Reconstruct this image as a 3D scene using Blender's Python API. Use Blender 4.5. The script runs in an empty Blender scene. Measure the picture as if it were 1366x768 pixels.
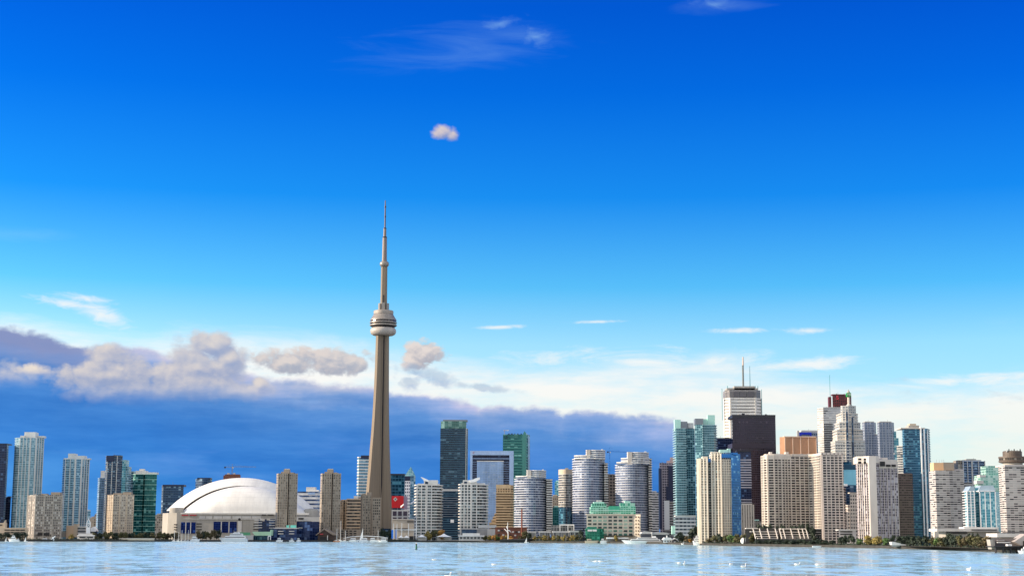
import bpy, bmesh, math, random
from mathutils import Vector, Matrix, noise as mnoise

random.seed(7)
scene = bpy.context.scene
COL = scene.collection
PI = math.pi

# ------------------------------------------------------------------ camera
FPX = 2115.0                     # focal length in pixels of a 1366 px wide frame
CAM_H = 7.0
PITCH = math.radians(8.9)
ROLL = math.radians(0.25)
cam_data = bpy.data.cameras.new('camera')
cam_data.sensor_width = 36.0
cam_data.lens = 36.0 * FPX / 1366.0
cam_data.clip_start = 1.0
cam_data.clip_end = 90000.0
cam = bpy.data.objects.new('camera', cam_data)
COL.objects.link(cam)
CAM_M = Matrix.Translation((0, 0, CAM_H)) @ Matrix.Rotation(PI / 2 + PITCH, 4, 'X') @ Matrix.Rotation(ROLL, 4, 'Z')
cam.matrix_world = CAM_M
scene.camera = cam
scene.render.resolution_x, scene.render.resolution_y = 1024, 575

# ------------------------------------------------------------------ exposure
scene.view_settings.view_transform = 'Standard'
scene.view_settings.look = 'None'
scene.view_settings.gamma = 1.0
scene.view_settings.use_curve_mapping = False
EXPOSURE = 0.6
scene.view_settings.exposure = EXPOSURE

# ------------------------------------------------------------------ sun
SUN_EL, SUN_AZ = math.radians(18.0), math.radians(-93.0)      # azimuth clockwise from +Y
SUN_DIR = Vector((math.sin(SUN_AZ) * math.cos(SUN_EL), math.cos(SUN_AZ) * math.cos(SUN_EL), math.sin(SUN_EL)))
sun_data = bpy.data.lights.new('sun', 'SUN')
sun_data.energy = 4.8
sun_data.angle = math.radians(0.5)
sun_data.color = (1.0, 0.82, 0.62)
sun = bpy.data.objects.new('sun', sun_data)
COL.objects.link(sun)
sun.rotation_euler = (-SUN_DIR).to_track_quat('-Z', 'Y').to_euler()
sun.location = (-600, -200, 400)


# ------------------------------------------------------------------ sight lines: photo pixel -> direction / point
def ray(px, py):
    d = Vector(((px - 683.0) / FPX, -(py - 384.0) / FPX, -1.0))
    return (CAM_M.to_3x3() @ d).normalized()


def at(px, py, Y):
    d = ray(px, py)
    t = Y / d.y
    return Vector((d.x * t, Y, CAM_H + d.z * t))


def on_level(px, py, z=0.0):
    d = ray(px, py)
    t = (z - CAM_H) / d.z
    return Vector((d.x * t, d.y * t, z))


def lin(r, g, b):
    return tuple(((c / 255.0) / 12.92 if c / 255.0 <= 0.04045 else ((c / 255.0 + 0.055) / 1.055) ** 2.4) for c in (r, g, b))


# ------------------------------------------------------------------ node helper
class NT:
    def __init__(s, tree):
        s.t = tree

    def new(s, ty, **kw):
        n = s.t.nodes.new(ty)
        for k, v in kw.items():
            setattr(n, k, v)
        return n

    def put(s, sock, v):
        if v is None:
            return
        if hasattr(v, 'is_output'):
            s.t.links.new(v, sock)
        else:
            if sock.type == 'RGBA' and len(v) == 3:
                v = (*v, 1.0)
            sock.default_value = v

    def m(s, op, a=0.0, b=0.0, c=None):
        n = s.new('ShaderNodeMath', operation=op)
        s.put(n.inputs[0], a)
        s.put(n.inputs[1], b)
        if c is not None:
            s.put(n.inputs[2], c)
        return n.outputs[0]

    def vm(s, op, a, b=None, out=0):
        n = s.new('ShaderNodeVectorMath', operation=op)
        s.put(n.inputs[0], a)
        if b is not None:
            s.put(n.inputs[1], b)
        return n.outputs[out]

    def sm(s, x, a, b, lo=0.0, hi=1.0, kind='SMOOTHSTEP'):
        n = s.new('ShaderNodeMapRange', interpolation_type=kind)
        s.put(n.inputs['Value'], x)
        n.inputs['From Min'].default_value = a
        n.inputs['From Max'].default_value = b
        n.inputs['To Min'].default_value = lo
        n.inputs['To Max'].default_value = hi
        return n.outputs[0]

    def mix(s, f, a, b, blend='MIX'):
        n = s.new('ShaderNodeMix', data_type='RGBA', blend_type=blend)
        s.put(n.inputs[0], f)
        s.put(n.inputs[6], a)
        s.put(n.inputs[7], b)
        return n.outputs[2]

    def xyz(s, x=0.0, y=0.0, z=0.0):
        n = s.new('ShaderNodeCombineXYZ')
        for i, v in enumerate((x, y, z)):
            s.put(n.inputs[i], v)
        return n.outputs[0]

    def sep(s, v):
        n = s.new('ShaderNodeSeparateXYZ')
        s.put(n.inputs[0], v)
        return n.outputs

    def noise(s, v, scale=1.0, detail=4.0, rough=0.5, out=0, dist=0.0):
        n = s.new('ShaderNodeTexNoise')
        s.put(n.inputs['Vector'], v)
        n.inputs['Scale'].default_value = scale
        n.inputs['Detail'].default_value = detail
        n.inputs['Roughness'].default_value = rough
        n.inputs['Distortion'].default_value = dist
        return n.outputs[out]

    def ramp(s, x, stops, interp='LINEAR'):
        n = s.new('ShaderNodeValToRGB')
        r = n.color_ramp
        r.interpolation = interp
        while len(r.elements) < len(stops):
            r.elements.new(0.5)
        for e, (p, c) in zip(r.elements, stops):
            e.position = p
            e.color = (*c, 1.0) if len(c) == 3 else c
        s.put(n.inputs[0], x)
        return n.outputs[0]

    def curve(s, x, pts):
        """piecewise curve through (x, y) points, any units"""
        x0, x1 = pts[0][0], pts[-1][0]
        ys = [p[1] for p in pts]
        y0, y1 = min(ys) - 1.0, max(ys) + 1.0
        n = s.new('ShaderNodeFloatCurve')
        cv = n.mapping.curves[0]
        P = [((a - x0) / (x1 - x0), (b - y0) / (y1 - y0)) for a, b in pts]
        while len(cv.points) < len(P):
            cv.points.new(0.5, 0.5)
        for cp, (a, b) in zip(cv.points, P):
            cp.location = (a, b)
            cp.handle_type = 'AUTO_CLAMPED'
        n.mapping.update()
        s.put(n.inputs['Value'], s.sm(x, x0, x1, kind='LINEAR'))
        return s.m('MULTIPLY_ADD', n.outputs[0], y1 - y0, y0)


# ------------------------------------------------------------------ world: Nishita daylight with clouds in it
def sky_pt(px, py):
    """direction of a photographed cloud feature as (azimuth, elevation) in thousandths-of-focal units"""
    d = ray(px, py)
    return math.atan2(d.x, d.y) * FPX, math.asin(d.z) * FPX


SKY_STRENGTH = 0.15
GAIN = 1.0 / (SKY_STRENGTH * 2 ** EXPOSURE)        # cloud radiance that shows as a given tone


def cl(r, g, b, k=1.0):
    return tuple(v * GAIN * k for v in lin(r, g, b))


world = bpy.data.worlds.new('World')
scene.world = world
world.use_nodes = True
W = NT(world.node_tree)
sky = W.new('ShaderNodeTexSky', sky_type='NISHITA')
sky.sun_disc = False
sky.sun_elevation = SUN_EL
sky.sun_rotation = SUN_AZ
sky.air_density, sky.dust_density, sky.ozone_density = 1.0, 0.6, 2.5
tc = W.new('ShaderNodeTexCoord')
D = W.vm('NORMALIZE', tc.outputs['Generated'])
dx, dy, dz = W.sep(D)
AZ = W.m('MULTIPLY', W.m('ARCTAN2', dx, dy), FPX)
EL = W.m('MULTIPLY', W.m('ARCSINE', dz), FPX)
P = W.xyz(AZ, EL, 0.0)
elr = W.sm(EL, 0.0, 1400.0, kind='LINEAR')
# the photograph's deep blue: a grade of the sky texture by elevation
grade = W.ramp(elr, [(0.0, (0.95, 1.02, 1.15)), (0.11, (0.90, 1.00, 1.10)), (0.18, (0.72, 0.97, 1.06)), (0.235, (0.24, 0.76, 1.03)),
                     (0.32, (0.03, 0.47, 1.02)), (0.42, (0.004, 0.31, 0.98)), (0.50, (0.002, 0.235, 0.92)), (0.75, (0.15, 0.40, 0.85)), (1.0, (0.4, 0.6, 0.9))])
base = W.mix(1.0, sky.outputs[0], grade, 'MULTIPLY')
side = W.sm(AZ, -700.0, 760.0, 1.06, 0.86, 'LINEAR')
base = W.mix(1.0, base, W.xyz(W.m('MULTIPLY', side, side), side, W.m('SQRT', side)), 'MULTIPLY')
ahead = W.sm(dy, 0.25, 0.6)                         # the photographed half of the sky


def fbm(scale_x, scale_y, seed, detail=5.0, rough=0.55, p=None, dist=0.0):
    v = W.vm('MULTIPLY', p if p is not None else P, (1.0 / scale_x, 1.0 / scale_y, 1.0))
    v = W.vm('ADD', v, (seed * 7.31, seed * 3.17, seed * 1.7))
    return W.m('SUBTRACT', W.noise(v, 1.0, detail, rough, dist=dist), 0.5)


def blob(px, py, rx, ry, p=None, tilt=0.0):
    a, e = sky_pt(px, py)
    v = W.vm('SUBTRACT', p if p is not None else P, (a, e, 0.0))
    if tilt:
        x, y, _ = W.sep(v)
        v = W.xyz(x, W.m('MULTIPLY_ADD', x, tilt, y), 0.0)
    v = W.vm('MULTIPLY', v, (1.0 / rx, 1.0 / ry, 1.0))
    return W.m('SUBTRACT', 1.0, W.vm('LENGTH', v, out=1))


def blobs(lst, p=None, k=0.25):
    f = None
    for b in lst:
        g = blob(*b[:4], p=p, tilt=b[4] if len(b) > 4 else 0.0)
        if f is None:
            f = g
        else:
            n = W.m('SMOOTH_MAX', f, g, k)
            f = n
    return f


def edge(pts):
    return W.curve(AZ, [sky_pt(*q) for q in pts])


# thin high wisps
streak = fbm(150, 24, 1.0, 7, 0.62, dist=0.6)
hz = W.m('MULTIPLY_ADD', streak, 2.2, blobs([(125, 412, 66, 17, 0.28), (128, 398, 45, 9, 0.1), (700, 50, 100, 26, 0.10), (620, 66, 170, 40, -0.05), (955, 6, 90, 13),
                                             (668, 436, 64, 6, -0.05), (800, 429, 64, 5, -0.02), (1078, 441, 50, 6), (985, 441, 60, 5), (25, 312, 90, 12),
                                             (1340, 432, 40, 12)], k=0.1))
wisp = W.m('MULTIPLY', W.sm(hz, 0.0, 1.5), 0.15)
fine = fbm(34, 14, 21.0, 6, 0.6, dist=0.8)
hb = W.m('MULTIPLY_ADD', fine, 2.0, blobs([(714, 50, 34, 20, 0.3), (668, 32, 40, 11, -0.2), (955, 6, 48, 11)], k=0.1))
wisp = W.m('MAXIMUM', wisp, W.m('MULTIPLY', W.sm(hb, 0.0, 2.3), 0.6))
col = W.mix(W.m('MULTIPLY', wisp, ahead), base, cl(170, 222, 252))
hl = W.m('MULTIPLY_ADD', fine, 1.7, blobs([(136, 419, 52, 18, 0.28), (112, 398, 52, 7, 0.1), (90, 405, 60, 9, 0.1), (1078, 441, 44, 6), (985, 441, 60, 5), (668, 436, 40, 4, -0.05), (800, 429, 44, 3.5, -0.02)], k=0.1))
col = W.mix(W.m('MULTIPLY', W.m('MULTIPLY', W.sm(hl, 0.05, 1.2), 0.8), ahead), col, cl(252, 250, 246))

# pale veil above the skyline
vs = fbm(200, 40, 2.0, 8, 0.64, dist=0.4)
E1 = edge([(-300, 400), (0, 425), (160, 452), (300, 440), (420, 448), (520, 470), (600, 482), (700, 488), (760, 480), (900, 476), (1000, 484), (1080, 500), (1200, 508), (1366, 500), (1700, 500)])
veil_d = W.m('SUBTRACT', W.m('MULTIPLY_ADD', vs, 70.0, E1), EL)
veil = W.sm(veil_d, -14.0, 34.0)
vn = fbm(120, 26, 3.0, 5, 0.6)
veil = W.m('MULTIPLY', veil, W.sm(vn, -0.24, 0.12, 0.45, 1.0))
ragged = fbm(120, 30, 22.0, 8, 0.66, dist=0.5)
long_streak = W.sm(W.m('MULTIPLY_ADD', ragged, 3.4, blobs([(1070, 486, 110, 11, -0.03), (860, 482, 190, 17, 0.03), (1270, 508, 150, 14, -0.03)], k=0.3)), -0.1, 1.1)
veil = W.m('MAXIMUM', veil, W.m('MULTIPLY', long_streak, 0.85))
creamy = W.mix(W.sm(EL, 225.0, 90.0), cl(253, 251, 247), cl(240, 247, 240))
col = W.mix(W.m('MULTIPLY', W.m('MULTIPLY', veil, 0.96), ahead), col, creamy)
# pale grey flecks inside the veil, to the right of the mast tower
fl = fbm(70, 24, 4.0, 6, 0.62)
fleck = W.m('MULTIPLY', W.sm(fl, 0.03, 0.26), W.sm(blobs([(1180, 532, 190, 42, 0.02), (620, 505, 120, 16), (1330, 520, 120, 30)], k=0.2), 0.0, 0.5))
col = W.mix(W.m('MULTIPLY', fleck, 0.55), col, cl(196, 208, 220))


def billow(scale, seed, p=None, octaves=3):
    """heaped rounded lumps: cells with domed tops, each octave half the size, bent by a little turbulence"""
    q = W.vm('MULTIPLY', p if p is not None else P, (1.0 / scale, 1.25 / scale, 0.0))
    q = W.vm('ADD', q, (seed * 5.3, seed * 2.9, 0.0))
    wv = W.noise(q, 1.6, 4, 0.6, out=1)
    q = W.vm('ADD', q, W.vm('MULTIPLY', W.vm('SUBTRACT', wv, (0.5, 0.5, 0.5)), (0.55, 0.55, 0.0)))
    tot, amp_, f = None, 0.5, 1.0
    for o_ in range(octaves):
        n = W.new('ShaderNodeTexVoronoi', voronoi_dimensions='2D', feature='F1')
        W.put(n.inputs['Vector'], q)
        n.inputs['Scale'].default_value = f
        d = n.outputs['Distance']
        lumpy = W.m('MULTIPLY', W.m('SUBTRACT', 0.55, W.m('MULTIPLY', d, d)), amp_)
        tot = lumpy if tot is None else W.m('ADD', tot, lumpy)
        amp_ *= 0.52
        f *= 2.15
    return W.m('SUBTRACT', tot, 0.25)


def puff(col, lst, scale, seed, lit, shade, amp=0.9, soft=0.22, opacity=1.0, light=(-5.0, 8.0), detail=6, gain=2.4, fade=None):
    """heaped cloud: a lumpy field, lit from the side the sun is on; fade = picture rows where the underside thins out"""
    def parts(p):
        return W.m('ADD', W.m('MULTIPLY', blobs(lst, p), 0.6), W.m('MULTIPLY_ADD', fbm(scale * 0.6, scale * 0.4, seed, detail, 0.6, p), amp * 0.55, W.m('MULTIPLY', billow(scale, seed, p), amp)))
    f0 = parts(P)
    f1 = parts(W.vm('ADD', P, (light[0], light[1], 0.0)))
    k = W.m('MULTIPLY_ADD', W.m('SUBTRACT', f0, f1), gain, 0.40)
    c = W.mix(W.sm(k, 0.0, 1.0), shade, lit)
    mask = W.m('MULTIPLY', W.sm(f0, 0.0, soft), opacity)
    if fade:
        e0, e1 = sky_pt(683, fade[0])[1], sky_pt(683, fade[1])[1]
        mask = W.m('MULTIPLY', mask, W.sm(W.m('MULTIPLY_ADD', fbm(60, 26, seed + 40, 5), 30.0, EL), e1, e0))
    return W.mix(W.m('MULTIPLY', mask, ahead), col, c), f0


# cloudlets behind the tower and the lone one above it
col, _ = puff(col, [(386, 482, 50, 19), (455, 483, 60, 18), (414, 474, 46, 13)], 34, 5.0, cl(222, 208, 202), cl(156, 162, 182), amp=0.9, soft=0.30, opacity=0.85, gain=1.5)
col, _ = puff(col, [(563, 472, 34, 19), (552, 482, 22, 14)], 22, 6.0, cl(236, 218, 208), cl(176, 170, 180), amp=0.8, soft=0.32, opacity=0.88, gain=1.5)
col, _ = puff(col, [(572, 501, 46, 13, 0.25), (545, 508, 26, 13), (640, 516, 50, 6, 0.1)], 30, 7.0, cl(160, 184, 212), cl(108, 152, 206), amp=1.0, soft=0.5, opacity=0.55)
col, _ = puff(col, [(591, 177, 17, 12), (601, 181, 13, 9)], 24, 8.3, cl(222, 208, 206), cl(140, 156, 204), amp=0.55, soft=0.4, light=(-3.0, 5.0), gain=1.3)

# the dark blue bank
lump = W.m('MULTIPLY_ADD', fbm(90, 50, 9.0, 4, 0.55), 0.5, billow(58, 9.0))
small = fbm(18, 12, 10.0, 5, 0.6)
E2 = edge([(-400, 415), (-60, 425), (0, 434), (60, 446), (120, 459), (200, 463), (222, 475), (300, 492), (345, 500), (400, 506), (450, 510), (520, 518), (580, 524), (640, 538), (700, 543),
           (760, 546), (820, 552), (880, 556), (908, 560), (930, 590), (960, 680), (1000, 712), (1366, 730), (1800, 730)])
bank_d = W.m('SUBTRACT', W.m('MULTIPLY_ADD', small, 12.0, W.m('MULTIPLY_ADD', lump, 19.0, E2)), EL)
bank = W.m('MULTIPLY', W.sm(bank_d, -2.0, 9.0), W.sm(AZ, 240.0, 290.0, 1.0, 0.0))
bn = fbm(240, 42, 11.0, 5, 0.55)
depth = W.m('MULTIPLY_ADD', bn, 60.0, bank_d)
bank_c = W.ramp(W.sm(depth, 0.0, 200.0, kind='LINEAR'), [(0.0, cl(190, 196, 222)), (0.09, cl(140, 170, 222)), (0.2, cl(92, 146, 214)), (0.36, cl(66, 130, 208)), (0.62, cl(56, 128, 212)), (1.0, cl(72, 148, 224))])
tone = W.sm(fbm(170, 30, 33.0, 6, 0.62), -0.2, 0.2, 0.82, 1.2, 'LINEAR')
bank_c = W.mix(1.0, bank_c, W.xyz(W.m('MULTIPLY', tone, tone), tone, W.m('SQRT', tone)), 'MULTIPLY')
mauve = W.m('MULTIPLY', W.sm(AZ, -470.0, -590.0), W.sm(depth, 60.0, 5.0))
bank_c = W.mix(W.m('MULTIPLY', mauve, 0.85), bank_c, cl(128, 142, 190))
pale = W.m('MULTIPLY', W.sm(bn, 0.06, 0.3), W.sm(depth, 20.0, 70.0))
bank_c = W.mix(W.m('MULTIPLY', pale, 0.5), bank_c, cl(110, 160, 232))
col = W.mix(W.m('MULTIPLY', bank, ahead), col, bank_c)

# heaped pale cumulus in front of the bank, at the left
col, _ = puff(col, [(-20, 508, 74, 28), (12, 505, 40, 24)], 46, 12.0, cl(222, 216, 214), cl(146, 166, 208), amp=0.75, soft=0.4, opacity=0.8, gain=1.3, fade=(505, 535))
col, _ = puff(col, [(46, 497, 28, 13)], 24, 15.0, cl(246, 232, 214), cl(190, 190, 206), amp=0.5, soft=0.35, opacity=0.9, gain=1.3, fade=(500, 516))
col, cf = puff(col, [(150, 500, 74, 36), (136, 484, 36, 24), (205, 498, 84, 32), (262, 486, 66, 38), (284, 463, 40, 22), (304, 478, 30, 22), (250, 512, 90, 32), (318, 522, 50, 15), (346, 514, 15, 13), (170, 520, 92, 28)],
               54, 13.0, cl(226, 217, 211), cl(148, 164, 200), amp=0.8, soft=0.3, opacity=0.95, gain=1.25, fade=(508, 556))
col, _ = puff(col, [(412, 536, 26, 6)], 22, 14.0, cl(140, 178, 232), cl(80, 145, 222), soft=0.7, opacity=0.4)

# fill light: added white cloud in the unseen sky behind camera and overhead
south_fill = W.m('MULTIPLY', W.sm(dy, 0.45, 0.05), W.sm(EL, -10.0, 60.0))
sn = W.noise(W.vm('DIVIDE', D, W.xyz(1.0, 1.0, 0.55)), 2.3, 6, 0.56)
sc = W.m('MULTIPLY', W.sm(sn, 0.36, 0.56), south_fill)
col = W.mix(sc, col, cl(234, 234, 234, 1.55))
# below the horizon: water colour
col = W.mix(W.sm(EL, 0.0, -20.0), col, cl(110, 160, 190))
bg = world.node_tree.nodes['Background']
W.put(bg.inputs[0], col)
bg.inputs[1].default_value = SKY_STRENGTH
world.cycles.sampling_method = 'MANUAL'
world.cycles.sample_map_resolution = 512

# ------------------------------------------------------------------ materials
def new_mat(name):
    m = bpy.data.materials.new(name)
    m.use_nodes = True
    N = NT(m.node_tree)
    return m, N, m.node_tree.nodes['Principled BSDF']


MATS = {}


def plain(name, c, rough=0.7, metal=0.0, var=0.12, scale=0.15):
    """painted / cast surface with weathering"""
    if name in MATS:
        return MATS[name]
    m, N, b = new_mat(name)
    g = N.new('ShaderNodeNewGeometry')
    v = N.vm('MULTIPLY', g.outputs['Position'], (1.0, 1.0, 0.35))
    n = N.noise(v, scale, 4, 0.6)
    k = N.sm(n, 0.3, 0.7, 1.0 - var, 1.0 + var, 'LINEAR')
    N.put(b.inputs['Base Color'], N.mix(1.0, c, N.xyz(k, k, k), 'MULTIPLY'))
    b.inputs['Roughness'].default_value = rough
    b.inputs['Metallic'].default_value = metal
    MATS[name] = m
    return m


def facade(name, glass, blind, frame, fv=0.35, fu=0.14, refl=0.55, rough=0.16, blinds=0.35, tilt=0.03, frame_rough=0.7):
    """wall of windows: UV counts bays (u) and floors (v); each pane has its own tint, blind and slight tilt"""
    if name in MATS:
        return MATS[name]
    m, N, b = new_mat(name)
    uv = N.new('ShaderNodeUVMap').outputs[0]
    info = N.new('ShaderNodeObjectInfo').outputs['Random']
    cell = N.vm('FLOOR', uv)
    fr = N.sep(N.vm('FRACTION', uv))
    wn = N.new('ShaderNodeTexWhiteNoise', noise_dimensions='3D')
    cx, cy, _ = N.sep(cell)
    N.put(wn.inputs['Vector'], N.xyz(cx, cy, N.m('MULTIPLY', info, 91.0)))
    r, rc = wn.outputs['Value'], wn.outputs['Color']
    floor_n = N.new('ShaderNodeTexWhiteNoise', noise_dimensions='2D')
    N.put(floor_n.inputs['Vector'], N.xyz(cy, info, 0.0))
    k = N.m('MULTIPLY_ADD', floor_n.outputs['Value'], 0.25, r)
    isb = N.sm(k, 1.12 - blinds, 1.2 - blinds * 0.6)
    gl = N.mix(N.m('MULTIPLY', isb, 0.8), glass, blind)
    g = N.new('ShaderNodeNewGeometry')
    big = N.noise(N.vm('MULTIPLY', g.outputs['Position'], (1.0, 1.0, 0.4)), 0.035, 3, 0.55)
    refl_tone = N.sm(big, 0.3, 0.7, 0.5, 1.45, 'LINEAR')  # broad bright and dull reflection patches put into the glass colour
    gl = N.mix(1.0, gl, N.xyz(refl_tone, refl_tone, refl_tone), 'MULTIPLY')
    win = N.m('MULTIPLY', N.m('GREATER_THAN', fr[1], fv), N.m('GREATER_THAN', N.m('ABSOLUTE', N.m('SUBTRACT', fr[0], 0.5)), -1.0))
    if fu > 0:
        win = N.m('MULTIPLY', win, N.m('LESS_THAN', N.m('ABSOLUTE', N.m('SUBTRACT', fr[0], 0.5)), 0.5 - fu * 0.5))
    st = N.noise(N.vm('MULTIPLY', g.outputs['Position'], (1.0, 1.0, 0.25)), 0.12, 4, 0.6)
    s2 = N.sm(st, 0.3, 0.7, 0.86, 1.1, 'LINEAR')
    fcol = N.mix(1.0, frame, N.xyz(s2, s2, s2), 'MULTIPLY')
    N.put(b.inputs['Base Color'], N.mix(win, fcol, gl))
    N.put(b.inputs['Metallic'], N.m('MULTIPLY', N.m('MULTIPLY', win, refl), N.m('MULTIPLY_ADD', isb, -0.6, 1.0)))
    N.put(b.inputs['Roughness'], N.m('MULTIPLY_ADD', win, rough - frame_rough, frame_rough))
    tl = N.vm('SUBTRACT', rc, (0.5, 0.5, 0.5))
    nrm = N.vm('NORMALIZE', N.vm('ADD', g.outputs['Normal'], N.vm('MULTIPLY', tl, (tilt, tilt, tilt * 1.6))))
    N.put(b.inputs['Normal'], nrm)
    MATS[name] = m
    return m


# ------------------------------------------------------------------ object helpers
def mesh_obj(name, bm, mat, parent=None, loc=(0, 0, 0), smooth=False):
    me = bpy.data.meshes.new(name)
    bm.normal_update()
    if smooth:
        for f in bm.faces:
            f.smooth = True
    bm.to_mesh(me)
    bm.free()
    if mat:
        me.materials.append(mat)
    o = bpy.data.objects.new(name, me)
    COL.objects.link(o)
    o.location = loc
    if parent:
        o.parent = parent
    return o


def tag(o, label=None, cat=None, group=None, kind=None):
    if label:
        o['label'] = label
    if cat:
        o['category'] = cat
    if group:
        o['group'] = group
    if kind:
        o['kind'] = kind
    return o


def thing(name, label, cat, loc, group=None, rz=0.0):
    e = bpy.data.objects.new(name, None)
    e.empty_display_size = 2.0
    COL.objects.link(e)
    e.location = loc
    e.rotation_euler = (0, 0, rz)
    return tag(e, label, cat, group)


def dup(o, parent=None):
    c = o.copy()
    COL.objects.link(c)
    if parent:
        c.parent = parent
    for ch in [x for x in COL.objects if x.parent == o]:
        dup(ch, c)
    return c


def add_prism(bm, pts, z0, z1, bay=3.0, fh=3.5, vz=0.0, top_pts=None):
    """vertical prism over a plan polygon (counter-clockwise); UV = bays along the perimeter, floors up"""
    uvl = bm.loops.layers.uv.verify()
    tp = top_pts or pts
    n = len(pts)
    lo = [bm.verts.new((p[0], p[1], z0)) for p in pts]
    hi = [bm.verts.new((p[0], p[1], z1)) for p in tp]
    u = 0.0
    for i in range(n):
        j = (i + 1) % n
        ln = math.hypot(pts[j][0] - pts[i][0], pts[j][1] - pts[i][1])
        nb = max(1, round(ln / bay)) if ln > bay * 0.6 else ln / bay
        f = bm.faces.new((lo[i], lo[j], hi[j], hi[i]))
        for lp, (a, b) in zip(f.loops, ((u, z0), (u + nb, z0), (u + nb, z1), (u, z1))):
            lp[uvl].uv = (a + 0.001, (b - vz) / fh)
        u += math.ceil(nb)
    f = bm.faces.new(hi)
    for lp in f.loops:
        lp[uvl].uv = (0.001, 0.01)
    f = bm.faces.new(list(reversed(lo)))
    for lp in f.loops:
        lp[uvl].uv = (0.001, 0.01)


def add_box(bm, x0, x1, y0, y1, z0, z1, bay=3.0, fh=3.5):
    add_prism(bm, [(x0, y0), (x1, y0), (x1, y1), (x0, y1)], z0, z1, bay, fh)


def add_bar(bm, a, b, w, d=None):
    """square bar between two points"""
    a, b = Vector(a), Vector(b)
    d = d or w
    ax = (b - a)
    L = ax.length
    if L < 1e-6:
        return
    ax.normalize()
    up = Vector((0, 0, 1)) if abs(ax.z) < 0.9 else Vector((0, 1, 0))
    s = ax.cross(up).normalized()
    t = s.cross(ax).normalized()
    vs = []
    for p in (a, b):
        for i, j in ((-1, -1), (1, -1), (1, 1), (-1, 1)):
            vs.append(bm.verts.new(p + s * (w * i / 2) + t * (d * j / 2)))
    for i in range(4):
        j = (i + 1) % 4
        bm.faces.new((vs[i], vs[j], vs[4 + j], vs[4 + i]))
    bm.faces.new(vs[3::-1])
    bm.faces.new(vs[4:])


def add_lathe(bm, prof, seg=24, cx=0.0, cy=0.0, sx=1.0, sy=1.0):
    """revolve (radius, z) pairs about the vertical; UV wraps seg bays"""
    uvl = bm.loops.layers.uv.verify()
    rings = []
    for r, z in prof:
        if r < 1e-4:
            rings.append([bm.verts.new((cx, cy, z))])
        else:
            rings.append([bm.verts.new((cx + r * sx * math.cos(2 * PI * k / seg), cy + r * sy * math.sin(2 * PI * k / seg), z)) for k in range(seg)])
    for i in range(len(rings) - 1):
        A, B = rings[i], rings[i + 1]
        for k in range(seg):
            j = (k + 1) % seg
            if len(A) == 1 and len(B) == 1:
                continue
            if len(A) == 1:
                f = bm.faces.new((A[0], B[j], B[k]))
                q = ((k, i), (k + 1, i + 1), (k, i + 1))
            elif len(B) == 1:
                f = bm.faces.new((A[k], A[j], B[0]))
                q = ((k, i), (k + 1, i), (k, i + 1))
            else:
                f = bm.faces.new((A[k], A[j], B[j], B[k]))
                q = ((k, i), (k + 1, i), (k + 1, i + 1), (k, i + 1))
            for lp, c in zip(f.loops, q):
                lp[uvl].uv = c
    if len(rings[0]) > 1:
        bm.faces.new(list(reversed(rings[0])))
    if len(rings[-1]) > 1:
        bm.faces.new(rings[-1])


def add_tube(bm, path, seg=8):
    """continuous tube through (point, radius) pairs"""
    rings = []
    n = len(path)
    prev = None
    for i, (p, r) in enumerate(path):
        p = Vector(p)
        a = Vector(path[max(0, i - 1)][0])
        b = Vector(path[min(n - 1, i + 1)][0])
        ax = (b - a).normalized()
        s = prev if prev else (ax.cross(Vector((0, 1, 0))) if abs(ax.y) < 0.9 else ax.cross(Vector((0, 0, 1))))
        s = (s - ax * s.dot(ax)).normalized()
        prev = s
        t = ax.cross(s).normalized()
        rr = r if isinstance(r, tuple) else (r, r)
        rings.append([bm.verts.new(p + s * (rr[0] * math.cos(2 * PI * k / seg)) + t * (rr[1] * math.sin(2 * PI * k / seg))) for k in range(seg)])
    for i in range(n - 1):
        for k in range(seg):
            j = (k + 1) % seg
            bm.faces.new((rings[i][k], rings[i][j], rings[i + 1][j], rings[i + 1][k]))
    bm.faces.new(list(reversed(rings[0])))
    bm.faces.new(rings[-1])


def offset_poly(pts, d):
    n = len(pts)
    out = []
    for i in range(n):
        p0, p1, p2 = Vector(pts[i - 1]).to_2d(), Vector(pts[i]).to_2d(), Vector(pts[(i + 1) % n]).to_2d()
        e1, e2 = (p1 - p0), (p2 - p1)
        if e1.length < 1e-6 or e2.length < 1e-6:
            out.append((p1.x, p1.y))
            continue
        e1.normalize()
        e2.normalize()
        n1, n2 = Vector((e1.y, -e1.x)), Vector((e2.y, -e2.x))
        bis = n1 + n2
        if bis.length < 1e-4:
            out.append((p1.x + n1.x * d, p1.y + n1.y * d))
            continue
        bis.normalize()
        k = d / max(0.4, bis.dot(n1))
        out.append((p1.x + bis.x * k, p1.y + bis.y * k))
    return out


# ------------------------------------------------------------------ shore line
SHORE_PX = [(-260, 721.0), (0, 721.6), (150, 721.8), (300, 721.9), (450, 722.1), (600, 722.6), (700, 723.2), (800, 724.0), (880, 725.0), (950, 727.0), (1050, 728.8), (1150, 730.2),
            (1250, 732.6), (1320, 735.4), (1366, 737.2), (1480, 741.0)]
SHORE = [on_level(px, py, 0.0) for px, py in SHORE_PX]
LAND_Z = 1.7


def shore_Y(px):
    a = (px - 683.0) / FPX
    best = None
    for p, q in zip(SHORE, SHORE[1:]):
        u, v = p.x / p.y, q.x / q.y
        if u <= a <= v or best is None:
            t = max(0.0, min(1.0, (a - u) / (v - u)))
            best = p.y + (q.y - p.y) * t
    return best


# ------------------------------------------------------------------ building builder
ROOFU = [plain('roof_unit_grey', lin(150, 150, 150), 0.6), plain('roof_unit_dark', lin(84, 86, 92), 0.6)]


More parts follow.
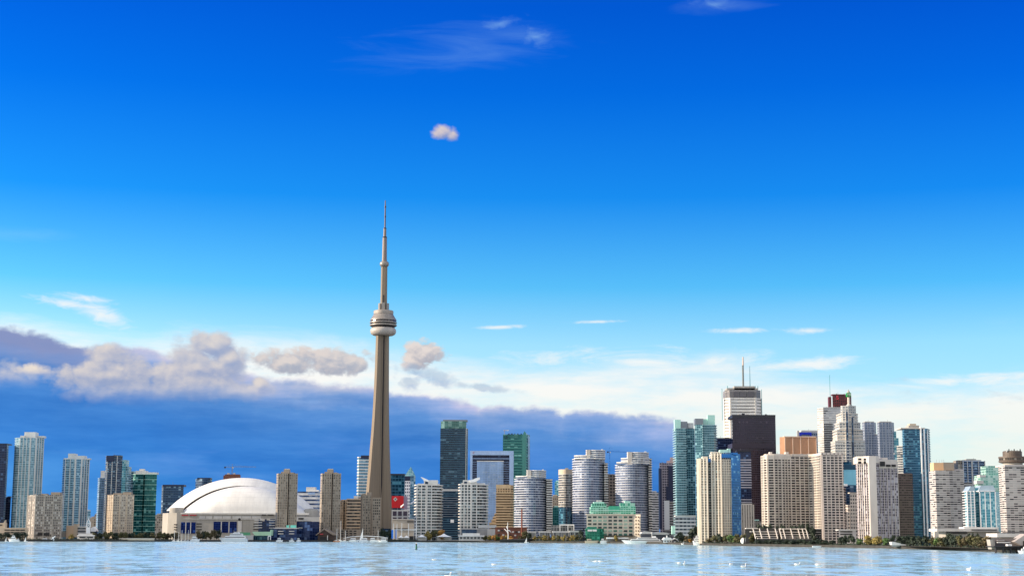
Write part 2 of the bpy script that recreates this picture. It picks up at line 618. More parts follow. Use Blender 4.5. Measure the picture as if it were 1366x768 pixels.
class Tower:
    def __init__(s, name, label, off, pts, top, mat, D=24.0, fh=3.4, bay=3.2, cat='tower', group=None, body='facade', bottom=None, Y=None):
        mid = sum(p[0] for p in pts) / len(pts)
        s.Y = Y if Y else shore_Y(mid) + off
        s.k = s.Y / FPX                                  # metres per photo pixel at this depth
        s.fh, s.bay = fh * s.k, bay * s.k
        s.zt = at(mid, top, s.Y).z
        s.zb = LAND_Z - 0.2 if bottom is None else at(mid, bottom, s.Y).z
        s.ytop = top
        w = [at(px, top, s.Y + d) for px, d in pts]
        dmax = max(d for _, d in pts) + D
        a, b = w[0], w[-1]
        cxx = (a.x + b.x) / 2
        def back(p):
            x = p.x * (s.Y + dmax) / p.y
            return (x + (cxx * (s.Y + dmax) / s.Y - x) * 0.12, s.Y + dmax)
        front = [(p.x, p.y) for p in w]
        plan = front + [back(b), back(a)]
        s.c = Vector((sum(p[0] for p in plan) / len(plan), sum(p[1] for p in plan) / len(plan), s.zb))
        s.plan = [(x - s.c.x, y - s.c.y) for x, y in plan]
        s.nf = len(front)
        s.o = thing(name, label, cat, s.c, group)
        bm = bmesh.new()
        add_prism(bm, s.plan, 0.0, s.zt - s.zb, s.bay, s.fh)
        s.body = mesh_obj(body, bm, mat, s.o)
        if cat == 'tower' and D >= 14 and name not in ('pointed_tower',):
            q = random.Random(int(pts[0][0] * 7) + int(top))
            x0, x1 = pts[0][0], pts[-1][0]
            for i in range(3):
                a = x0 + (x1 - x0) * q.uniform(0.15, 0.8)
                hgt = q.uniform(0.7, 1.5)
                s.box('roof_unit', a, a + q.uniform(0.9, 2.4), top - hgt, top + 0.2, ROOFU[i % 2], dmax - D + D * q.uniform(0.4, 0.6), 3.0)
            s.pole('roof_aerial', x0 + (x1 - x0) * q.uniform(0.25, 0.75), top - q.uniform(2.5, 4.5), top, 0.3, ROOFU[1], dmax - D + D * 0.5)

    def z(s, px, py, d=0.0):
        return at(px, py, s.Y + d).z - s.zb

    def bands(s, mat, out=0.9, ratio=0.4, name='balcony_band', ytop=None, ybot=None, step=1, front_only=False, phase=0.0, merged=False, plan=None):
        """a projecting slab at every floor, one mesh per floor"""
        H = s.zt - s.zb
        z1 = H if ytop is None else s.z(683, ytop)
        z0 = s.fh * 1.2 if ybot is None else s.z(683, ybot)
        pl = offset_poly(plan or s.plan, out)
        bm = bmesh.new()
        th = s.fh * ratio
        zs = []
        z = z1 - th - s.fh * phase
        while z > z0:
            zs.append(z)
            z -= s.fh * step
        if merged:
            for z in zs:
                add_prism(bm, pl, z, z + th, s.bay, s.fh)
            return mesh_obj(name, bm, mat, s.o)
        add_prism(bm, pl, 0, th, s.bay, s.fh)
        first = mesh_obj(name, bm, mat, s.o, (0, 0, zs[0]))
        for z in zs[1:]:
            c = first.copy()
            COL.objects.link(c)
            c.parent = s.o
            c.location = (0, 0, z)
        return first

    def fins(s, mat, spacing=4.0, w=1.0, out=0.8, edges=None, ytop=None, ybot=None, name='piers', ends=True):
        """vertical piers along the street fronts; spacing and w in photo pixels, out in metres"""
        bm = bmesh.new()
        H = s.zt - s.zb
        z1 = H if ytop is None else s.z(683, ytop)
        z0 = 0.0 if ybot is None else s.z(683, ybot)
        ww, sp = w * s.k, spacing * s.k
        for i in (edges if edges is not None else range(s.nf - 1)):
            p, q = Vector(s.plan[i]), Vector(s.plan[i + 1])
            e = q - p
            L = e.length
            if L < ww:
                continue
            e.normalize()
            nn = Vector((e.y, -e.x))
            n = max(1, round(L / sp))
            for k in range(n + 1):
                if not ends and k in (0, n):
                    continue
                c = p + e * (ww / 2 + (L - ww) * k / n)
                a, b = c - e * ww / 2, c + e * ww / 2
                quad = [a + nn * out, b + nn * out, b - nn * 0.4, a - nn * 0.4]
                add_prism(bm, [(v.x, v.y) for v in quad], z0, z1 + 0.3, s.bay, s.fh)
        return mesh_obj(name, bm, mat, s.o)

    def box(s, name, px0, px1, yt, yb, mat, d=0.0, D=12.0, fh=None, bay=None, parent=None):
        ym = (yt + yb) / 2
        Y = s.Y + d
        A, B = at(px0, yt, Y), at(px1, yt, Y)
        z0, z1 = at((px0 + px1) / 2, yb, Y).z - s.zb, at((px0 + px1) / 2, yt, Y).z - s.zb
        bm = bmesh.new()
        shr = 1.0 - 0.0 * ym
        x0, x1 = A.x - s.c.x, B.x - s.c.x
        y0 = Y - s.c.y
        add_prism(bm, [(x0, y0), (x1, y0), (x1 * shr, y0 + D), (x0, y0 + D)], z0, z1, (bay * s.k if bay else s.bay), (fh * s.k if fh else s.fh))
        return mesh_obj(name, bm, mat, parent or s.o)

    def prism(s, name, pts, yt, yb, mat, D=12.0, top_pts=None, bay=None, fh=None, yref=None):
        """extra block over plan points (px, depth)"""
        yr = yt if yref is None else yref
        w = [at(px, yr, s.Y + d) for px, d in pts]
        dm = max(d for _, d in pts) + D
        pl = [(p.x - s.c.x, p.y - s.c.y) for p in w]
        pl += [(pl[-1][0] * 0.97 + pl[0][0] * 0.03, s.Y + dm - s.c.y), (pl[0][0] * 0.97 + pl[-1][0] * 0.03, s.Y + dm - s.c.y)]
        mid = sum(p[0] for p in pts) / len(pts)
        bm = bmesh.new()
        add_prism(bm, pl, s.z(mid, yb), s.z(mid, yt), (bay * s.k if bay else s.bay), (fh * s.k if fh else s.fh))
        o = mesh_obj(name, bm, mat, s.o)
        o['plan'] = 0
        del o['plan']
        s.last_plan = pl
        return o

    def pole(s, name, px, yt, yb, w, mat, d=5.0, w2=None):
        Y = s.Y + d
        b = at(px, yb, Y)
        zt = at(px, yt, Y).z
        bm = bmesh.new()
        r0, r1 = w * s.k / 2, (w2 if w2 is not None else w) * s.k / 2
        add_lathe(bm, [(r0, b.z - s.zb), (r1, zt - s.zb)], 8, b.x - s.c.x, b.y - s.c.y)
        return mesh_obj(name, bm, mat, s.o)

    def outline(s, name, pix, mat, d=0.0, D=4.0):
        """solid with a front profile given as picture points, D metres deep"""
        Y = s.Y + d
        w = [at(px, py, Y) for px, py in pix]
        bm = bmesh.new()
        fr = [bm.verts.new((p.x - s.c.x, p.y - s.c.y, p.z - s.zb)) for p in w]
        bk = [bm.verts.new((p.x - s.c.x, p.y - s.c.y + D, p.z - s.zb)) for p in w]
        n = len(w)
        bm.faces.new(fr)
        bm.faces.new(list(reversed(bk)))
        for i in range(n):
            j = (i + 1) % n
            bm.faces.new((fr[j], fr[i], bk[i], bk[j]))
        bmesh.ops.recalc_face_normals(bm, faces=bm.faces[:])
        return mesh_obj(name, bm, mat, s.o)


def round_front(px0, px1, depth, n=10, p=2.0, lean=0.0):
    """plan points of a bowed front between two picture columns"""
    out = []
    for i in range(n + 1):
        t = -1 + 2 * i / n
        out.append((px0 + (px1 - px0) * (t + 1) / 2, depth * (abs(t) ** p) + lean * (t + 1) / 2))
    return out


def lettering(name, body, size, mat, parent, loc, depth=0.3):
    cu = bpy.data.curves.new(name, 'FONT')
    cu.body = body
    cu.size = size
    cu.extrude = depth / 2
    cu.align_x = 'CENTER'
    cu.align_y = 'CENTER'
    tmp = bpy.data.objects.new(name, cu)
    COL.objects.link(tmp)
    dg = bpy.context.evaluated_depsgraph_get()
    me = bpy.data.meshes.new_from_object(tmp.evaluated_get(dg))
    bpy.data.objects.remove(tmp)
    bpy.data.curves.remove(cu)
    me.materials.clear()
    me.materials.append(mat)
    o = bpy.data.objects.new(name, me)
    COL.objects.link(o)
    o.parent = parent
    o.location = loc
    o.rotation_euler = (PI / 2, 0, 0)
    return o


# ------------------------------------------------------------------ setting: water, land, quay wall
m, N, b = new_mat('lake_water')
g = N.new('ShaderNodeNewGeometry')
pos = g.outputs['Position']
n1 = N.noise(N.vm('MULTIPLY', pos, (0.15, 0.06, 1.0)), 1.0, 4, 0.62, out=1)
n2 = N.noise(N.vm('MULTIPLY', pos, (0.024, 0.010, 1.0)), 1.0, 3, 0.6, out=1)
n3 = N.noise(N.vm('MULTIPLY', pos, (0.006, 0.003, 1.0)), 1.0, 3, 0.55)
n4 = N.noise(N.vm('MULTIPLY', pos, (0.45, 0.12, 1.0)), 1.0, 3, 0.6, out=1)
amp = N.sm(n3, 0.35, 0.65, 0.5, 1.2)
v = N.vm('ADD', N.vm('MULTIPLY', N.vm('SUBTRACT', n1, (0.5, 0.5, 0.5)), (0.16, 1.15, 0.0)),
         N.vm('MULTIPLY', N.vm('SUBTRACT', n2, (0.5, 0.5, 0.5)), (0.03, 0.26, 0.0)))
v = N.vm('ADD', v, N.vm('MULTIPLY', N.vm('SUBTRACT', n4, (0.5, 0.5, 0.5)), (0.2, 0.42, 0.0)))
v = N.vm('MULTIPLY', v, N.xyz(amp, amp, 0.0))
nrm = N.vm('NORMALIZE', N.vm('ADD', v, (0.0, -0.04, 1.0)))
b.inputs['Base Color'].default_value = (*lin(182, 216, 226), 1)
b.inputs['Roughness'].default_value = 0.12
b.inputs['IOR'].default_value = 1.33
N.put(b.inputs['Normal'], nrm)
WATER = m
bm = bmesh.new()
vs = [bm.verts.new(c) for c in ((-30000, -3000, 0), (30000, -3000, 0), (30000, 60000, 0), (-30000, 60000, 0))]
bm.faces.new(vs)
tag(mesh_obj('water', bm, WATER), 'rippled pale blue lake in front of the skyline', 'water', kind='structure')

LAND = plain('land', lin(120, 116, 104), 0.9, var=0.3, scale=0.05)
bm = bmesh.new()
A = Vector((-9000, SHORE[0].y + 300, 0))
B = Vector((6000, SHORE[-1].y - 50, 0))
line = [A] + SHORE + [B]
near = [bm.verts.new((p.x, p.y, LAND_Z)) for p in line]
far = [bm.verts.new((p.x * 8.0 if abs(p.x) > 50 else p.x, 60000, LAND_Z)) for p in line]
for i in range(len(line) - 1):
    bm.faces.new((near[i], near[i + 1], far[i + 1], far[i]))
tag(mesh_obj('ground', bm, LAND), 'flat city ground behind the quay', 'ground', kind='structure')
QUAY = plain('quay_wall', lin(58, 56, 52), 0.9, var=0.4, scale=0.1)
bm = bmesh.new()
lo = [bm.verts.new((p.x, p.y - 0.6, -1.0)) for p in line]
hi = [bm.verts.new((p.x, p.y - 0.6, LAND_Z + 0.25)) for p in line]
bk = [bm.verts.new((p.x, p.y + 1.4, LAND_Z + 0.25)) for p in line]
bk2 = [bm.verts.new((p.x, p.y + 1.4, LAND_Z - 0.5)) for p in line]
for i in range(len(line) - 1):
    bm.faces.new((lo[i], lo[i + 1], hi[i + 1], hi[i]))
    bm.faces.new((hi[i], hi[i + 1], bk[i + 1], bk[i]))
    bm.faces.new((bk[i], bk[i + 1], bk2[i + 1], bk2[i]))
tag(mesh_obj('seawall', bm, QUAY), 'low dark stone seawall along the waterline', 'seawall', kind='structure')

# ------------------------------------------------------------------ wall and glass palette
WHITE = plain('white_concrete', lin(214, 212, 206), 0.6, var=0.08)
WARMW = plain('warm_white_concrete', lin(204, 194, 182), 0.65, var=0.1)
GREYC = plain('grey_concrete', lin(160, 156, 148), 0.8, var=0.14)
PALEG = plain('pale_grey_panel', lin(186, 186, 184), 0.6, var=0.1)
BROWNC = plain('brown_concrete', lin(156, 142, 126), 0.85, var=0.16)
BEIGE = plain('beige_concrete', lin(190, 174, 152), 0.8, var=0.12)
CREAM = plain('cream_concrete', lin(220, 209, 190), 0.7, var=0.1)
TAN = plain('tan_cladding', lin(184, 138, 106), 0.7, var=0.12)
GOLD = plain('gold_cladding', lin(204, 178, 140), 0.5, 0.1, var=0.12)
DARKM = plain('dark_metal', lin(44, 44, 52), 0.45, 0.3)
NAVYP = plain('navy_panel', lin(26, 36, 66), 0.4, 0.2)
STEEL = plain('grey_steel', lin(128, 132, 138), 0.45, 0.4)
TEALP = plain('pale_green_panel', lin(172, 214, 200), 0.5, var=0.08)
BLUEP = plain('bright_blue_panel', lin(24, 108, 178), 0.4, 0.1)
LBLUEP = plain('light_blue_panel', lin(160, 186, 222), 0.35, 0.25)
REDP = plain('dark_red_granite', lin(96, 40, 42), 0.45, var=0.15)
BRICK = plain('red_brown_brick', lin(112, 72, 60), 0.9, var=0.2)
ROOFW = plain('white_membrane', lin(236, 234, 230), 0.55, var=0.04, scale=0.05)
SIGNRED = plain('sign_red', lin(214, 28, 40), 0.5, var=0.05)
SIGNGREEN = plain('sign_green', lin(20, 140, 50), 0.5, var=0.05)
SIGNBLUE = plain('sign_blue', lin(22, 50, 190), 0.4, var=0.05)
PUREW = plain('white_paint', lin(238, 238, 236), 0.4, var=0.03)
BLACKP = plain('black_paint', lin(26, 26, 28), 0.6)

PALEGLASS = facade('pale_green_glass', lin(84, 126, 144), lin(186, 208, 216), lin(140, 172, 186), 0.3, 0.12, 0.55, 0.14, 0.35)
BLUEGLASS = facade('blue_grey_glass', lin(58, 100, 128), lin(168, 196, 210), lin(118, 154, 176), 0.3, 0.12, 0.6, 0.14, 0.3)
NAVYGLASS = facade('navy_glass', lin(16, 30, 62), lin(80, 110, 150), lin(30, 44, 78), 0.25, 0.12, 0.35, 0.12, 0.12)
DARKBLUE = facade('dark_blue_glass', lin(28, 54, 84), lin(130, 160, 180), lin(48, 72, 98), 0.3, 0.12, 0.5, 0.12, 0.25)
TEALGLASS = facade('teal_glass', lin(22, 92, 92), lin(130, 196, 186), lin(38, 104, 104), 0.25, 0.1, 0.5, 0.14, 0.22)
CYANGLASS = facade('cyan_glass', lin(70, 140, 160), lin(190, 226, 226), lin(130, 180, 190), 0.25, 0.12, 0.5, 0.14, 0.35)
CONDOGLASS = facade('condo_window', lin(38, 50, 66), lin(180, 186, 190), lin(150, 154, 160), 0.2, 0.16, 0.4, 0.15, 0.3)
BROWNWALL = facade('brown_slab_wall', lin(36, 33, 31), lin(170, 160, 146), lin(158, 147, 132), 0.38, 0.36, 0.2, 0.3, 0.4)
GREYWALL = facade('grey_slab_wall', lin(76, 72, 70), lin(196, 192, 184), lin(150, 142, 132), 0.4, 0.34, 0.2, 0.3, 0.4)
BEIGEWALL = facade('beige_slab_wall', lin(104, 96, 90), lin(196, 186, 170), lin(176, 162, 144), 0.42, 0.4, 0.2, 0.3, 0.35)
DEEPWIN = facade('deep_window', lin(44, 44, 50), lin(140, 134, 126), lin(90, 86, 82), 0.12, 0.1, 0.3, 0.18, 0.35)
HOTELWALL = facade('hotel_wall', lin(36, 36, 44), lin(180, 176, 170), lin(186, 178, 172), 0.45, 0.06, 0.25, 0.22, 0.78)
DARKTOWER = facade('dark_bronze_glass', lin(42, 36, 52), lin(84, 74, 88), lin(58, 52, 68), 0.3, 0.12, 0.3, 0.2, 0.06)
PURPLEG = facade('slate_blue_glass', lin(80, 96, 122), lin(140, 152, 170), lin(138, 148, 164), 0.42, 0.34, 0.4, 0.16, 0.25)
STEPWALL = facade('granite_stepped_wall', lin(96, 106, 116), lin(176, 182, 184), lin(196, 192, 184), 0.42, 0.25, 0.35, 0.18, 0.3)
STRIPWALL = facade('strip_window_wall', lin(62, 64, 72), lin(150, 150, 150), lin(186, 184, 182), 0.5, 0.0, 0.35, 0.18, 0.2)
REDWALL = facade('red_granite_wall', lin(60, 26, 32), lin(120, 60, 60), lin(112, 48, 50), 0.35, 0.3, 0.35, 0.2, 0.2)
GOLDWALL = facade('gold_strip_wall', lin(80, 60, 40), lin(170, 142, 106), lin(198, 168, 128), 0.45, 0.0, 0.45, 0.2, 0.25)
BRIGHTBLUE = facade('bright_blue_glass', lin(10, 92, 156), lin(130, 190, 226), lin(20, 110, 178), 0.25, 0.2, 0.35, 0.16, 0.25)
DEEPTEAL = facade('deep_teal_glass', lin(14, 66, 94), lin(96, 160, 184), lin(30, 88, 116), 0.22, 0.12, 0.5, 0.12, 0.25)
MIRROR = facade('mirror_blue_glass', lin(150, 180, 220), lin(176, 200, 230), lin(140, 170, 214), 0.12, 0.08, 0.25, 0.2, 0.2, 0.02)
BANDGLASS = facade('banded_dark_glass', lin(24, 46, 66), lin(84, 120, 140), lin(52, 88, 108), 0.38, 0.0, 0.5, 0.12, 0.1)
WINBLUE = facade('royal_blue_glass', lin(14, 40, 110), lin(60, 100, 180), lin(24, 50, 120), 0.08, 0.06, 0.35, 0.12, 0.25)
CREAMWIN = facade('cream_grid_wall', lin(42, 52, 54), lin(140, 160, 156), lin(212, 204, 190), 0.36, 0.26, 0.3, 0.2, 0.3)

# ------------------------------------------------------------------ left group
t = Tower('office_tower', 'dark navy glass tower at the far left edge of the skyline', 160, [(-16, 0), (9.5, 0), (11.8, 14)], 592, NAVYGLASS, fh=3.2)
t.box('roof_parapet', -16, 9.4, 591, 592.6, NAVYP, d=1, D=18)
t = Tower('office_block', 'lower navy block stepping down beside the dark navy tower', 200, [(5, 0), (14.6, 0)], 663, NAVYGLASS, fh=3.2)
t.box('roof_parapet', 10.5, 14.4, 661.5, 663, NAVYP, d=2, D=10)

t = Tower('condo_tower', 'tall pale glass condo tower with white stepped crown, tallest at the left', 150, [(20.5, 9), (22.5, 2), (27, 0), (41, 0), (48.5, 3), (58.4, 16)], 583.5, PALEGLASS, fh=3.0, bay=2.6)
t.bands(plain('pale_blue_slab', lin(150, 180, 190), 0.5), 0.7, 0.2)
t.fins(WHITE, 5.2, 0.7, 0.9, edges=[2, 3, 4])
t.box('roof_crown', 27, 33, 580.8, 583.7, WHITE, 3, 12)
t.box('roof_crown', 32.6, 47.4, 576, 583.7, WHITE, 5, 12)
t.box('roof_crown', 49, 58.2, 581, 583.7, WHITE, 12, 10)

t = Tower('condo_tower', 'pale glass condo tower with white roof boxes behind the wide grey slab', 150, [(84.6, 6), (87.5, 0), (101, 0), (109, 3), (119, 16)], 612, BLUEGLASS, fh=3.0, bay=2.6)
t.bands(plain('pale_blue_slab', None), 0.7, 0.2)
t.fins(WHITE, 6.0, 0.8, 0.9, edges=[1, 2, 3])
t.box('roof_crown', 91, 100, 604.5, 612.2, WHITE, 4, 12)
t.box('roof_crown', 100, 112.5, 607.5, 612.2, WHITE, 4, 12)
t.box('roof_parapet', 85, 119.5, 610.8, 612.6, WHITE, 12, 8)

t = Tower('apartment_block', 'wide grey concrete apartment slab with a brick plant room on its roof', 55, [(37.5, 18), (48, 0), (84.2, 0)], 659.5, GREYWALL, fh=3.3, bay=2.6)
t.box('roof_plant_room', 68, 80, 656, 659.7, BROWNC, 4, 10)
t.box('roof_plant_room', 55, 62, 658, 659.7, BROWNC, 4, 8)
t.box('lobby_windows', 50, 66, 710, 714, BLACKP, -0.4, 1)
t.fins(GREYC, 12, 1.0, 0.5)

t = Tower('condo_tower', 'slim pale blue condo tower with a narrow white cap', 220, [(131, 4), (133, 0), (141.5, 0)], 637, BLUEGLASS, fh=3.0, bay=2.5)
t.bands(LBLUEP, 0.5, 0.2)
t.box('roof_cap', 134.5, 139.5, 627.5, 637.2, WHITE, 3, 10)

t = Tower('condo_tower', 'dark glass condo tower with stepped white balcony edge on its right', 170, [(141.6, 3), (143.5, 0), (157, 0), (163.5, 3)], 608, DARKBLUE, fh=3.0, bay=2.6)
t.bands(STEEL, 0.5, 0.16)
t.box('roof_crown', 142, 152, 607.3, 615, NAVYP, -1, 12)
t.box('roof_crown', 152, 161, 606.8, 611, DARKM, 2, 10)
t.box('balcony_stack', 163.4, 168, 613, 712, CYANGLASS, 2, 16, fh=3.0, bay=2.3)
t.box('balcony_stack', 168, 171.8, 622, 712, PALEGLASS, 5, 14, fh=3.0, bay=2.3)
t.fins(WHITE, 7, 0.6, 0.7, edges=[1])

t = Tower('condo_tower', 'green glass condo tower with white roof blocks and a dark vertical slot', 190, [(178, 3), (181, 0), (191.3, 0), (191.6, 6), (193.4, 6), (193.7, 0), (209.5, 0)], 632, TEALGLASS, fh=3.4, bay=3.0)
t.bands(TEALP, 0.4, 0.14, step=2, name='floor_band')
t.box('side_wing', 171.5, 178.6, 628, 712, PALEGLASS, 6, 14)
t.box('roof_block', 181, 195, 627.5, 632.2, WHITE, 3, 12)
t.box('roof_block', 186, 192, 625, 628, WHITE, 5, 8)
t.box('roof_block', 195, 209, 629.5, 632.2, WHITE, 3, 12)

t = Tower('apartment_block', 'narrow beige concrete apartment slab in front of the dark and green condos', 55, [(143.8, 16), (151.5, 0), (179, 0)], 659.3, BEIGEWALL, fh=3.3, bay=2.7)
t.box('roof_plant_room', 164, 175, 656, 659.5, BROWNC, 4, 8)
t.box('roof_plant_room', 151, 163, 657.4, 659.5, BROWNC, 4, 8)
t.fins(BEIGE, 9, 0.7, 0.4)

t = Tower('condo_tower', 'dark blue flat topped tower left of the white domed stadium', 720, [(216, 3), (218, 0), (245, 0)], 647, DARKBLUE, fh=3.1, bay=3.2)
t.bands(plain('slate_blue_slab', lin(66, 98, 132), 0.5), 0.4, 0.14)
t.box('roof_parapet', 217, 245, 646, 648.5, NAVYP, -1, 20)
t = Tower('condo_tower', 'small round dark glass tower peeking over the left shoulder of the dome', 900, round_front(261, 283, 16), 638, DARKBLUE, fh=3.1, bay=3.2)
t.bands(plain('slate_blue_slab', None), 0.4, 0.16)
t.box('roof_parapet', 263, 281, 636.8, 639, NAVYP, 4, 14)

# distant low blocks filling the gaps of the street front
LOW = [
    (113, 121, 681, PALEG, 700, 'pale blue office block far behind, right of the second condo tower', BLUEGLASS),
    (120, 128, 690, BROWNC, 640, 'low brown block far behind the white pointed tower', BROWNWALL),
    (126, 131, 686, GREYC, 760, 'narrow grey block far behind the slim pale blue condo', GREYWALL),
    (207, 217, 686, GREYC, 700, 'small grey building between the green condo and the dark blue tower', GREYWALL),
    (58, 66, 694, GREYC, 600, 'low grey block seen between the tall condo and the wide slab', GREYWALL),
    (735, 747, 661, BEIGE, 900, 'beige block far behind between the two rounded white condos', BEIGEWALL),
    (737, 748, 676, TEALP, 700, 'low teal glass block between the rounded condos', TEALGLASS),
    (740, 748, 642, TEALP, 1300, 'faint pale teal tower far off between the rounded condos', CYANGLASS),
    (868, 879, 656, PALEG, 900, 'pale grey stone tower far behind right of the third rounded condo', STRIPWALL),
    (1000, 1018, 694, TEALP, 420, 'low building with a pale green copper roof beside the dark towers', GREYWALL),
]
for (a, c, top, trim, off, lab, wall) in LOW:
    t = Tower('distant_block', lab, off, [(a, 0), (c, 0)], top, wall, fh=3.2, bay=2.6, cat='building', D=30)
    w = c - a
    t.box('roof_plant_room', a + w * 0.25, a + w * 0.7, top - 1.6, top + 0.2, trim, 6, 10)

# ------------------------------------------------------------------ domed stadium
t = Tower('domed_stadium', 'domed stadium with white arched roof and blue window bays', 330, [(217, 40), (224, 8), (236, 0), (368, 0), (398, 6), (425, 34)], 684, GREYC, D=210, fh=6, bay=9, cat='stadium', body='wall')


def arc_loft(tw, rings, base_py, cx, mat, name, n=40):
    """surface through half-ellipse arcs: (half width px, height px, depth m)"""
    bm = bmesh.new()
    vs = []
    for (hw, h, d) in rings:
        Y = tw.Y + d
        c = at(cx, base_py, tw.Y)
        zb = c.z - tw.zb
        row = []
        for i in range(n + 1):
            t_ = -math.cos(PI * i / n)
            s_ = Y / tw.Y
            R_ = (hw * hw + h * h) / (2 * h)
            up = math.sqrt(max(0.0, R_ * R_ - hw * hw * t_ * t_)) - (R_ - h)
            row.append(bm.verts.new(((c.x + hw * tw.k * t_) * s_ - tw.c.x, Y - tw.c.y, zb + up * tw.k * s_)))
        vs.append(row)
    for r0, r1 in zip(vs, vs[1:]):
        for i in range(n):
            bm.faces.new((r0[i], r0[i + 1], r1[i + 1], r1[i]))
    bmesh.ops.recalc_face_normals(bm, faces=bm.faces[:])
    return mesh_obj(name, bm, mat, tw.o, smooth=True)


m, N, b = new_mat('roof_panel_white')
g = N.new('ShaderNodeTexCoord').outputs['Object']
gx, gy, gz = N.sep(g)
seam = N.m('LESS_THAN', N.m('FRACT', N.m('DIVIDE', gx, 5.0)), 0.05)
stn = N.sm(N.noise(N.vm('MULTIPLY', g, (0.06, 0.06, 0.02)), 1.0, 4, 0.6), 0.35, 0.7, 0.0, 0.3)
seam2 = N.m('LESS_THAN', N.m('FRACT', N.m('DIVIDE', gz, 7.0)), 0.06)
c = N.mix(N.m('ADD', N.m('MULTIPLY', N.m('MAXIMUM', seam, seam2), 0.22), stn), lin(230, 228, 222), lin(160, 158, 156))
N.put(b.inputs['Base Color'], c)
b.inputs['Roughness'].default_value = 0.5
PANEL = m
arc_loft(t, [(97, 42, 190), (99, 43.5, 120), (99, 43.5, 70), (98, 42.6, 66), (79.5, 32.4, 46)], 680, 322, PANEL, 'rear_roof_arch')
arc_loft(t, [(80.2, 32.9, 46.5), (60, 18, 50), (30, 8, 52), (1, 0.5, 53)], 680, 322, DARKM, 'roof_gutter')
arc_loft(t, [(84.4, 36, 46)] + [(84 * math.cos(a) ** 0.25 + 0.5, 35.6 * math.cos(a) + 0.3, 44 - 42 * math.sin(a)) for a in [PI / 2 * k / 12 for k in range(13)]], 684.2, 327, PANEL, 'front_roof_dome')
t.box('roof_eave', 241, 412, 683.6, 685.6, WHITE, -1.0, 3)
# side drums that carry the arch
bm = bmesh.new()
add_lathe(bm, [(9.5 * t.k, 0), (9.5 * t.k, t.z(228, 678)), (8.5 * t.k, t.z(228, 676))], 24, at(229, 690, t.Y).x - t.c.x, 30 - (t.c.y - t.Y))
mesh_obj('corner_tower', bm, GREYC, t.o)
bm = bmesh.new()
add_lathe(bm, [(11 * t.k, 0), (11 * t.k, t.z(412, 681)), (8 * t.k, t.z(412, 678)), (0, t.z(412, 677))], 24, at(411, 690, t.Y).x - t.c.x, 30 - (t.c.y - t.Y))
mesh_obj('corner_tower', bm, GREYC, t.o, smooth=True)
for (a, c, y0, y1, n) in ((241.5, 261, 696, 711, 3), (285, 316, 695.3, 710, 3)):
    w = t.box('window', a, c, y0, y1, WINBLUE, -0.7, 1.0, fh=3, bay=3)
    for k in range(1, n):
        x = a + (c - a) * k / n
        t.box('frame', x - 0.6, x + 0.6, y0, y1, PALEG, -1.0, 1.0, parent=w)
for k in range(3):
    t.box('wall_slot', 262, 269, 697.6 + k * 3.8, 698.9 + k * 3.8, BLACKP, -0.5, 1.0)
    t.box('wall_slot', 232, 236.5, 698.6 + k * 3.4, 699.8 + k * 3.4, BLACKP, -0.5, 1.0)
    t.box('wall_slot', 338, 345, 697.8 + k * 3.6, 699 + k * 3.6, BLACKP, -0.5, 1.0)
for (a, c) in ((266, 274), (275, 283), (285, 296), (297, 308), (310, 322), (323, 335), (336, 348)):
    t.box('wall_panel', a, c, 687.8, 691.2, PALEG, -0.45, 1.0)
t.box('upper_ledge', 244, 368, 691.6, 692.4, PALEG, -0.9, 1.2)
t.box('wall_pier', 317.5, 322.5, 694, 715, PALEG, -1.6, 2)
t.box('sign_panel', 242.5, 251, 685.8, 687.4, plain('faded_red', lin(176, 60, 64), 0.6), -1.4, 0.6)
t.box('sign_panel', 253, 262, 685.8, 687.2, plain('faded_red', None), -1.4, 0.6)
t.box('sign_panel', 349, 355, 685.6, 687.0, BLACKP, -1.4, 0.6)
t.box('sign_panel', 357, 365, 685.6, 687.0, BLACKP, -1.4, 0.6)
bm = bmesh.new()
add_lathe(bm, [(1.7 * t.k, 0), (1.7 * t.k, 0.6)], 20)
o = mesh_obj('round_emblem', bm, BLACKP, t.o)
p = at(319.5, 692.3, t.Y - 2.5)
o.location = (p.x - t.c.x, p.y - t.c.y, p.z - t.zb)
o.rotation_euler = (PI / 2, 0, 0)
t.box('side_block', 394, 428, 689, 712, PALEG, -8, 20)
t.box('side_block_window', 398, 405, 690.2, 692.4, BLACKP, -8.4, 1)

# construction behind the dome with its tower crane
t = Tower('construction_block', 'unfinished concrete block just showing above the dome roof', 760, [(298, 0), (321, 0)], 633.6, BRICK, fh=3, bay=3, cat='building', D=20)
t.box('top_deck', 300, 319, 632.2, 633.8, BRICK, 3, 12)
t.box('formwork', 303, 306, 630.5, 632.4, PALEG, 4, 5)
t.box('formwork', 311, 313.5, 630.5, 632.4, PALEG, 4, 5)


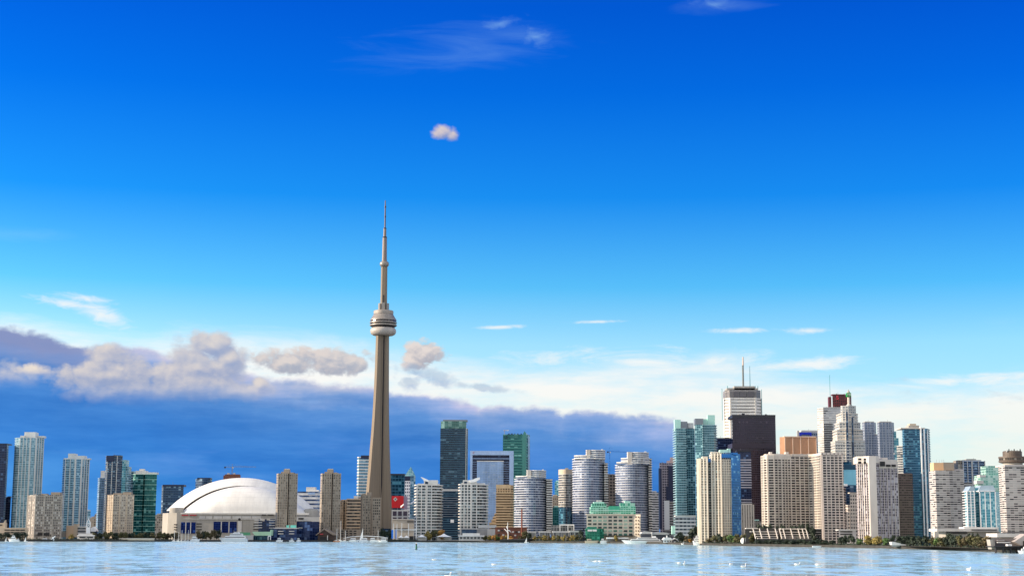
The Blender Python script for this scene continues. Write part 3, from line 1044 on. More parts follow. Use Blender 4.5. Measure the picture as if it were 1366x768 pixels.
def crane(label, px, ytop, ybot, xl, xr, yj, off, mat, jy=0.0):
    Y = shore_Y(px) + off
    k = Y / FPX
    b0 = at(px, ybot, Y)
    o = thing('tower_crane', label, 'crane', b0)
    top = at(px, ytop, Y).z - b0.z
    j = at(px, yj, Y).z - b0.z
    bm = bmesh.new()
    w = 1.0 * k
    for sx, sy in ((-1, -1), (1, -1), (1, 1), (-1, 1)):
        add_bar(bm, (sx * w * 0.5, sy * w * 0.5, 0), (sx * w * 0.5, sy * w * 0.5, j), 0.32 * k)
    n = 9
    for i in range(n):
        z0, z1 = j * i / n, j * (i + 1) / n
        s = 1 if i % 2 else -1
        for yy in (-w * 0.5, w * 0.5):
            add_bar(bm, (-s * w * 0.5, yy, z0), (s * w * 0.5, yy, z1), 0.28 * k)
    mesh_obj('mast', bm, mat, o)
    bm = bmesh.new()
    L0, L1 = (xl - px) * k, (xr - px) * k
    dz = jy * k
    add_bar(bm, (0, -w * 0.4, j), (L1, -w * 0.4, j + dz), 0.3 * k)
    add_bar(bm, (0, w * 0.4, j), (L1, w * 0.4, j + dz), 0.3 * k)
    add_bar(bm, (0, 0, j + 1.0 * k), (L1, 0, j + 0.6 * k + dz), 0.3 * k)
    n = 14
    for i in range(n):
        a, c = L1 * i / n, L1 * (i + 1) / n
        add_bar(bm, (a, -w * 0.4, j + dz * i / n), ((a + c) / 2, 0, j + 0.9 * k + dz * i / n), 0.2 * k)
        add_bar(bm, ((a + c) / 2, 0, j + 0.9 * k + dz * i / n), (c, w * 0.4, j + dz * (i + 1) / n), 0.2 * k)
    mesh_obj('jib', bm, mat, o)
    bm = bmesh.new()
    add_bar(bm, (0, 0, j), (L0, 0, j), 0.7 * k)
    mesh_obj('counter_jib', bm, mat, o)
    bm = bmesh.new()
    add_box(bm, L0, L0 + 2.0 * k, -0.6 * k, 0.6 * k, j - 1.6 * k, j + 0.4 * k)
    mesh_obj('counterweight', bm, DARKM, o)
    bm = bmesh.new()
    add_bar(bm, (0, 0, j), (0, 0, top), 0.6 * k)
    add_bar(bm, (0, 0, top), (L1 * 0.6, 0, j + 0.9 * k), 0.14 * k)
    add_bar(bm, (0, 0, top), (L0, 0, j), 0.14 * k)
    mesh_obj('apex_mast', bm, mat, o)
    bm = bmesh.new()
    add_box(bm, 0.2 * k, 1.6 * k, -0.8 * k, 0.8 * k, j - 1.8 * k, j - 0.2 * k)
    mesh_obj('cab', bm, PALEG, o)
    return o


crane('grey tower crane standing above the white stadium dome', 309.5, 618.5, 634, 299, 341, 622.5, 765, plain('crane_grey', lin(120, 140, 176), 0.5))

# ------------------------------------------------------------------ blocks between stadium and tower
t = Tower('office_building', 'white long office building with blue strip windows right of the dome', 700, [(397, 0), (424, 0), (428.5, 8)], 655, facade('white_strip_wall', lin(96, 116, 160), lin(180, 190, 210), lin(226, 226, 226), 0.55, 0.0, 0.4, 0.2, 0.25), fh=5.2, bay=4, cat='building', D=40)
t.box('roof_plant_room', 408.5, 421, 649.3, 655.3, WHITE, 5, 14)
t.box('roof_plant_room', 421, 425, 653, 655.3, WHITE, 5, 14)
t.box('roof_louvre', 411, 420.5, 656.5, 659, LBLUEP, -0.5, 1)


def brown_tower(lab, xl, xm, xr, ytop, pl, pr, off, bot):
    t = Tower('apartment_tower', lab, off, [(xl, 10), (xl + 2.4, 0), (xm - 0.6, 0), (xm - 0.3, 7), (xm + 0.9, 7), (xm + 1.2, 2), (xr, 2)], ytop, BROWNWALL, fh=3.3, bay=2.4, group='twin brown apartment towers')
    t.fins(BROWNC, 3.0, 0.9, 0.5, edges=[1, 5])
    t.box('roof_plant_room', pl, pr, ytop - 5.4, ytop + 0.3, BROWNC, 4, 10)
    t.box('roof_plant_room', pl - 3.5, pl, ytop - 2.2, ytop + 0.3, BROWNC, 5, 9)
    t.box('roof_parapet', xm + 1.5, xm + 6, ytop - 1.3, ytop + 0.3, BROWNC, 4, 9)
    t.box('roof_rail', pl + 1, pr + 0.5, ytop - 6.2, ytop - 5.3, PALEG, 6, 0.5)
    return t


brown_tower('brown concrete apartment tower standing in front of the dome', 369, 385, 397.3, 631, 378.5, 386, 60, 700)
brown_tower('brown concrete apartment tower standing right of the dome against open sky', 427.6, 443.3, 455, 631, 436.5, 444, 60, 707)

t = Tower('apartment_block', 'narrow dark brown slab with vertical slots beside the second brown tower', 130, [(454, 0), (458, 0), (458.3, 4), (460.4, 4), (460.7, 0), (464, 0)], 667, BROWNWALL, fh=3.3, bay=2.2, cat='building')
t.fins(BROWNC, 3.2, 0.8, 0.6, edges=[0, 4])
t.box('roof_parapet', 455, 463.5, 665.8, 667.4, BROWNC, 3, 8)
t = Tower('apartment_block', 'brown apartment block with strong horizontal balcony bands left of the needle tower', 100, [(463.6, 0), (483, 0)], 664.5, DEEPWIN, fh=4.1, bay=3, cat='building')
t.bands(plain('light_brown_concrete', lin(178, 164, 148), 0.8), 1.2, 0.45)
t.box('roof_plant_room', 472, 478, 661, 664.6, WHITE, 5, 8)
t.box('roof_plant_room', 479, 483, 662.6, 664.6, BROWNC, 5, 8)
t = Tower('apartment_block', 'tallest block of the brown cluster at the foot of the needle tower', 70, [(482, 4), (484, 0), (495.3, 0)], 659.5, BROWNWALL, fh=3.4, bay=2.4, cat='building')
t.fins(BROWNC, 4.0, 1.0, 0.6)
t.box('roof_plant_room', 489.5, 495, 656, 659.7, BROWNC, 4, 8)
t.box('roof_plant_room', 483, 487, 657.8, 659.7, BROWNC, 4, 8)
t = Tower('apartment_block', 'brown gridded block directly in front of the needle tower shaft', 60, [(495.6, 2), (497.3, 0), (508, 0)], 664.3, BROWNWALL, fh=3.6, bay=2.6, cat='building')
t.fins(BROWNC, 2.8, 0.8, 0.5)
t.box('roof_parapet', 497, 507.8, 663.2, 664.6, BROWNC, 2, 8)

t = Tower('office_tower', 'blue glass tower with white floor bands partly hidden by the needle tower', 820, [(477, 3), (479, 0), (496, 0)], 609, BLUEGLASS, fh=4.0, bay=3)
t.bands(WHITE, 0.6, 0.3, name='floor_band')
t.box('roof_cap', 481.5, 495, 607, 611.5, NAVYP, -0.8, 18)

# ------------------------------------------------------------------ observation tower
CN_OFF = 470.0
CX = 506.6
Yc = shore_Y(CX) + CN_OFF
kc = Yc / FPX
base_pt = at(CX, 712, Yc)
cn = thing('observation_tower', 'very tall concrete needle tower with round observation pod and antenna mast', 'tower', (base_pt.x, Yc, LAND_Z - 0.3))
zz = lambda py: at(511, py, Yc).z - (LAND_Z - 0.3)
m, N, b = new_mat('tower_concrete')
g = N.new('ShaderNodeTexCoord').outputs['Object']
st = N.noise(N.vm('MULTIPLY', g, (0.35, 0.35, 0.012)), 1.0, 4, 0.6)
ln_ = N.sm(N.m('FRACT', N.m('DIVIDE', N.sep(g)[2], 6.0)), 0.0, 0.06, 0.93, 1.0)
k = N.m('MULTIPLY', N.sm(st, 0.3, 0.7, 0.88, 1.1, 'LINEAR'), ln_)
N.put(b.inputs['Base Color'], N.mix(1.0, lin(132, 119, 103), N.xyz(k, k, k), 'MULTIPLY'))
b.inputs['Roughness'].default_value = 0.85
CNC = m
arms = [math.radians(a) for a in (222, 346, 104)]
# height row, reach of the left and rear arms, reach of the right arm
lev = [(712, 26.8, 17.2), (690, 24.6, 16.0), (655, 21.4, 14.0), (625, 18.9, 12.5), (600, 17.0, 11.2), (575, 15.0, 10.2), (550, 13.4, 9.4), (520, 12.0, 8.7), (490, 11.0, 8.2), (447, 10.2, 7.7), (436, 10.0, 7.6)]
bm = bmesh.new()
rows = []
for py, R1, R2 in lev:
    z = zz(py)
    core = (5.6 + 0.05 * max(0, R1 - 10)) * kc
    row = []
    for a, R in zip(arms, (R1, R2, R1)):
        hw = (2.4 + 0.05 * (R - 9)) * kc
        u = Vector((math.cos(a), math.sin(a)))
        w = Vector((-u.y, u.x))
        for q in (u * core * 0.62 - w * hw * 1.35, u * R * kc - w * hw, u * R * kc + w * hw, u * core * 0.62 + w * hw * 1.35):
            row.append(bm.verts.new((q.x, q.y, z)))
        v2 = Vector((math.cos(a + PI / 3), math.sin(a + PI / 3))) * core
        w2 = Vector((-v2.y, v2.x)).normalized() * 1.7 * kc
        row.append(bm.verts.new((v2.x - w2.x, v2.y - w2.y, z)))
        row.append(bm.verts.new((v2.x + w2.x, v2.y + w2.y, z)))
    rows.append(row)
for r0, r1 in zip(rows, rows[1:]):
    n = len(r0)
    for i in range(n):
        j = (i + 1) % n
        bm.faces.new((r0[i], r0[j], r1[j], r1[i]))
bmesh.ops.recalc_face_normals(bm, faces=bm.faces[:])
mesh_obj('shaft', bm, CNC, cn)
bm = bmesh.new()                                   # glazed lift run in the recess that faces the lake
a = math.radians(286)
u = Vector((math.cos(a), math.sin(a)))
w = Vector((-u.y, u.x))
for (p0, p1) in zip(lev, lev[1:]):
    c0 = u * (6.2 * kc)
    hwid = 0.8 * kc
    q = [(c0 - w * hwid), (c0 + w * hwid)]
    v = [bm.verts.new((q[0].x, q[0].y, zz(p0[0]))), bm.verts.new((q[1].x, q[1].y, zz(p0[0]))), bm.verts.new((q[1].x, q[1].y, zz(p1[0]))), bm.verts.new((q[0].x, q[0].y, zz(p1[0])))]
    bm.faces.new(v)
bmesh.ops.solidify(bm, geom=bm.faces[:], thickness=1.0 * kc)
mesh_obj('lift_glazing', bm, DARKM, cn)
r = lambda px_: px_ * kc
CNM = plain('pod_metal', lin(146, 138, 130), 0.4, 0.25)
PODW = plain('pod_radome', lin(172, 165, 158), 0.5)
PODWIN = facade('pod_window_band', lin(30, 30, 36), lin(90, 90, 96), lin(60, 58, 60), 0.1, 0.12, 0.5, 0.12, 0.2)


def cn_lathe(name, prof, mat, smooth=False, seg=40):
    bm = bmesh.new()
    add_lathe(bm, [(r(a), zz(y)) for a, y in prof], seg)
    return mesh_obj(name, bm, mat, cn, smooth=smooth)


cn_lathe('radome_ring', [(8.6, 447.5), (13.5, 447.2), (16.2, 445.6), (17.4, 442.6), (17.2, 439.6), (15.4, 437.4), (13, 436.8)], PODW, True)
cn_lathe('pod_underside', [(13.4, 437.4), (16.0, 435.9), (17.6, 434.9)], DARKM)
cn_lathe('pod_lower_deck', [(17.6, 435.0), (18.2, 434.4), (18.2, 433.2), (17.7, 432.9)], CNM)
cn_lathe('pod_window_band', [(17.1, 433.1), (17.3, 431.2)], PODWIN)
cn_lathe('pod_middle_deck', [(17.7, 431.4), (18.3, 430.9), (18.2, 429.7), (17.6, 429.4)], CNM)
cn_lathe('pod_window_band', [(16.9, 429.6), (16.5, 427.2)], PODWIN)
cn_lathe('pod_roof', [(17.8, 427.7), (17.6, 426.6), (15.6, 423.5), (14.0, 420.9), (13.0, 419.2)], CNM)
cn_lathe('pod_upper_drum', [(12.4, 419.4), (13.3, 418.9), (13.4, 415.2), (12.6, 414.4), (6, 414.2)], plain('pod_drum', lin(160, 150, 140), 0.5))
# collar blocks and hexagonal upper shaft
bm = bmesh.new()
for i in range(6):
    an = math.radians(30 + 60 * i)
    ux = Vector((math.cos(an), math.sin(an)))
    wx = Vector((-ux.y, ux.x))
    pl = [ux * r(4.2) - wx * r(2.2), ux * r(7.0) - wx * r(2.2), ux * r(7.0) + wx * r(2.2), ux * r(4.2) + wx * r(2.2)]
    add_prism(bm, [(q.x, q.y) for q in pl], zz(414.3), zz(404.2 + (i % 2) * 1.2))
mesh_obj('collar_blocks', bm, CNM, cn)
cn_lathe('upper_shaft', [(4.6, 414.4), (4.4, 390), (4.2, 355)], CNC, seg=6)
bm = bmesh.new()
for (ya, yb) in ((404, 394),):
    add_prism(bm, [(-r(0.6), -r(4.5)), (r(0.6), -r(4.5)), (r(0.6), -r(3.5)), (-r(0.6), -r(3.5))], zz(ya), zz(yb))
mesh_obj('shaft_louvre', bm, DARKM, cn)
cn_lathe('sky_pod', [(4.2, 356), (5.6, 354.6), (6.2, 352.9), (6.1, 350.8), (5.2, 349.4), (3.4, 348.4)], CNM, True)
ANT = plain('antenna_sleeve', lin(124, 110, 102), 0.5)
cn_lathe('antenna_lower', [(3.4, 349), (3.2, 340), (2.9, 317)], ANT, seg=12)
cn_lathe('antenna_joint', [(3.0, 317.3), (3.1, 316.2), (2.2, 315.6)], DARKM, seg=12)
cn_lathe('antenna_middle', [(2.0, 316), (1.9, 305)], ANT, seg=12)
cn_lathe('antenna_joint', [(2.1, 305.3), (2.1, 304.2), (1.2, 303.7)], DARKM, seg=12)
cn_lathe('antenna_upper', [(1.05, 304), (0.95, 288), (0.8, 276), (0.6, 267.5)], plain('antenna_dark', lin(80, 70, 72), 0.5), seg=10)
for y in (289, 276):
    cn_lathe('antenna_joint', [(1.2, y + 1), (1.2, y - 1)], DARKM, seg=10)
bm = bmesh.new()
add_box(bm, -r(23), r(15), -r(12), r(12), 0, zz(704.5))
mesh_obj('base_pavilion', bm, DARKBLUE, cn)

# ------------------------------------------------------------------ right of the observation tower
t = Tower('office_building', 'teal glass office block behind the red sign, right of the needle tower', 640, [(519, 0), (540, 0)], 633, DEEPTEAL, fh=4.2, bay=4.2, cat='building')
t.box('roof_rim', 519, 540, 631.4, 633.4, DARKM, -0.8, 16)
t = Tower('office_tower', 'slim office tower with glass pyramid roof behind the red sign', 620, [(540, 0), (547.3, 0), (554.3, 6)], 634.5, BLUEGLASS, fh=3.6, bay=2.4, cat='tower', D=16)
t.box('white_grid_front', 540.2, 547.2, 641, 690, facade('white_grid_wall', lin(60, 76, 110), lin(150, 160, 180), lin(226, 226, 230), 0.45, 0.4, 0.3, 0.2, 0.2), -0.9, 1.4, fh=4.2, bay=2.3)
bm = bmesh.new()
add_prism(bm, t.plan, t.z(547, 634.4), t.z(547, 621.5), 2.2 * t.k, 3 * t.k, top_pts=[(t.plan[2][0] * 0.1 + sum(p[0] for p in t.plan) / 5 * 0.9 + 0.02 * a, sum(p[1] for p in t.plan) / 5 + 0.02 * b_) for a, b_ in ((-1, -1), (1, -1), (1, 0), (1, 1), (-1, 1))])
mesh_obj('pyramid_roof', bm, facade('pale_pyramid_glass', lin(96, 150, 164), lin(170, 206, 206), lin(130, 176, 182), 0.2, 0.16, 0.5, 0.14), t.o)
t.box('dark_band', 540, 547.2, 634.8, 641, NAVYP, -0.9, 1)

# red billboard on its frame, with the white four-petal emblem
t = Tower('billboard', 'large red rooftop billboard with a white diamond emblem beside the needle tower', 520, [(522.5, 0), (538.5, 0)], 661, SIGNRED, D=2, fh=3, bay=3, cat='billboard', body='sign_face', bottom=677)
bm = bmesh.new()
for ax, az_ in ((0, 1.25), (0, -1.25), (1.25, 0), (-1.25, 0), (0, 0)):
    add_lathe(bm, [(1.15 * t.k, 0), (1.15 * t.k, 0.7)], 14, ax * t.k, az_ * t.k)
o = mesh_obj('emblem', bm, PUREW, t.o)
p = at(527.5, 665.5, t.Y - 0.9)
o.location = (p.x - t.c.x, p.y - t.c.y, p.z - t.zb)
o.rotation_euler = (PI / 2, 0, 0)
t.box('frame_panel', 536.2, 543.5, 661.5, 679, plain('mauve_panel', lin(170, 150, 172), 0.5), 0.6, 2)
bm = bmesh.new()
for px in (524, 530, 536.5):
    c = at(px, 677, t.Y + 1.2)
    add_bar(bm, (c.x - t.c.x, c.y - t.c.y, 0.3 * t.k), (c.x - t.c.x, c.y - t.c.y, LAND_Z - t.zb), 0.7 * t.k)
mesh_obj('support_posts', bm, STEEL, t.o)


def dish(lab, px, py, L, ang, off):
    """tilted white tent sail panel on a post"""
    Y = shore_Y(px) + off
    k = Y / FPX
    p = at(px, py, Y)
    o = thing('rooftop_sail', lab, 'sail', p)
    bm = bmesh.new()
    c, s_ = math.cos(ang), math.sin(ang)
    for f0, f1, w0, w1 in ((-0.5, 0.0, 0.16, 0.34), (0.0, 0.5, 0.34, 0.12)):
        a, b2 = L * k * f0, L * k * f1
        v = [(a * c, -w0 * L * k, a * s_), (b2 * c, -w1 * L * k, b2 * s_), (b2 * c, w1 * L * k, b2 * s_ + 1.4 * k), (a * c, w0 * L * k, a * s_ + 1.4 * k)]
        lo = [bm.verts.new(q) for q in v]
        hi = [bm.verts.new((q[0], q[1], q[2] + 1.3 * k)) for q in v]
        bm.faces.new(list(reversed(lo)))
        bm.faces.new(hi)
        for i in range(4):
            bm.faces.new((lo[i], lo[(i + 1) % 4], hi[(i + 1) % 4], hi[i]))
    mesh_obj('sail_panel', bm, PUREW, o)
    bm = bmesh.new()
    add_bar(bm, (0, 0, 0), (0, 0, LAND_Z - p.z), 0.5 * k)
    mesh_obj('post', bm, STEEL, o)


dish('white sail shaped panel low beside the red billboard', 536.5, 675.5, 5.5, 0.65, 500)
dish('white sail shaped panel against the slim pyramid tower', 551, 670.5, 8.0, 0.62, 480)

t = Tower('arena', 'white framed hall with dark square windows below the red billboard', 330, [(522.5, 0), (545, 0)], 679.5, PALEG, fh=6, bay=7, cat='building', body='wall', D=40)
for i, (a, c) in enumerate(((524, 529), (531, 536), (538, 543))):
    t.box('window', a, c, 681.4, 687.4, plain('mauve_glass', lin(58, 48, 66), 0.25), -0.5, 1)
    t.box('window', a, c, 689.4, 692, plain('mauve_glass', None), -0.5, 1)
t = Tower('exhibition_hall', 'plain beige hall with a flat roof behind the white flag poles', 180, [(523, 0), (553, 0)], 692, plain('pale_beige_wall', lin(206, 198, 184), 0.8), fh=6, bay=8, cat='building', body='wall', D=40)
t.box('roof_edge', 523, 553, 691.6, 692.8, WHITE, -0.8, 30)
t.box('wall_slot', 543, 552, 694.8, 695.8, BLACKP, -0.5, 1)
t.box('doorway', 526, 534, 704, 707, plain('dark_doorway', lin(70, 64, 58), 0.8), -0.5, 1)
t.box('doorway', 536, 544, 704, 707, plain('dark_doorway', None), -0.5, 1)

# ------------------------------------------------------------------ two white condo towers and dark glass behind
WHITEGRID = facade('white_condo_window', lin(34, 48, 58), lin(150, 166, 170), lin(170, 176, 178), 0.15, 0.1, 0.4, 0.16, 0.3)


def white_condo(lab, x0, x1, ytop, beak, pent, off):
    w = x1 - x0
    t = Tower('condo_tower', lab, off, [(x0, 8), (x0 + 2, 0), (x0 + w * 0.42, 0), (x0 + w * 0.62, 1.5), (x0 + w * 0.8, 5), (x1 - 2, 12), (x1, 20)], ytop, WHITEGRID, fh=3.85, bay=3.2, group='white twin condo towers')
    t.bands(WHITE, 1.3, 0.31)
    t.fins(WHITE, 5.6, 1.2, 1.5, edges=[1, 2], name='piers')
    a, c, yp = pent
    t.box('roof_penthouse', a, c, yp, ytop + 0.3, WHITE, 5, 12)
    t.box('penthouse_window', a + 1.5, a + 5.5, yp + 1.8, ytop - 1.0, DARKBLUE, 4.6, 0.8)
    t.box('roof_terrace', x0 + 3, x1 - 4, ytop - 1.4, ytop + 0.3, WHITE, 8, 12)
    t.outline('roof_beak', beak, PUREW, 4, 6)
    return t


white_condo('white balconied condo tower whose roof beak points left', 554, 590, 646, [(561.0, 635.8), (563.8, 636.4), (571.5, 639.9), (571.5, 642.4), (565.5, 640.6)], (565.5, 584, 640), 90)
white_condo('white balconied condo tower whose roof beak points right', 612.6, 651, 645.3, [(640, 636.2), (640, 639.0), (633.5, 642.6), (627.0, 643.5), (627, 640.4), (636, 637.0)], (617.5, 636, 640), 90)

t = Tower('office_tower', 'tall dark blue banded glass tower with a pale green glass crown', 620, [(587.5, 0), (621.6, 0), (624, 12)], 571, BANDGLASS, fh=3.0, bay=4, D=34)
t.box('roof_crown', 588.2, 621.8, 561.5, 571.2, facade('pale_green_crown', lin(72, 116, 110), lin(140, 180, 170), lin(86, 128, 124), 0.15, 0.1, 0.5, 0.14), 1.5, 28, fh=4.5, bay=5)
t.outline('crown_slope', [(588.2, 571.2), (591.5, 562), (593, 562), (593, 571.2)], TEALP, 0.8, 3)
t.box('roof_rim', 591, 623.5, 559.6, 561.6, STEEL, 6, 20)
t.fins(PALEG, 60, 1.1, 0.5, edges=[1], name='corner_pier')
t = Tower('office_building', 'lower dark banded glass podium tower between the white twin condos', 420, [(588, 0), (614, 0)], 646, BANDGLASS, fh=3.0, bay=3, cat='building')
t.bands(STEEL, 0.4, 0.2, ytop=664, ybot=690, name='floor_band')
t.box('grey_band', 588, 614, 652, 654.6, PALEG, -0.5, 1)
t.box('square_sign', 601, 605.5, 692.5, 696.5, PUREW, -0.6, 0.8)

t = Tower('office_tower', 'pale blue glass tower set inside a broad portal frame', 520, [(629.5, 0), (682, 0)], 605.5, NAVYGLASS, fh=3.0, bay=3.4, D=34)
t.bands(LBLUEP, 0.3, 0.1, ytop=616, name='floor_band')
t.box('portal_top', 627.3, 685.2, 601, 606.6, LBLUEP, -3.5, 36)
t.box('portal_leg', 627.3, 630.3, 606.6, 705, LBLUEP, -3.5, 36)
t.box('portal_leg', 679.6, 685.2, 606.6, 705, LBLUEP, -3.5, 36)
t.box('portal_sill', 630.3, 679.6, 610.9, 611.8, LBLUEP, -1.0, 1)
t.box('inner_glass_panel', 636.3, 671.6, 614.8, 705, MIRROR, -2.2, 3, fh=3.0, bay=3.5)
t.box('panel_coping', 636, 672, 614.2, 615.4, WHITE, -2.5, 3)
p = at(631.9, 603.6, t.Y - 3.9)
lettering('roof_emblem', 'C', 3.4 * t.k, plain('faded_red', None), t.o, (p.x - t.c.x, p.y - t.c.y, p.z - t.zb))

t = Tower('office_building', 'gold banded office building stepping down in terraces to the left', 300, [(662, 0), (681, 0), (685, 4)], 646.5, GOLDWALL, fh=3.4, bay=5, cat='building')
t.bands(GOLD, 0.7, 0.42, ytop=656, name='floor_band')
t.box('roof_band', 661.8, 681, 646, 651, GOLD, -0.6, 18)
for k in range(6):
    t.fins
    t.box('pilaster', 663 + k * 3.4, 664 + k * 3.4, 651, 656.5, GOLD, -0.5, 1)
for i, (a, y) in enumerate(((659.5, 685), (657.5, 689), (655.5, 693), (653, 697))):
    t.box('terrace_step', a, 662.3, y, 709, GOLDWALL, 1.0 + i * 0.3, 16, fh=3.4, bay=5)
    t.box('terrace_edge', a - 0.3, 662.3, y - 0.6, y + 1.0, GOLD, 0.4, 3)
t = Tower('office_tower', 'green glass tower with a sharp corner fin and round emblem', 760, [(671, 0), (700.8, 0), (706.8, 20)], 579, TEALGLASS, fh=3.6, bay=5, D=26)
t.bands(plain('sea_green_panel', lin(70, 140, 132), 0.45), 0.4, 0.34, name='floor_band', ytop=586)
t.outline('corner_fin', [(696.5, 581), (699.6, 574.6), (702, 577.5), (702.2, 600), (699, 705), (697, 705)], plain('sea_green_panel', None), -0.8, 6)
t.outline('side_screen', [(702, 577.2), (706.6, 582), (706.6, 700), (702, 700)], LBLUEP, 12, 3)
bm = bmesh.new()
for q in range(24):
    a0, a1 = 2 * PI * q / 24, 2 * PI * (q + 1) / 24
    add_bar(bm, (math.cos(a0) * 1.7 * t.k, 0, math.sin(a0) * 1.7 * t.k), (math.cos(a1) * 1.7 * t.k, 0, math.sin(a1) * 1.7 * t.k), 0.9 * t.k, 0.8)
o = mesh_obj('round_emblem', bm, plain('deep_teal_paint', lin(8, 70, 84), 0.5), t.o)
p = at(675.2, 582.8, t.Y - 0.8)
o.location = (p.x - t.c.x, p.y - t.c.y, p.z - t.zb)
for x in (678, 682, 686, 690, 694.5):
    t.box('roof_unit', x, x + 1.6, 577.8, 579.3, DARKM if int(x) % 4 else WHITE, 4, 4)
t.box('roof_hoist', 671.5, 679, 573.4, 574.2, WHITE, 6, 1)
t.pole('hoist_post', 673, 573.4, 579.2, 0.6, STEEL, 6)

# ------------------------------------------------------------------ rounded lakefront condos
SOFTGLASS = facade('curved_condo_glass', lin(66, 84, 116), lin(160, 172, 190), lin(140, 150, 168), 0.15, 0.12, 0.5, 0.14, 0.3)


def rounded_condo(lab, x0, x1, ytop, fh, pent, wing, off, steps=()):
    t = Tower('condo_tower', lab, off, round_front(x0, x1, 20, 14, 2.2), ytop, SOFTGLASS, fh=fh, bay=2.8, D=18, group='rounded lakefront condos')
    t.bands(plain('bluish_white_slab', lin(186, 190, 198), 0.6), 0.9, 0.28)
    a, c, y = pent
    t.prism('penthouse', round_front(a, c, 8, 8), y, ytop + 0.3, SOFTGLASS, 14)
    pl = t.last_plan
    bm = bmesh.new()
    for yy in [y - 0.4 + 2.7 * i for i in range(int((ytop - y) / 2.7) + 1)]:
        add_prism(bm, offset_poly(pl, 0.6), t.z((a + c) / 2, yy + 1.2), t.z((a + c) / 2, yy))
    mesh_obj('penthouse_band', bm, WHITE, t.o)
    t.box('roof_plant_room', a + 0.5, a + (c - a) * 0.22, y - 0.6, ytop, WARMW, -0.4, 6)
    t.box('roof_vent', c - 5, c - 2.5, y - 1.2, y, WHITE, 8, 3)
    for (sa, sc, sy, dd) in steps:
        t.prism('roof_step', round_front(sa, sc, 8, 8), sy, ytop + 0.3, SOFTGLASS, 14)
        bm = bmesh.new()
        for yy in [sy - 0.3 + fh * i for i in range(max(1, int((ytop - sy) / fh) + 1))]:
            add_prism(bm, offset_poly(t.last_plan, 0.7), t.z((sa + sc) / 2, yy + 1.4), t.z((sa + sc) / 2, yy))
        mesh_obj('roof_step_band', bm, WHITE, t.o)
    if wing:
        a, c, y = wing
        t.box('side_wing', a, c, y, 712, DEEPWIN, 10, 16, fh=fh, bay=2.6)
        bm = bmesh.new()
        z = t.z(c, y) - 0.2
        A_, C_ = at(a, y, t.Y + 9.2).x - t.c.x, at(c, y, t.Y + 9.2).x - t.c.x + 0.8
        while z > 4:
            add_box(bm, A_, C_, t.Y + 9.2 - t.c.y, t.Y + 24 - t.c.y, z - t.fh * 0.36, z)
            z -= t.fh
        mesh_obj('wing_balconies', bm, WHITE, t.o)
    return t


rounded_condo('broad rounded white condo with balconies, beside the gold building', 686.6, 730, 637.5, 3.15, (703, 728, 627), (729, 736.3, 638.5), 90, steps=((688.5, 727, 634.5, 0),))
t = Tower('condo_tower', 'slender condo with beige round crown and teal base between rounded white condos', 240, round_front(745.6, 764, 14, 10), 631.5, CONDOGLASS, fh=3.2, bay=2.6)
t.bands(plain('stone_grey_slab', lin(176, 172, 164), 0.7), 0.8, 0.4, ybot=676)
t.prism('round_crown', round_front(745, 764.4, 13, 10), 625.5, 632, BEIGE, 14)
t.prism('glass_base', round_front(745.2, 764.4, 14.5, 10), 676, 706, DEEPTEAL, 14)
t.box('roof_vent', 754, 758, 623.8, 625.6, GREYC, 8, 5)
t.box('side_fin', 763.6, 767, 634, 712, PALEG, 9, 10)
rounded_condo('tall rounded white condo right of the slender beige crowned one', 764, 806.5, 611, 3.2, (782, 807, 600), (806, 810.5, 617), 200, steps=((766.5, 806.5, 607, 0),))
t = Tower('construction_block', 'unfinished grey concrete frame between two tall rounded condos', 420, [(808, 0), (822, 0)], 632, DEEPWIN, fh=4.2, bay=4, cat='building')
t.bands(plain('raw_concrete', lin(120, 112, 106), 0.9), 0.6, 0.3, name='floor_slab')
t.fins(plain('raw_concrete', None), 4.5, 0.9, 0.5)
crane('blue tower crane between the tall rounded condos', 813.3, 596.5, 634, 810, 836, 602, 425, plain('crane_blue', lin(58, 130, 210), 0.5), jy=-0.6)
rounded_condo('tall rounded condo with warm stepped left flank, in front of the dark towers', 821.2, 866, 619, 3.2, (837, 865, 603), (865, 869, 611), 240, steps=((829, 866, 610.5, 0), (823, 866, 616, 0)))

# ------------------------------------------------------------------ terminal warehouse with green glass upper floors
t = Tower('terminal_building', 'cream warehouse with gridded windows and green glass upper storeys', 110, [(782.5, 0), (845.5, 0), (854.5, -3)], 685.5, CREAM, fh=5, bay=6.2, cat='building', body='wall', D=40)
WIN = [plain('window_dark', lin(40, 58, 58), 0.2), plain('window_green', lin(64, 110, 96), 0.2), plain('window_pale', lin(150, 176, 160), 0.25)]
rng = random.Random(3)
for r_ in range(6):
    for c_ in range(9):
        x = 784.2 + c_ * 6.85
        y = 688.0 + r_ * 4.6
        t.box('window', x, x + 4.7, y, y + 2.5, rng.choice([WIN[0], WIN[0], WIN[1], WIN[2]]), -0.35, 0.6)
    for c_ in range(2):
        t.box('window', 847.6 + c_ * 3.4, 849.4 + c_ * 3.4, 688.2 + r_ * 4.6, 690.2 + r_ * 4.6, plain('window_tan', lin(120, 104, 88), 0.3), -3.3, 0.6)
t.box('cornice', 782, 845.5, 685, 686.3, CREAM, -1.0, 10)
GREENROOF = facade('green_glass_storey', lin(60, 150, 124), lin(170, 214, 196), lin(150, 204, 184), 0.22, 0.2, 0.45, 0.16, 0.35)
t.box('upper_storey', 788, 848, 675.5, 685.4, GREENROOF, 5, 28, fh=4.8, bay=3.4)
t.box('upper_storey', 789.5, 809, 671, 675.8, GREENROOF, 7, 22, fh=4.6, bay=3.2)
t.box('upper_storey', 792, 806, 669, 671.2, TEALP, 9, 16, fh=4.6, bay=3.2)
t.box('upper_storey', 827.5, 847, 670.5, 675.8, GREENROOF, 6, 22, fh=4.6, bay=3.2)
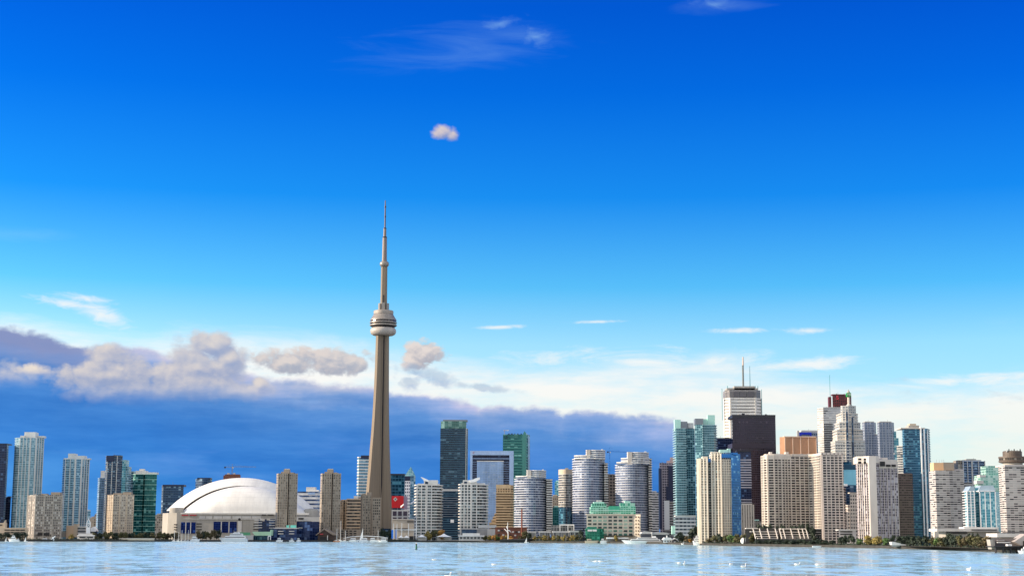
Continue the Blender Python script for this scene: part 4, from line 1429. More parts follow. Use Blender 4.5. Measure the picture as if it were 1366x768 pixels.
t.box('roof_cap', 833.5, 841, 667.6, 670.7, TEALP, 8, 12)
t.box('roof_cap', 796.5, 803, 666.5, 669.2, PALEG, 10, 10)
t.box('green_infill', 812, 826.5, 674.5, 682, plain('bright_green_glass', lin(60, 170, 136), 0.3), 4.4, 1)
t.box('floor_line', 788, 848, 679.6, 680.6, TEALP, 4.2, 1)
t.box('ground_canopy', 784, 846, 713.5, 714.3, DARKM, -4, 4)

t = Tower('winter_garden', 'deep green glazed pavilion at the left corner of the cream warehouse', 34, [(781, 2), (783, 0), (800, 0), (805.5, 6)], 704.5, facade('green_garden_glass', lin(14, 104, 84), lin(80, 190, 160), lin(30, 130, 106), 0.2, 0.2, 0.4, 0.16, 0.3), fh=3.2, bay=3.2, cat='building', D=10)
t.box('glazed_step', 783.5, 796, 702.2, 704.7, plain('garden_green', lin(24, 124, 100), 0.4), 1, 8)
t.box('white_awning', 784, 790, 705.8, 708.2, PUREW, -1.4, 1.5)
t.box('white_awning', 790.6, 796, 705.8, 708.2, PUREW, -1.4, 1.5)
t.box('side_sign', 777.5, 779.6, 703.5, 706.5, DARKM, 0, 1)

# ------------------------------------------------------------------ gap group and twin green towers
t = Tower('office_tower', 'tall narrow navy fin tower with grey stone flank and pink roof', 760, [(879.6, 0), (883, 0), (883.2, 3), (891.5, 3), (896, 5), (902, 5)], 617, facade('mauve_stone_wall', lin(64, 62, 84), lin(140, 136, 150), lin(172, 164, 172), 0.35, 0.3, 0.3, 0.2, 0.2), fh=3.4, bay=2.6)
t.box('dark_blade', 879.4, 882.6, 624, 705, NAVYP, -2, 14)
t.box('dark_stepped_glass', 891.5, 902, 621, 706, NAVYP, -1.5, 8)
t.box('dark_stepped_glass', 888.6, 892, 648, 706, NAVYP, -1.2, 8)
t.box('pink_roof_block', 894.5, 901, 609.5, 617.4, plain('pink_granite', lin(196, 170, 164), 0.6), 5, 12)
t.box('pink_roof_block', 890, 894.5, 614, 617.4, plain('pink_granite', None), 5, 12)
t = Tower('office_tower', 'small tower with a blank white wall in front of the navy fin tower', 420, [(886, 0), (893, 0), (893.2, 3), (901, 3)], 668.5, STRIPWALL, fh=3.4, bay=2.8, cat='building')
t.box('blank_white_wall', 886, 893, 667.2, 706, PUREW, -1, 2)
t.box('roof_parapet', 893.5, 901, 669, 670.5, GREYC, 2, 10)

GREENCONDO = facade('sea_glass_condo', lin(50, 90, 104), lin(150, 190, 196), lin(100, 146, 156), 0.22, 0.12, 0.55, 0.14, 0.28)
TEALBAND = plain('pale_teal_slab', lin(146, 178, 184), 0.5)
t = Tower('condo_tower', 'left tower of the joined sea green glass twins with pale green crown', 150, [(900, 5), (902, 0), (914, 0), (914.3, 4), (926.6, 4)], 571, GREENCONDO, fh=3.2, bay=2.8)
plan_l = t.plan
t.bands(TEALBAND, 1.0, 0.3, plan=[t.plan[0], t.plan[1], t.plan[2], (t.plan[2][0], t.plan[2][1] + 12), (t.plan[0][0], t.plan[0][1] + 12)])
t.box('pale_green_crown', 900, 908, 559.5, 573.5, TEALP, 1, 10)
t.box('roof_screen', 908, 917, 562, 571.3, STEEL, 3, 10)
t.box('roof_screen', 917, 925, 564, 571.3, STEEL, 5, 10)
t.box('glass_corner', 918, 925, 564.5, 570.5, PALEG, 4.6, 1)
t = Tower('condo_tower', 'right tower of the joined sea green glass twins, slightly taller', 150, [(926.8, 3), (937, 0), (937.3, 3), (952, 3), (955.2, 12)], 566, GREENCONDO, fh=3.2, bay=2.8)
t.bands(TEALBAND, 1.0, 0.3, plan=[t.plan[1], t.plan[2], t.plan[3], t.plan[4], (t.plan[4][0] - 2, t.plan[4][1] + 10), (t.plan[1][0], t.plan[1][1] + 14)])
t.box('roof_screen', 927.3, 938, 558, 566.3, STEEL, 3, 12)
t.box('pale_green_crown', 944, 953.6, 553.3, 566.4, TEALP, 5, 10)
t.box('roof_screen', 938, 944, 558.6, 566.3, TEALP, 6, 8)
t = Tower('podium_block', 'white podium with dark strip windows under the sea green twins', 110, [(900.5, 0), (932, 0)], 688, facade('white_podium_wall', lin(70, 86, 100), lin(140, 150, 160), lin(206, 208, 210), 0.5, 0.12, 0.35, 0.18), fh=4.6, bay=5, cat='building', body='wall')
t.box('podium_roof', 901, 932, 687, 688.4, WHITE, -0.8, 12)
t.box('glass_lobby', 896.5, 900.6, 701, 712, TEALP, 2, 8)

# ------------------------------------------------------------------ cream and blue condo on the quay
t = Tower('condo_tower', 'cream ribbed condo tower with bright blue right flank on the quay', 55, [(930.8, 14), (933.5, 0), (944, -2), (944.3, 5), (948.3, 5), (948.6, 0), (962.5, -3), (975, -1), (987, 12)], 611.5, CREAMWIN, fh=3.4, bay=2.8, body='lower_body', D=20)
t.fins(CREAM, 4.3, 1.6, 1.2, edges=[0, 1])
t.prism('upper_body', [(948.6, 1), (962.5, -2), (975, 0)], 604, 612, CREAMWIN, 20)
t.fins(CREAM, 4.3, 1.6, 1.2, edges=[5], ytop=604, name='piers')
t.box('roof_crown', 949, 961, 602.5, 605, CREAM, 1, 10)
t.box('roof_crown', 960.5, 971.5, 599.5, 604.5, TEALP, 3, 10)
t.box('roof_crown', 971, 974.5, 598, 604.5, TEALP, 3, 8)
t.box('roof_crown', 937, 944, 608.5, 611.8, CREAM, 3, 8)
t.box('blue_roof_panel', 944, 948.4, 611, 616, BLUEP, 3.5, 3)
t.prism('blue_flank', [(975, -2.2), (987.4, 11)], 604.5, 716, BRIGHTBLUE, 16, fh=3.4, bay=2.6)
t.box('blue_top_band', 961.5, 975.2, 605, 610.3, BLUEP, -3.8, 2)
t.box('blue_top_band', 966, 984, 603.4, 606.4, BLUEP, 1, 14)
t.fins(CREAM, 3.4, 0.8, 0.5, edges=[6], ytop=611.5, name='piers')

# ------------------------------------------------------------------ bank towers
t = Tower('office_tower', 'tallest white marble bank tower with a broadcast mast on its roof', 760, [(965.6, 10), (974, 0), (1008, 0), (1015.6, 10)], 530.5, facade('marble_wall', lin(86, 82, 80), lin(150, 146, 140), lin(218, 214, 206), 0.5, 0.0, 0.3, 0.2, 0.2), fh=4.2, bay=5, D=34)
t.bands(plain('marble', lin(224, 220, 212), 0.55), 0.6, 0.42, name='floor_band')
t.fins(plain('marble', None), 40, 1.2, 1.0, edges=[0, 1, 2], name='corner_piers')
t.prism('crown_louvres', [(967, 11), (973, 1), (1009, 1), (1014.4, 11)], 519.5, 531, facade('louvre_wall', lin(96, 94, 96), lin(130, 128, 128), lin(150, 146, 144), 0.1, 0.3, 0.2, 0.4, 0.2), 30, fh=9, bay=1.6)
for a, c in ((978, 985), (987, 995), (997, 1005)):
    t.box('crown_grille', a, c, 522, 529, plain('grille', lin(92, 90, 94), 0.6), 0.2, 1)
t.box('roof_plateau', 979.5, 1007, 514.8, 519.8, GREYC, 8, 18)
t.box('roof_plateau', 970, 1011, 517.4, 519.8, GREYC, 8, 22)
t.pole('broadcast_mast', 991.4, 487, 515, 2.6, plain('mast_grey', lin(118, 124, 122), 0.5), 14, 2.4)
t.pole('broadcast_mast_top', 991.2, 476, 487, 2.2, plain('mast_pale', lin(196, 176, 160), 0.5), 14, 1.6)
t.pole('thin_mast', 1000.6, 488, 515, 1.0, plain('mast_teal', lin(70, 150, 158), 0.5), 14, 0.5)
t.pole('side_pole', 963.7, 518, 560, 0.7, plain('mast_teal', None), 8)
t.pole('side_pole', 1016.6, 519, 560, 0.7, plain('mast_teal', None), 8)
for x in (970.5, 980, 1007.6, 1011):
    t.pole('roof_aerial', x, 514.5, 519.5, 0.9, plain('mast_teal', None), 12)

t = Tower('office_tower', 'black bronze slab tower in front of the white marble tower', 560, [(977, 0), (1034.2, 0)], 553, DARKTOWER, fh=3.0, bay=2.6, D=40)
t.box('service_band', 976.8, 1034.4, 553, 557, DARKM, -0.5, 40)
t.box('service_band', 976.8, 1034.4, 591, 597.5, plain('dark_violet', lin(40, 32, 48), 0.5), -0.5, 40)
t.box('roof_unit', 990, 993.5, 551, 553.3, DARKM, 6, 4)
t.fins(plain('dark_violet', None), 2.6, 0.35, 0.3, name='mullions')
t = Tower('office_tower', 'lower black glass tower behind the sea green twins', 640, [(953, 0), (978, 0)], 585, NAVYGLASS, fh=3.2, bay=2.6)
t.box('roof_parapet', 957, 976, 583.8, 585.6, DARKM, 4, 16)
t = Tower('office_tower', 'dark glass tower with pale strip floors right of the cream and blue condo', 330, [(982, 0), (1001.3, 0)], 601.5, NAVYGLASS, fh=3.3, bay=3)
t.bands(plain('silver_strip', lin(176, 172, 180), 0.4, 0.2), 0.4, 0.42, ytop=611, ybot=651, name='floor_band')
t.bands(plain('silver_strip', None), 0.4, 0.34, ytop=664, ybot=690, name='floor_band')
t.box('roof_parapet', 983, 1001.5, 600.3, 602.3, DARKM, -0.5, 14)
t = Tower('stone_building', 'small white stone building with pilasters below the black tower', 260, [(988, 0), (1005.8, 0)], 673, GREYWALL, fh=5, bay=3, cat='building')
t.fins(WARMW, 3.4, 1.6, 0.7)
t.box('attic', 990, 1003.5, 671, 673.5, WARMW, 1, 10)

# ------------------------------------------------------------------ big concave condo on the right quay
t = Tower('condo_block', 'broad concave cream condo block with gridded balconies, widest on the quay', 150,
          [(1016, 34), (1019, 24), (1024, 20), (1032, 20), (1042, 22), (1054, 25), (1066, 27), (1078, 28), (1084, 25), (1090, 12), (1095.5, 0)], 606, DEEPWIN, fh=3.42, bay=5.3, D=14)
t.bands(WARMW, 0.9, 0.34)
t.fins(WARMW, 5.4, 0.7, 1.0, name='piers', edges=[2, 3, 4, 5, 6])
t.fins(WARMW, 5.4, 1.0, 1.1, name='piers', edges=[0, 1, 8, 9])
t.prism('roof_storey', [(1021, 23), (1032, 22), (1042, 24), (1056, 27)], 603.2, 606.3, WARMW, 10)
t.prism('roof_parapet', [(1016.3, 34), (1019, 23.6), (1024, 19.2), (1032, 19.2), (1042, 21.2), (1054, 24.2)], 605, 611, WARMW, 8)
t.box('stair_head', 1027, 1030, 602.4, 606.3, WARMW, 26, 8)
t.box('stair_head', 1048, 1052, 602.4, 606.3, WARMW, 30, 8)
t.prism('roof_parapet', [(1056, 25), (1066, 26.4), (1078, 27.4), (1084, 24.6), (1090, 12), (1095.5, 0.4)], 603.4, 605.4, WARMW, 8)
t = Tower('condo_tower', 'grey gridded condo wing standing nearest the water at the end of the concave block', 70, [(1095, 14), (1096.2, 0), (1123.5, 0)], 604.5, DEEPWIN, fh=3.42, bay=5.3, D=22)
t.bands(plain('pinkish_grey_slab', lin(190, 180, 172), 0.75), 0.8, 0.36)
t.fins(plain('pinkish_grey_slab', None), 5.4, 1.0, 0.9)
t.box('roof_parapet', 1095.5, 1123.5, 603.5, 606.6, plain('pinkish_grey_slab', None), -0.9, 20)
t = Tower('podium_tower', 'stepped grey condo shoulder right of the gridded wing', 95, [(1122, 0), (1127, 4)], 650, DEEPWIN, fh=3.42, bay=3, D=14, cat='building')
t.bands(plain('pinkish_grey_slab', None), 0.8, 0.42)

t = Tower('office_building', 'orange brown block with pale vertical ribs rising behind the concave condo', 520, [(1040, 3), (1046.5, 0), (1089, 0)], 582.5, TAN, fh=5, bay=8, cat='building', body='wall')
t.fins(plain('pale_tan', lin(226, 196, 170), 0.7), 10.4, 0.9, 0.6, edges=[1], name='ribs')
t.box('roof_edge', 1046, 1089, 581.6, 582.8, plain('pale_tan', None), -0.8, 16)
t = Tower('office_tower', 'grey tower top with a bright blue sign above the orange brown block', 720, [(1062.5, 3), (1065.5, 0), (1090.5, 0)], 576, PURPLEG, fh=3.4, bay=2.8, D=24)
t.box('roof_edge', 1069, 1091, 573.6, 576.4, PALEG, 1, 16)
t.box('corner_pier', 1063.4, 1066, 574, 582, PALEG, -0.7, 4)
t.box('blue_sign', 1066.5, 1082.5, 576.2, 579.4, SIGNBLUE, -0.9, 0.8)
t.box('blue_sign', 1080.6, 1082.5, 579.4, 582, SIGNBLUE, -0.9, 0.8)
t.box('blue_sign', 1066.5, 1069, 579.4, 581, SIGNBLUE, -0.9, 0.8)

t = Tower('office_tower', 'pale grey bank tower with dark strip windows, left of the stepped granite tower', 640, [(1090, 7), (1098, 0), (1124, 0)], 543.5, facade('pale_steel_wall', lin(150, 150, 152), lin(196, 196, 194), lin(196, 196, 194), 0.4, 0.0, 0.4, 0.25, 0.3), fh=3.0, bay=4, D=30)
t.bands(plain('black_strip', lin(52, 52, 58), 0.35), 0.25, 0.5, ytop=563, ybot=604, name='window_strip', plan=[(t.plan[1][0] + 0.4, t.plan[1][1] - 0.2), (t.plan[1][0] + (t.plan[2][0] - t.plan[1][0]) * 0.46, t.plan[1][1] - 0.2), (t.plan[1][0] + (t.plan[2][0] - t.plan[1][0]) * 0.46, t.plan[1][1] + 2), (t.plan[1][0] + 0.4, t.plan[1][1] + 2)])
t.box('roof_edge', 1098, 1124, 542.8, 544, PALEG, -0.5, 20)
for yy in (547, 550):
    t.box('window_strip', 1098.6, 1104 if yy < 549 else 1101.5, yy, yy + 1.2, plain('black_strip', None), -0.4, 1)
t = Tower('office_tower', 'dark red granite tower top with a red letter sign', 860, [(1110.3, 0), (1121, 0), (1131, 4), (1135.5, 10)], 526, REDWALL, fh=3.4, bay=2.8, D=24)
t.box('side_shaft', 1105.8, 1108.8, 529, 560, REDP, 4, 8)
t.box('roof_rim', 1110.3, 1127, 525.5, 527, REDP, -0.4, 10)
t.pole('roof_aerial', 1107.4, 500, 530, 0.6, plain('mast_teal', None), 8)
p = at(1117.2, 530.2, t.Y - 0.6)
lettering('letter_sign', 'S', 7.0 * t.k, plain('sign_bright_red', lin(236, 50, 70), 0.4), t.o, (p.x - t.c.x, p.y - t.c.y, p.z - t.zb), 0.6)

# stepped granite tower with lantern spire
t = Tower('office_tower', 'stepped pale granite tower with a green sign on its slim spire', 560, [(1121.5, 2), (1123.5, 0), (1131.5, -2), (1139.5, 0), (1141.5, 2)], 541, STEPWALL, fh=3.2, bay=3.2, D=14)
t.bands(PALEG, 0.25, 0.3, name='floor_band')
for i, (a, c, y, d) in enumerate(((1120, 1144, 551, 1.0), (1117.5, 1147.5, 563, -1.5), (1114.5, 1151, 573, -4.0), (1111.8, 1153.5, 588, -6.5))):
    t.prism('setback', [(a, d + 5), (a + 2.2, d), (1127.5, d - 1), (1128, d - 3), (1135.5, d - 3), (1136, d - 1), (c - 2.2, d), (c, d + 5)], y, 640, STEPWALL, 20, yref=y)
    bm = bmesh.new()
    z = t.z(1132, y)
    zl = t.z(1132, 616)
    while z > zl:
        add_prism(bm, offset_poly(t.last_plan, 0.35), z - t.fh * 0.42, z)
        z -= t.fh * 1.25
    mesh_obj('setback_band', bm, PALEG if i % 2 else WARMW, t.o)
t.box('glass_slot', 1128.6, 1130.8, 548, 640, DARKBLUE, -9.8, 1)
t.box('glass_slot', 1136, 1138, 556, 640, DARKBLUE, -9.2, 1)
bm = bmesh.new()
cxp = at(1132.3, 541, t.Y + 6)
x0, y0 = cxp.x - t.c.x, cxp.y - t.c.y
K = t.k
add_lathe(bm, [(2.6 * K, t.z(1132, 541.5, 6)), (2.6 * K, t.z(1132, 539.5, 6)), (1.7 * K, t.z(1132, 538.6, 6)), (1.7 * K, t.z(1132, 529, 6))], 8, x0, y0)
mesh_obj('spire_column', bm, WARMW, t.o)
bm = bmesh.new()
add_box(bm, x0 - 2.9 * K, x0 + 2.9 * K, y0 - 2.9 * K, y0 + 2.9 * K, t.z(1132, 529.2, 6), t.z(1132, 524, 6))
sg = mesh_obj('green_sign', bm, SIGNGREEN, t.o)
lettering('sign_letters', 'TD', 3.9 * K, PUREW, t.o, (x0, y0 - 2.9 * K - 0.4, t.z(1132, 526.7, 6)), 0.5)
bm = bmesh.new()
add_lathe(bm, [(2.2 * K, t.z(1132, 524.1, 6)), (1.9 * K, t.z(1132, 522.4, 6)), (0.8 * K, t.z(1132, 520.8, 6)), (0.15 * K, t.z(1132, 519, 6))], 8, x0, y0)
mesh_obj('lantern_roof', bm, GREYC, t.o)

t = Tower('office_tower', 'slate blue gridded tower with notched corners, left of its twin', 660, [(1150, 6), (1152.8, 0), (1166.3, 0), (1168.4, 6)], 563, PURPLEG, fh=3.3, bay=2.4, group='slate blue twin towers')
t.box('roof_step', 1154, 1166, 561.8, 563.3, GREYC, 4, 14)
t.fins(plain('slate_pier', lin(150, 158, 170), 0.6), 4.6, 0.8, 0.4, edges=[1])
t = Tower('office_tower', 'slate blue gridded tower with a lower stepped right shoulder', 660, [(1170, 6), (1172.4, 0), (1190, 0), (1192.4, 6)], 563, PURPLEG, fh=3.3, bay=2.4, group='slate blue twin towers')
t.box('roof_step', 1174, 1189, 561.8, 563.3, GREYC, 4, 14)
t.box('stepped_shoulder', 1192, 1195.4, 575, 640, CYANGLASS, 5, 14)
t.box('stepped_shoulder', 1195.4, 1198.6, 584, 640, CYANGLASS, 7, 14)
t.fins(plain('slate_pier', None), 4.6, 0.8, 0.4, edges=[1])
t = Tower('office_building', 'slate blue link block joining the twin towers lower down', 672, [(1166, 0), (1174, 0)], 580, PURPLEG, fh=3.3, bay=2.4, cat='building')
t.box('roof_unit', 1168.5, 1171.5, 578.8, 580.3, GREYC, 3, 6)

t = Tower('office_building', 'teal and cyan glass office block between the gridded wing and the pale pier tower', 300, [(1119, 0), (1142.5, 0)], 615.5, DEEPTEAL, fh=4, bay=5, cat='building', D=26)
t.box('cyan_front', 1118.8, 1142, 626, 646.5, plain('cyan_panel', lin(130, 196, 218), 0.25, 0.3), -1.0, 2)
t.box('dark_cyan_band', 1118.8, 1142, 619.5, 625.5, plain('dark_teal_panel', lin(16, 66, 92), 0.3, 0.2), -1.4, 2)
t.box('navy_front', 1124, 1138.5, 646.5, 680, DARKBLUE, -1.6, 2)
t.box('white_block', 1126, 1130.6, 645, 648, PUREW, -2.2, 2)
t = Tower('office_building', 'pale stepped stone block with small square windows beside the pale pier tower', 210, [(1133.6, 0), (1143, 0)], 657, facade('square_window_wall', lin(60, 60, 68), lin(130, 128, 128), lin(200, 190, 180), 0.5, 0.45, 0.25, 0.2), fh=4.6, bay=3.4, cat='building', body='wall')
t.box('stepped_wing', 1126.5, 1133.8, 682, 712, facade('square_window_wall', None, None, None), 0.8, 12, fh=4.6, bay=3.4)
t.box('stepped_wing', 1130.8, 1133.8, 673, 684, facade('square_window_wall', None, None, None), 1.2, 12, fh=4.6, bay=3.4)
t.box('roof_edge', 1133.4, 1143, 656.4, 657.6, WARMW, -0.5, 8)

# pale pier tower
LILAC = facade('lilac_window_wall', lin(44, 40, 56), lin(196, 194, 204), lin(166, 158, 166), 0.35, 0.3, 0.3, 0.2, 0.42)
PIERC = plain('pale_pier', lin(206, 198, 190), 0.7)
t = Tower('condo_tower', 'grey condo tower with one broad blank pier up its front, on the right quay', 110, [(1141.5, 16), (1143.5, 6), (1152, 3), (1158.5, 0), (1168.5, 0), (1173, 3), (1197, 6)], 617, LILAC, fh=3.4, bay=3.0, D=22)
t.fins(PIERC, 3.4, 0.7, 0.6, edges=[1, 2])
t.fins(PIERC, 5.6, 0.6, 0.5, edges=[5])
t.prism('broad_pier', [(1158.8, -2.5), (1168.3, -2.5)], 608.5, 718, PIERC, 12)
t.prism('roof_storey', [(1141.3, 14), (1143, 4.5), (1152, 2), (1160, -1.5), (1168, -1.5), (1173, 2)], 608, 617.3, PIERC, 18)
for (a, c, y0, y1) in ((1145, 1149, 611, 613.5), (1152.5, 1158, 611, 613.5), (1145, 1149, 615, 618), (1152.5, 1158, 615, 618)):
    t.box('attic_window', a, c, y0, y1, BLACKP, 0.6, 1)
t.prism('roof_storey', [(1172.5, 2), (1196.6, 5)], 612.5, 624, PIERC, 16)
t.box('attic_window', 1174, 1180.5, 615.2, 621.5, BLACKP, 1.4, 1)
t.box('attic_window', 1182, 1188, 619.2, 622, BLACKP, 2.4, 1)
t.box('attic_window', 1189.5, 1195, 619.2, 622, BLACKP, 3.4, 1)
t.box('stair_head', 1176, 1184, 610.2, 612.7, PIERC, 7, 8)

t = Tower('condo_tower', 'dark brown banded building squeezed between the pier tower and the blue tower', 190, [(1196.5, 0), (1216.5, 2)], 632, facade('dark_brown_wall', lin(48, 40, 42), lin(110, 96, 90), lin(96, 80, 74), 0.3, 0.2, 0.3, 0.2), fh=3.2, bay=3, cat='building')
t.bands(plain('brown_slab', lin(112, 94, 88), 0.8), 0.7, 0.34)
t.box('roof_edge', 1196.5, 1216.5, 631, 632.6, plain('brown_slab', None), -0.8, 10)

t = Tower('condo_tower', 'tall deep blue glass condo tower with white fins on its right corner', 240, [(1203.5, 3), (1206, 0), (1231.5, 0), (1236.5, 4), (1239.6, 14)], 571, DEEPTEAL, fh=3.2, bay=2.9)
t.bands(plain('steel_blue_slab', lin(96, 140, 168), 0.5), 0.5, 0.16)
t.box('roof_plant_room', 1212, 1226, 567, 571.4, GREYC, 4, 10)
t.box('roof_plant_room', 1213.5, 1222, 564.8, 567.2, BEIGE, 5, 8)
t.box('roof_slab', 1201.5, 1234, 570.2, 571.6, WARMW, -1.2, 18)
t.box('white_fin', 1227.6, 1229.2, 569, 716, PUREW, -1.6, 3)
t.box('white_fin', 1231.8, 1233.6, 572, 716, PUREW, -1.2, 3)
t.box('white_fin', 1236.4, 1237.6, 574, 716, PUREW, 3.0, 3)
t = Tower('condo_wing', 'white balconied wing on the left flank of the deep blue tower', 232, [(1197.5, 2), (1206, 0)], 594, CONDOGLASS, fh=3.2, bay=3, cat='building', D=16)
t.bands(WHITE, 0.9, 0.45)
t.box('roof_mast_arm', 1193, 1201, 604, 605.4, PALEG, -2, 2)

# ------------------------------------------------------------------ hotel pair and teal condos at the right edge
HOTELB = plain('hotel_slab', lin(184, 177, 174), 0.75)
t = Tower('hotel_tower', 'grey hotel slab with a warm left edge and tan plant room', 120, [(1239.3, 13), (1247.6, 0), (1266, 0), (1285, 4)], 627, HOTELWALL, fh=2.95, bay=5.0, D=22)
t.box('roof_plant_room', 1245.5, 1258.5, 616.8, 627.3, plain('peach_panel', lin(222, 178, 134), 0.7), 4, 10)
t.box('roof_plant_room', 1258.5, 1272.5, 616.4, 627.3, BROWNC, 4, 10)
t.box('roof_parapet', 1249, 1285, 625.4, 627.3, HOTELB, 6, 12)
for x in (1249.5, 1253, 1256.5, 1259):
    t.pole('roof_aerial', x, 612.6, 617, 0.35, STEEL, 8)
t.outline('flared_buttress', [(1247.2, 702), (1250.5, 702), (1255.5, 718), (1246.5, 718)], WARMW, -3.5, 4)
t = Tower('condo_tower', 'dark blue glass condo with a grey left wing behind the hotel slab', 420, [(1284, 0), (1296, 1), (1313.5, 4)], 614.5, DARKBLUE, fh=3.4, bay=4)
t.bands(LBLUEP, 0.4, 0.14)
t.box('grey_wing', 1277.5, 1285, 613.5, 660, GREYWALL, 1.5, 14)
t.fins(PALEG, 8, 0.9, 0.8, edges=[0, 1])
t.box('roof_storey', 1285, 1309, 613, 614.8, PALEG, 3, 12)
t.box('roof_plant_room', 1290, 1302, 611.8, 613.2, GREYC, 5, 8)
t.box('white_low_wing', 1285, 1297, 643, 690, STRIPWALL, -6, 8)
t = Tower('condo_tower', 'pale green glass condo stepping up to the right behind the gridded teal condo', 330, [(1303, 4), (1312, 0), (1338, 0)], 650, facade('mint_glass', lin(110, 160, 150), lin(196, 220, 210), lin(160, 196, 186), 0.25, 0.14, 0.45, 0.16, 0.35), fh=3.3, bay=3.4, D=20)
t.box('green_step', 1307.5, 1338, 633.5, 650.4, facade('mint_glass', None, None, None), 2, 16)
t.box('green_step', 1315, 1338, 621, 633.8, facade('mint_glass', None, None, None), 4, 14)
t.box('white_step', 1303, 1312, 640.5, 645, PALEG, 0, 8)
t.box('white_step', 1307, 1315, 633, 636, PALEG, 1.5, 8)
t = Tower('condo_tower', 'white gridded condo with teal windows and sloped glass roof beside the round topped hotel', 150, [(1286.5, 4), (1289, 0), (1299.5, 0), (1300, 5), (1305, 5), (1306, 0), (1327.5, 0), (1333, 9)], 655, CYANGLASS, fh=3.5, bay=3.5, D=20)
t.fins(PUREW, 6.6, 1.0, 0.9, edges=[1, 5], name='white_frame')
t.bands(PUREW, 0.5, 0.2, name='floor_band', plan=[t.plan[1], t.plan[2], (t.plan[2][0], t.plan[2][1] + 8), (t.plan[1][0], t.plan[1][1] + 8)])
t.box('roof_edge', 1305.5, 1328, 654, 655.4, PUREW, -0.9, 10)
t.outline('sloped_roof', [(1305, 654.5), (1308.5, 647.2), (1325, 647.2), (1328.5, 654.5)], plain('pale_roof_glass', lin(168, 186, 196), 0.3, 0.2), 2, 12)
t.outline('sloped_roof', [(1291, 655.4), (1295, 648), (1299, 648), (1301.5, 655.4)], plain('pale_roof_glass', None), 4, 12)
t.box('roof_box', 1300.5, 1305, 650, 655.4, CYANGLASS, 5, 8)

t = Tower('hotel_tower', 'grey hotel slab topped by a round revolving restaurant at the right edge', 110, [(1331.5, 16), (1335.5, 4), (1340, 0), (1392, 0)], 620.5, HOTELWALL, fh=2.95, bay=5.0, D=24)
t.box('roof_parapet', 1340, 1392, 619.6, 621.6, HOTELB, -0.6, 18)
c0 = at(1351, 620, t.Y + 14)
x0, y0 = c0.x - t.c.x, c0.y - t.c.y
K = t.k
zr = lambda y: t.z(1351, y, 14)
RB = plain('rotunda_brown', lin(92, 80, 70), 0.6)
bm = bmesh.new()
add_lathe(bm, [(13 * K, zr(621)), (13 * K, zr(616.6))], 28, x0, y0)
mesh_obj('restaurant_stem', bm, GREYC, t.o)
bm = bmesh.new()
add_lathe(bm, [(15 * K, zr(617.4)), (18.0 * K, zr(616.4)), (18.4 * K, zr(614.6)), (17.8 * K, zr(614.2))], 36, x0, y0)
mesh_obj('restaurant_base', bm, RB, t.o)
bm = bmesh.new()
add_lathe(bm, [(17.6 * K, zr(614.4)), (17.8 * K, zr(611))], 36, x0, y0)
mesh_obj('restaurant_windows', bm, facade('rotunda_window', lin(74, 66, 60), lin(150, 140, 126), lin(84, 74, 66), 0.15, 0.15, 0.4, 0.15), t.o)
bm = bmesh.new()
add_lathe(bm, [(17.8 * K, zr(611.2)), (18.4 * K, zr(610.6)), (18.2 * K, zr(608.9)), (13 * K, zr(608.6))], 36, x0, y0)
mesh_obj('restaurant_roof', bm, RB, t.o)
bm = bmesh.new()
add_lathe(bm, [(12.6 * K, zr(609)), (12.6 * K, zr(602.4)), (11.6 * K, zr(601.4))], 28, x0, y0)
mesh_obj('plant_drum', bm, RB, t.o)
for i, x in enumerate((1343, 1346, 1349.5, 1353, 1357, 1361)):
    t.pole('roof_unit', x, 599.6 - (i % 2), 602.6, 1.6, BLACKP if i % 2 else PALEG, 10)
t = Tower('hotel_podium', 'long low concrete podium spanning under the hotel pair', 75, [(1252, 14), (1262, 0), (1334, 0)], 708, GREYC, fh=4.4, bay=6, cat='building', body='wall', D=30, Y=shore_Y(1270) + 55)
t.box('roof_deck', 1250, 1332, 704.8, 708.3, plain('podium_deck', lin(206, 202, 196), 0.7), -2, 20)
t.box('roof_deck', 1286, 1332, 702.6, 705, WHITE, 4, 12)
t.box('strip_window', 1262, 1290, 709.4, 711, DARKM, -1, 1)
t.box('strip_window', 1296, 1330, 705.6, 706.8, DARKM, -2.4, 1)
t = Tower('hotel_podium', 'lower concrete deck with a pale edge under the round topped hotel', 70, [(1331, 6), (1336, 0), (1396, 0)], 712, GREYC, fh=4.4, bay=6, cat='building', body='wall', D=24)
t.box('roof_deck', 1330, 1396, 711, 716, plain('podium_deck', None), -3, 20)
t.box('strip_window', 1338, 1396, 709.2, 710.6, DARKM, 2, 1)

# ------------------------------------------------------------------ trees: tapered trunk with limbs, crown of loose leaf clumps
def leaf_mat(name, c1, c2):
    m, N, b = new_mat(name)
    g = N.new('ShaderNodeTexCoord').outputs['Object']
    info = N.new('ShaderNodeObjectInfo').outputs['Random']
    n = N.noise(N.vm('ADD', g, N.xyz(info, info, info)), 3.0, 3, 0.6)
    isl = N.new('ShaderNodeNewGeometry').outputs['Random Per Island']
    k = N.m('ADD', N.sm(n, 0.35, 0.65, 0.0, 0.6, 'LINEAR'), N.m('MULTIPLY', isl, 0.4))
    N.put(b.inputs['Base Color'], N.mix(k, c1, c2))
    b.inputs['Roughness'].default_value = 0.75
    return m


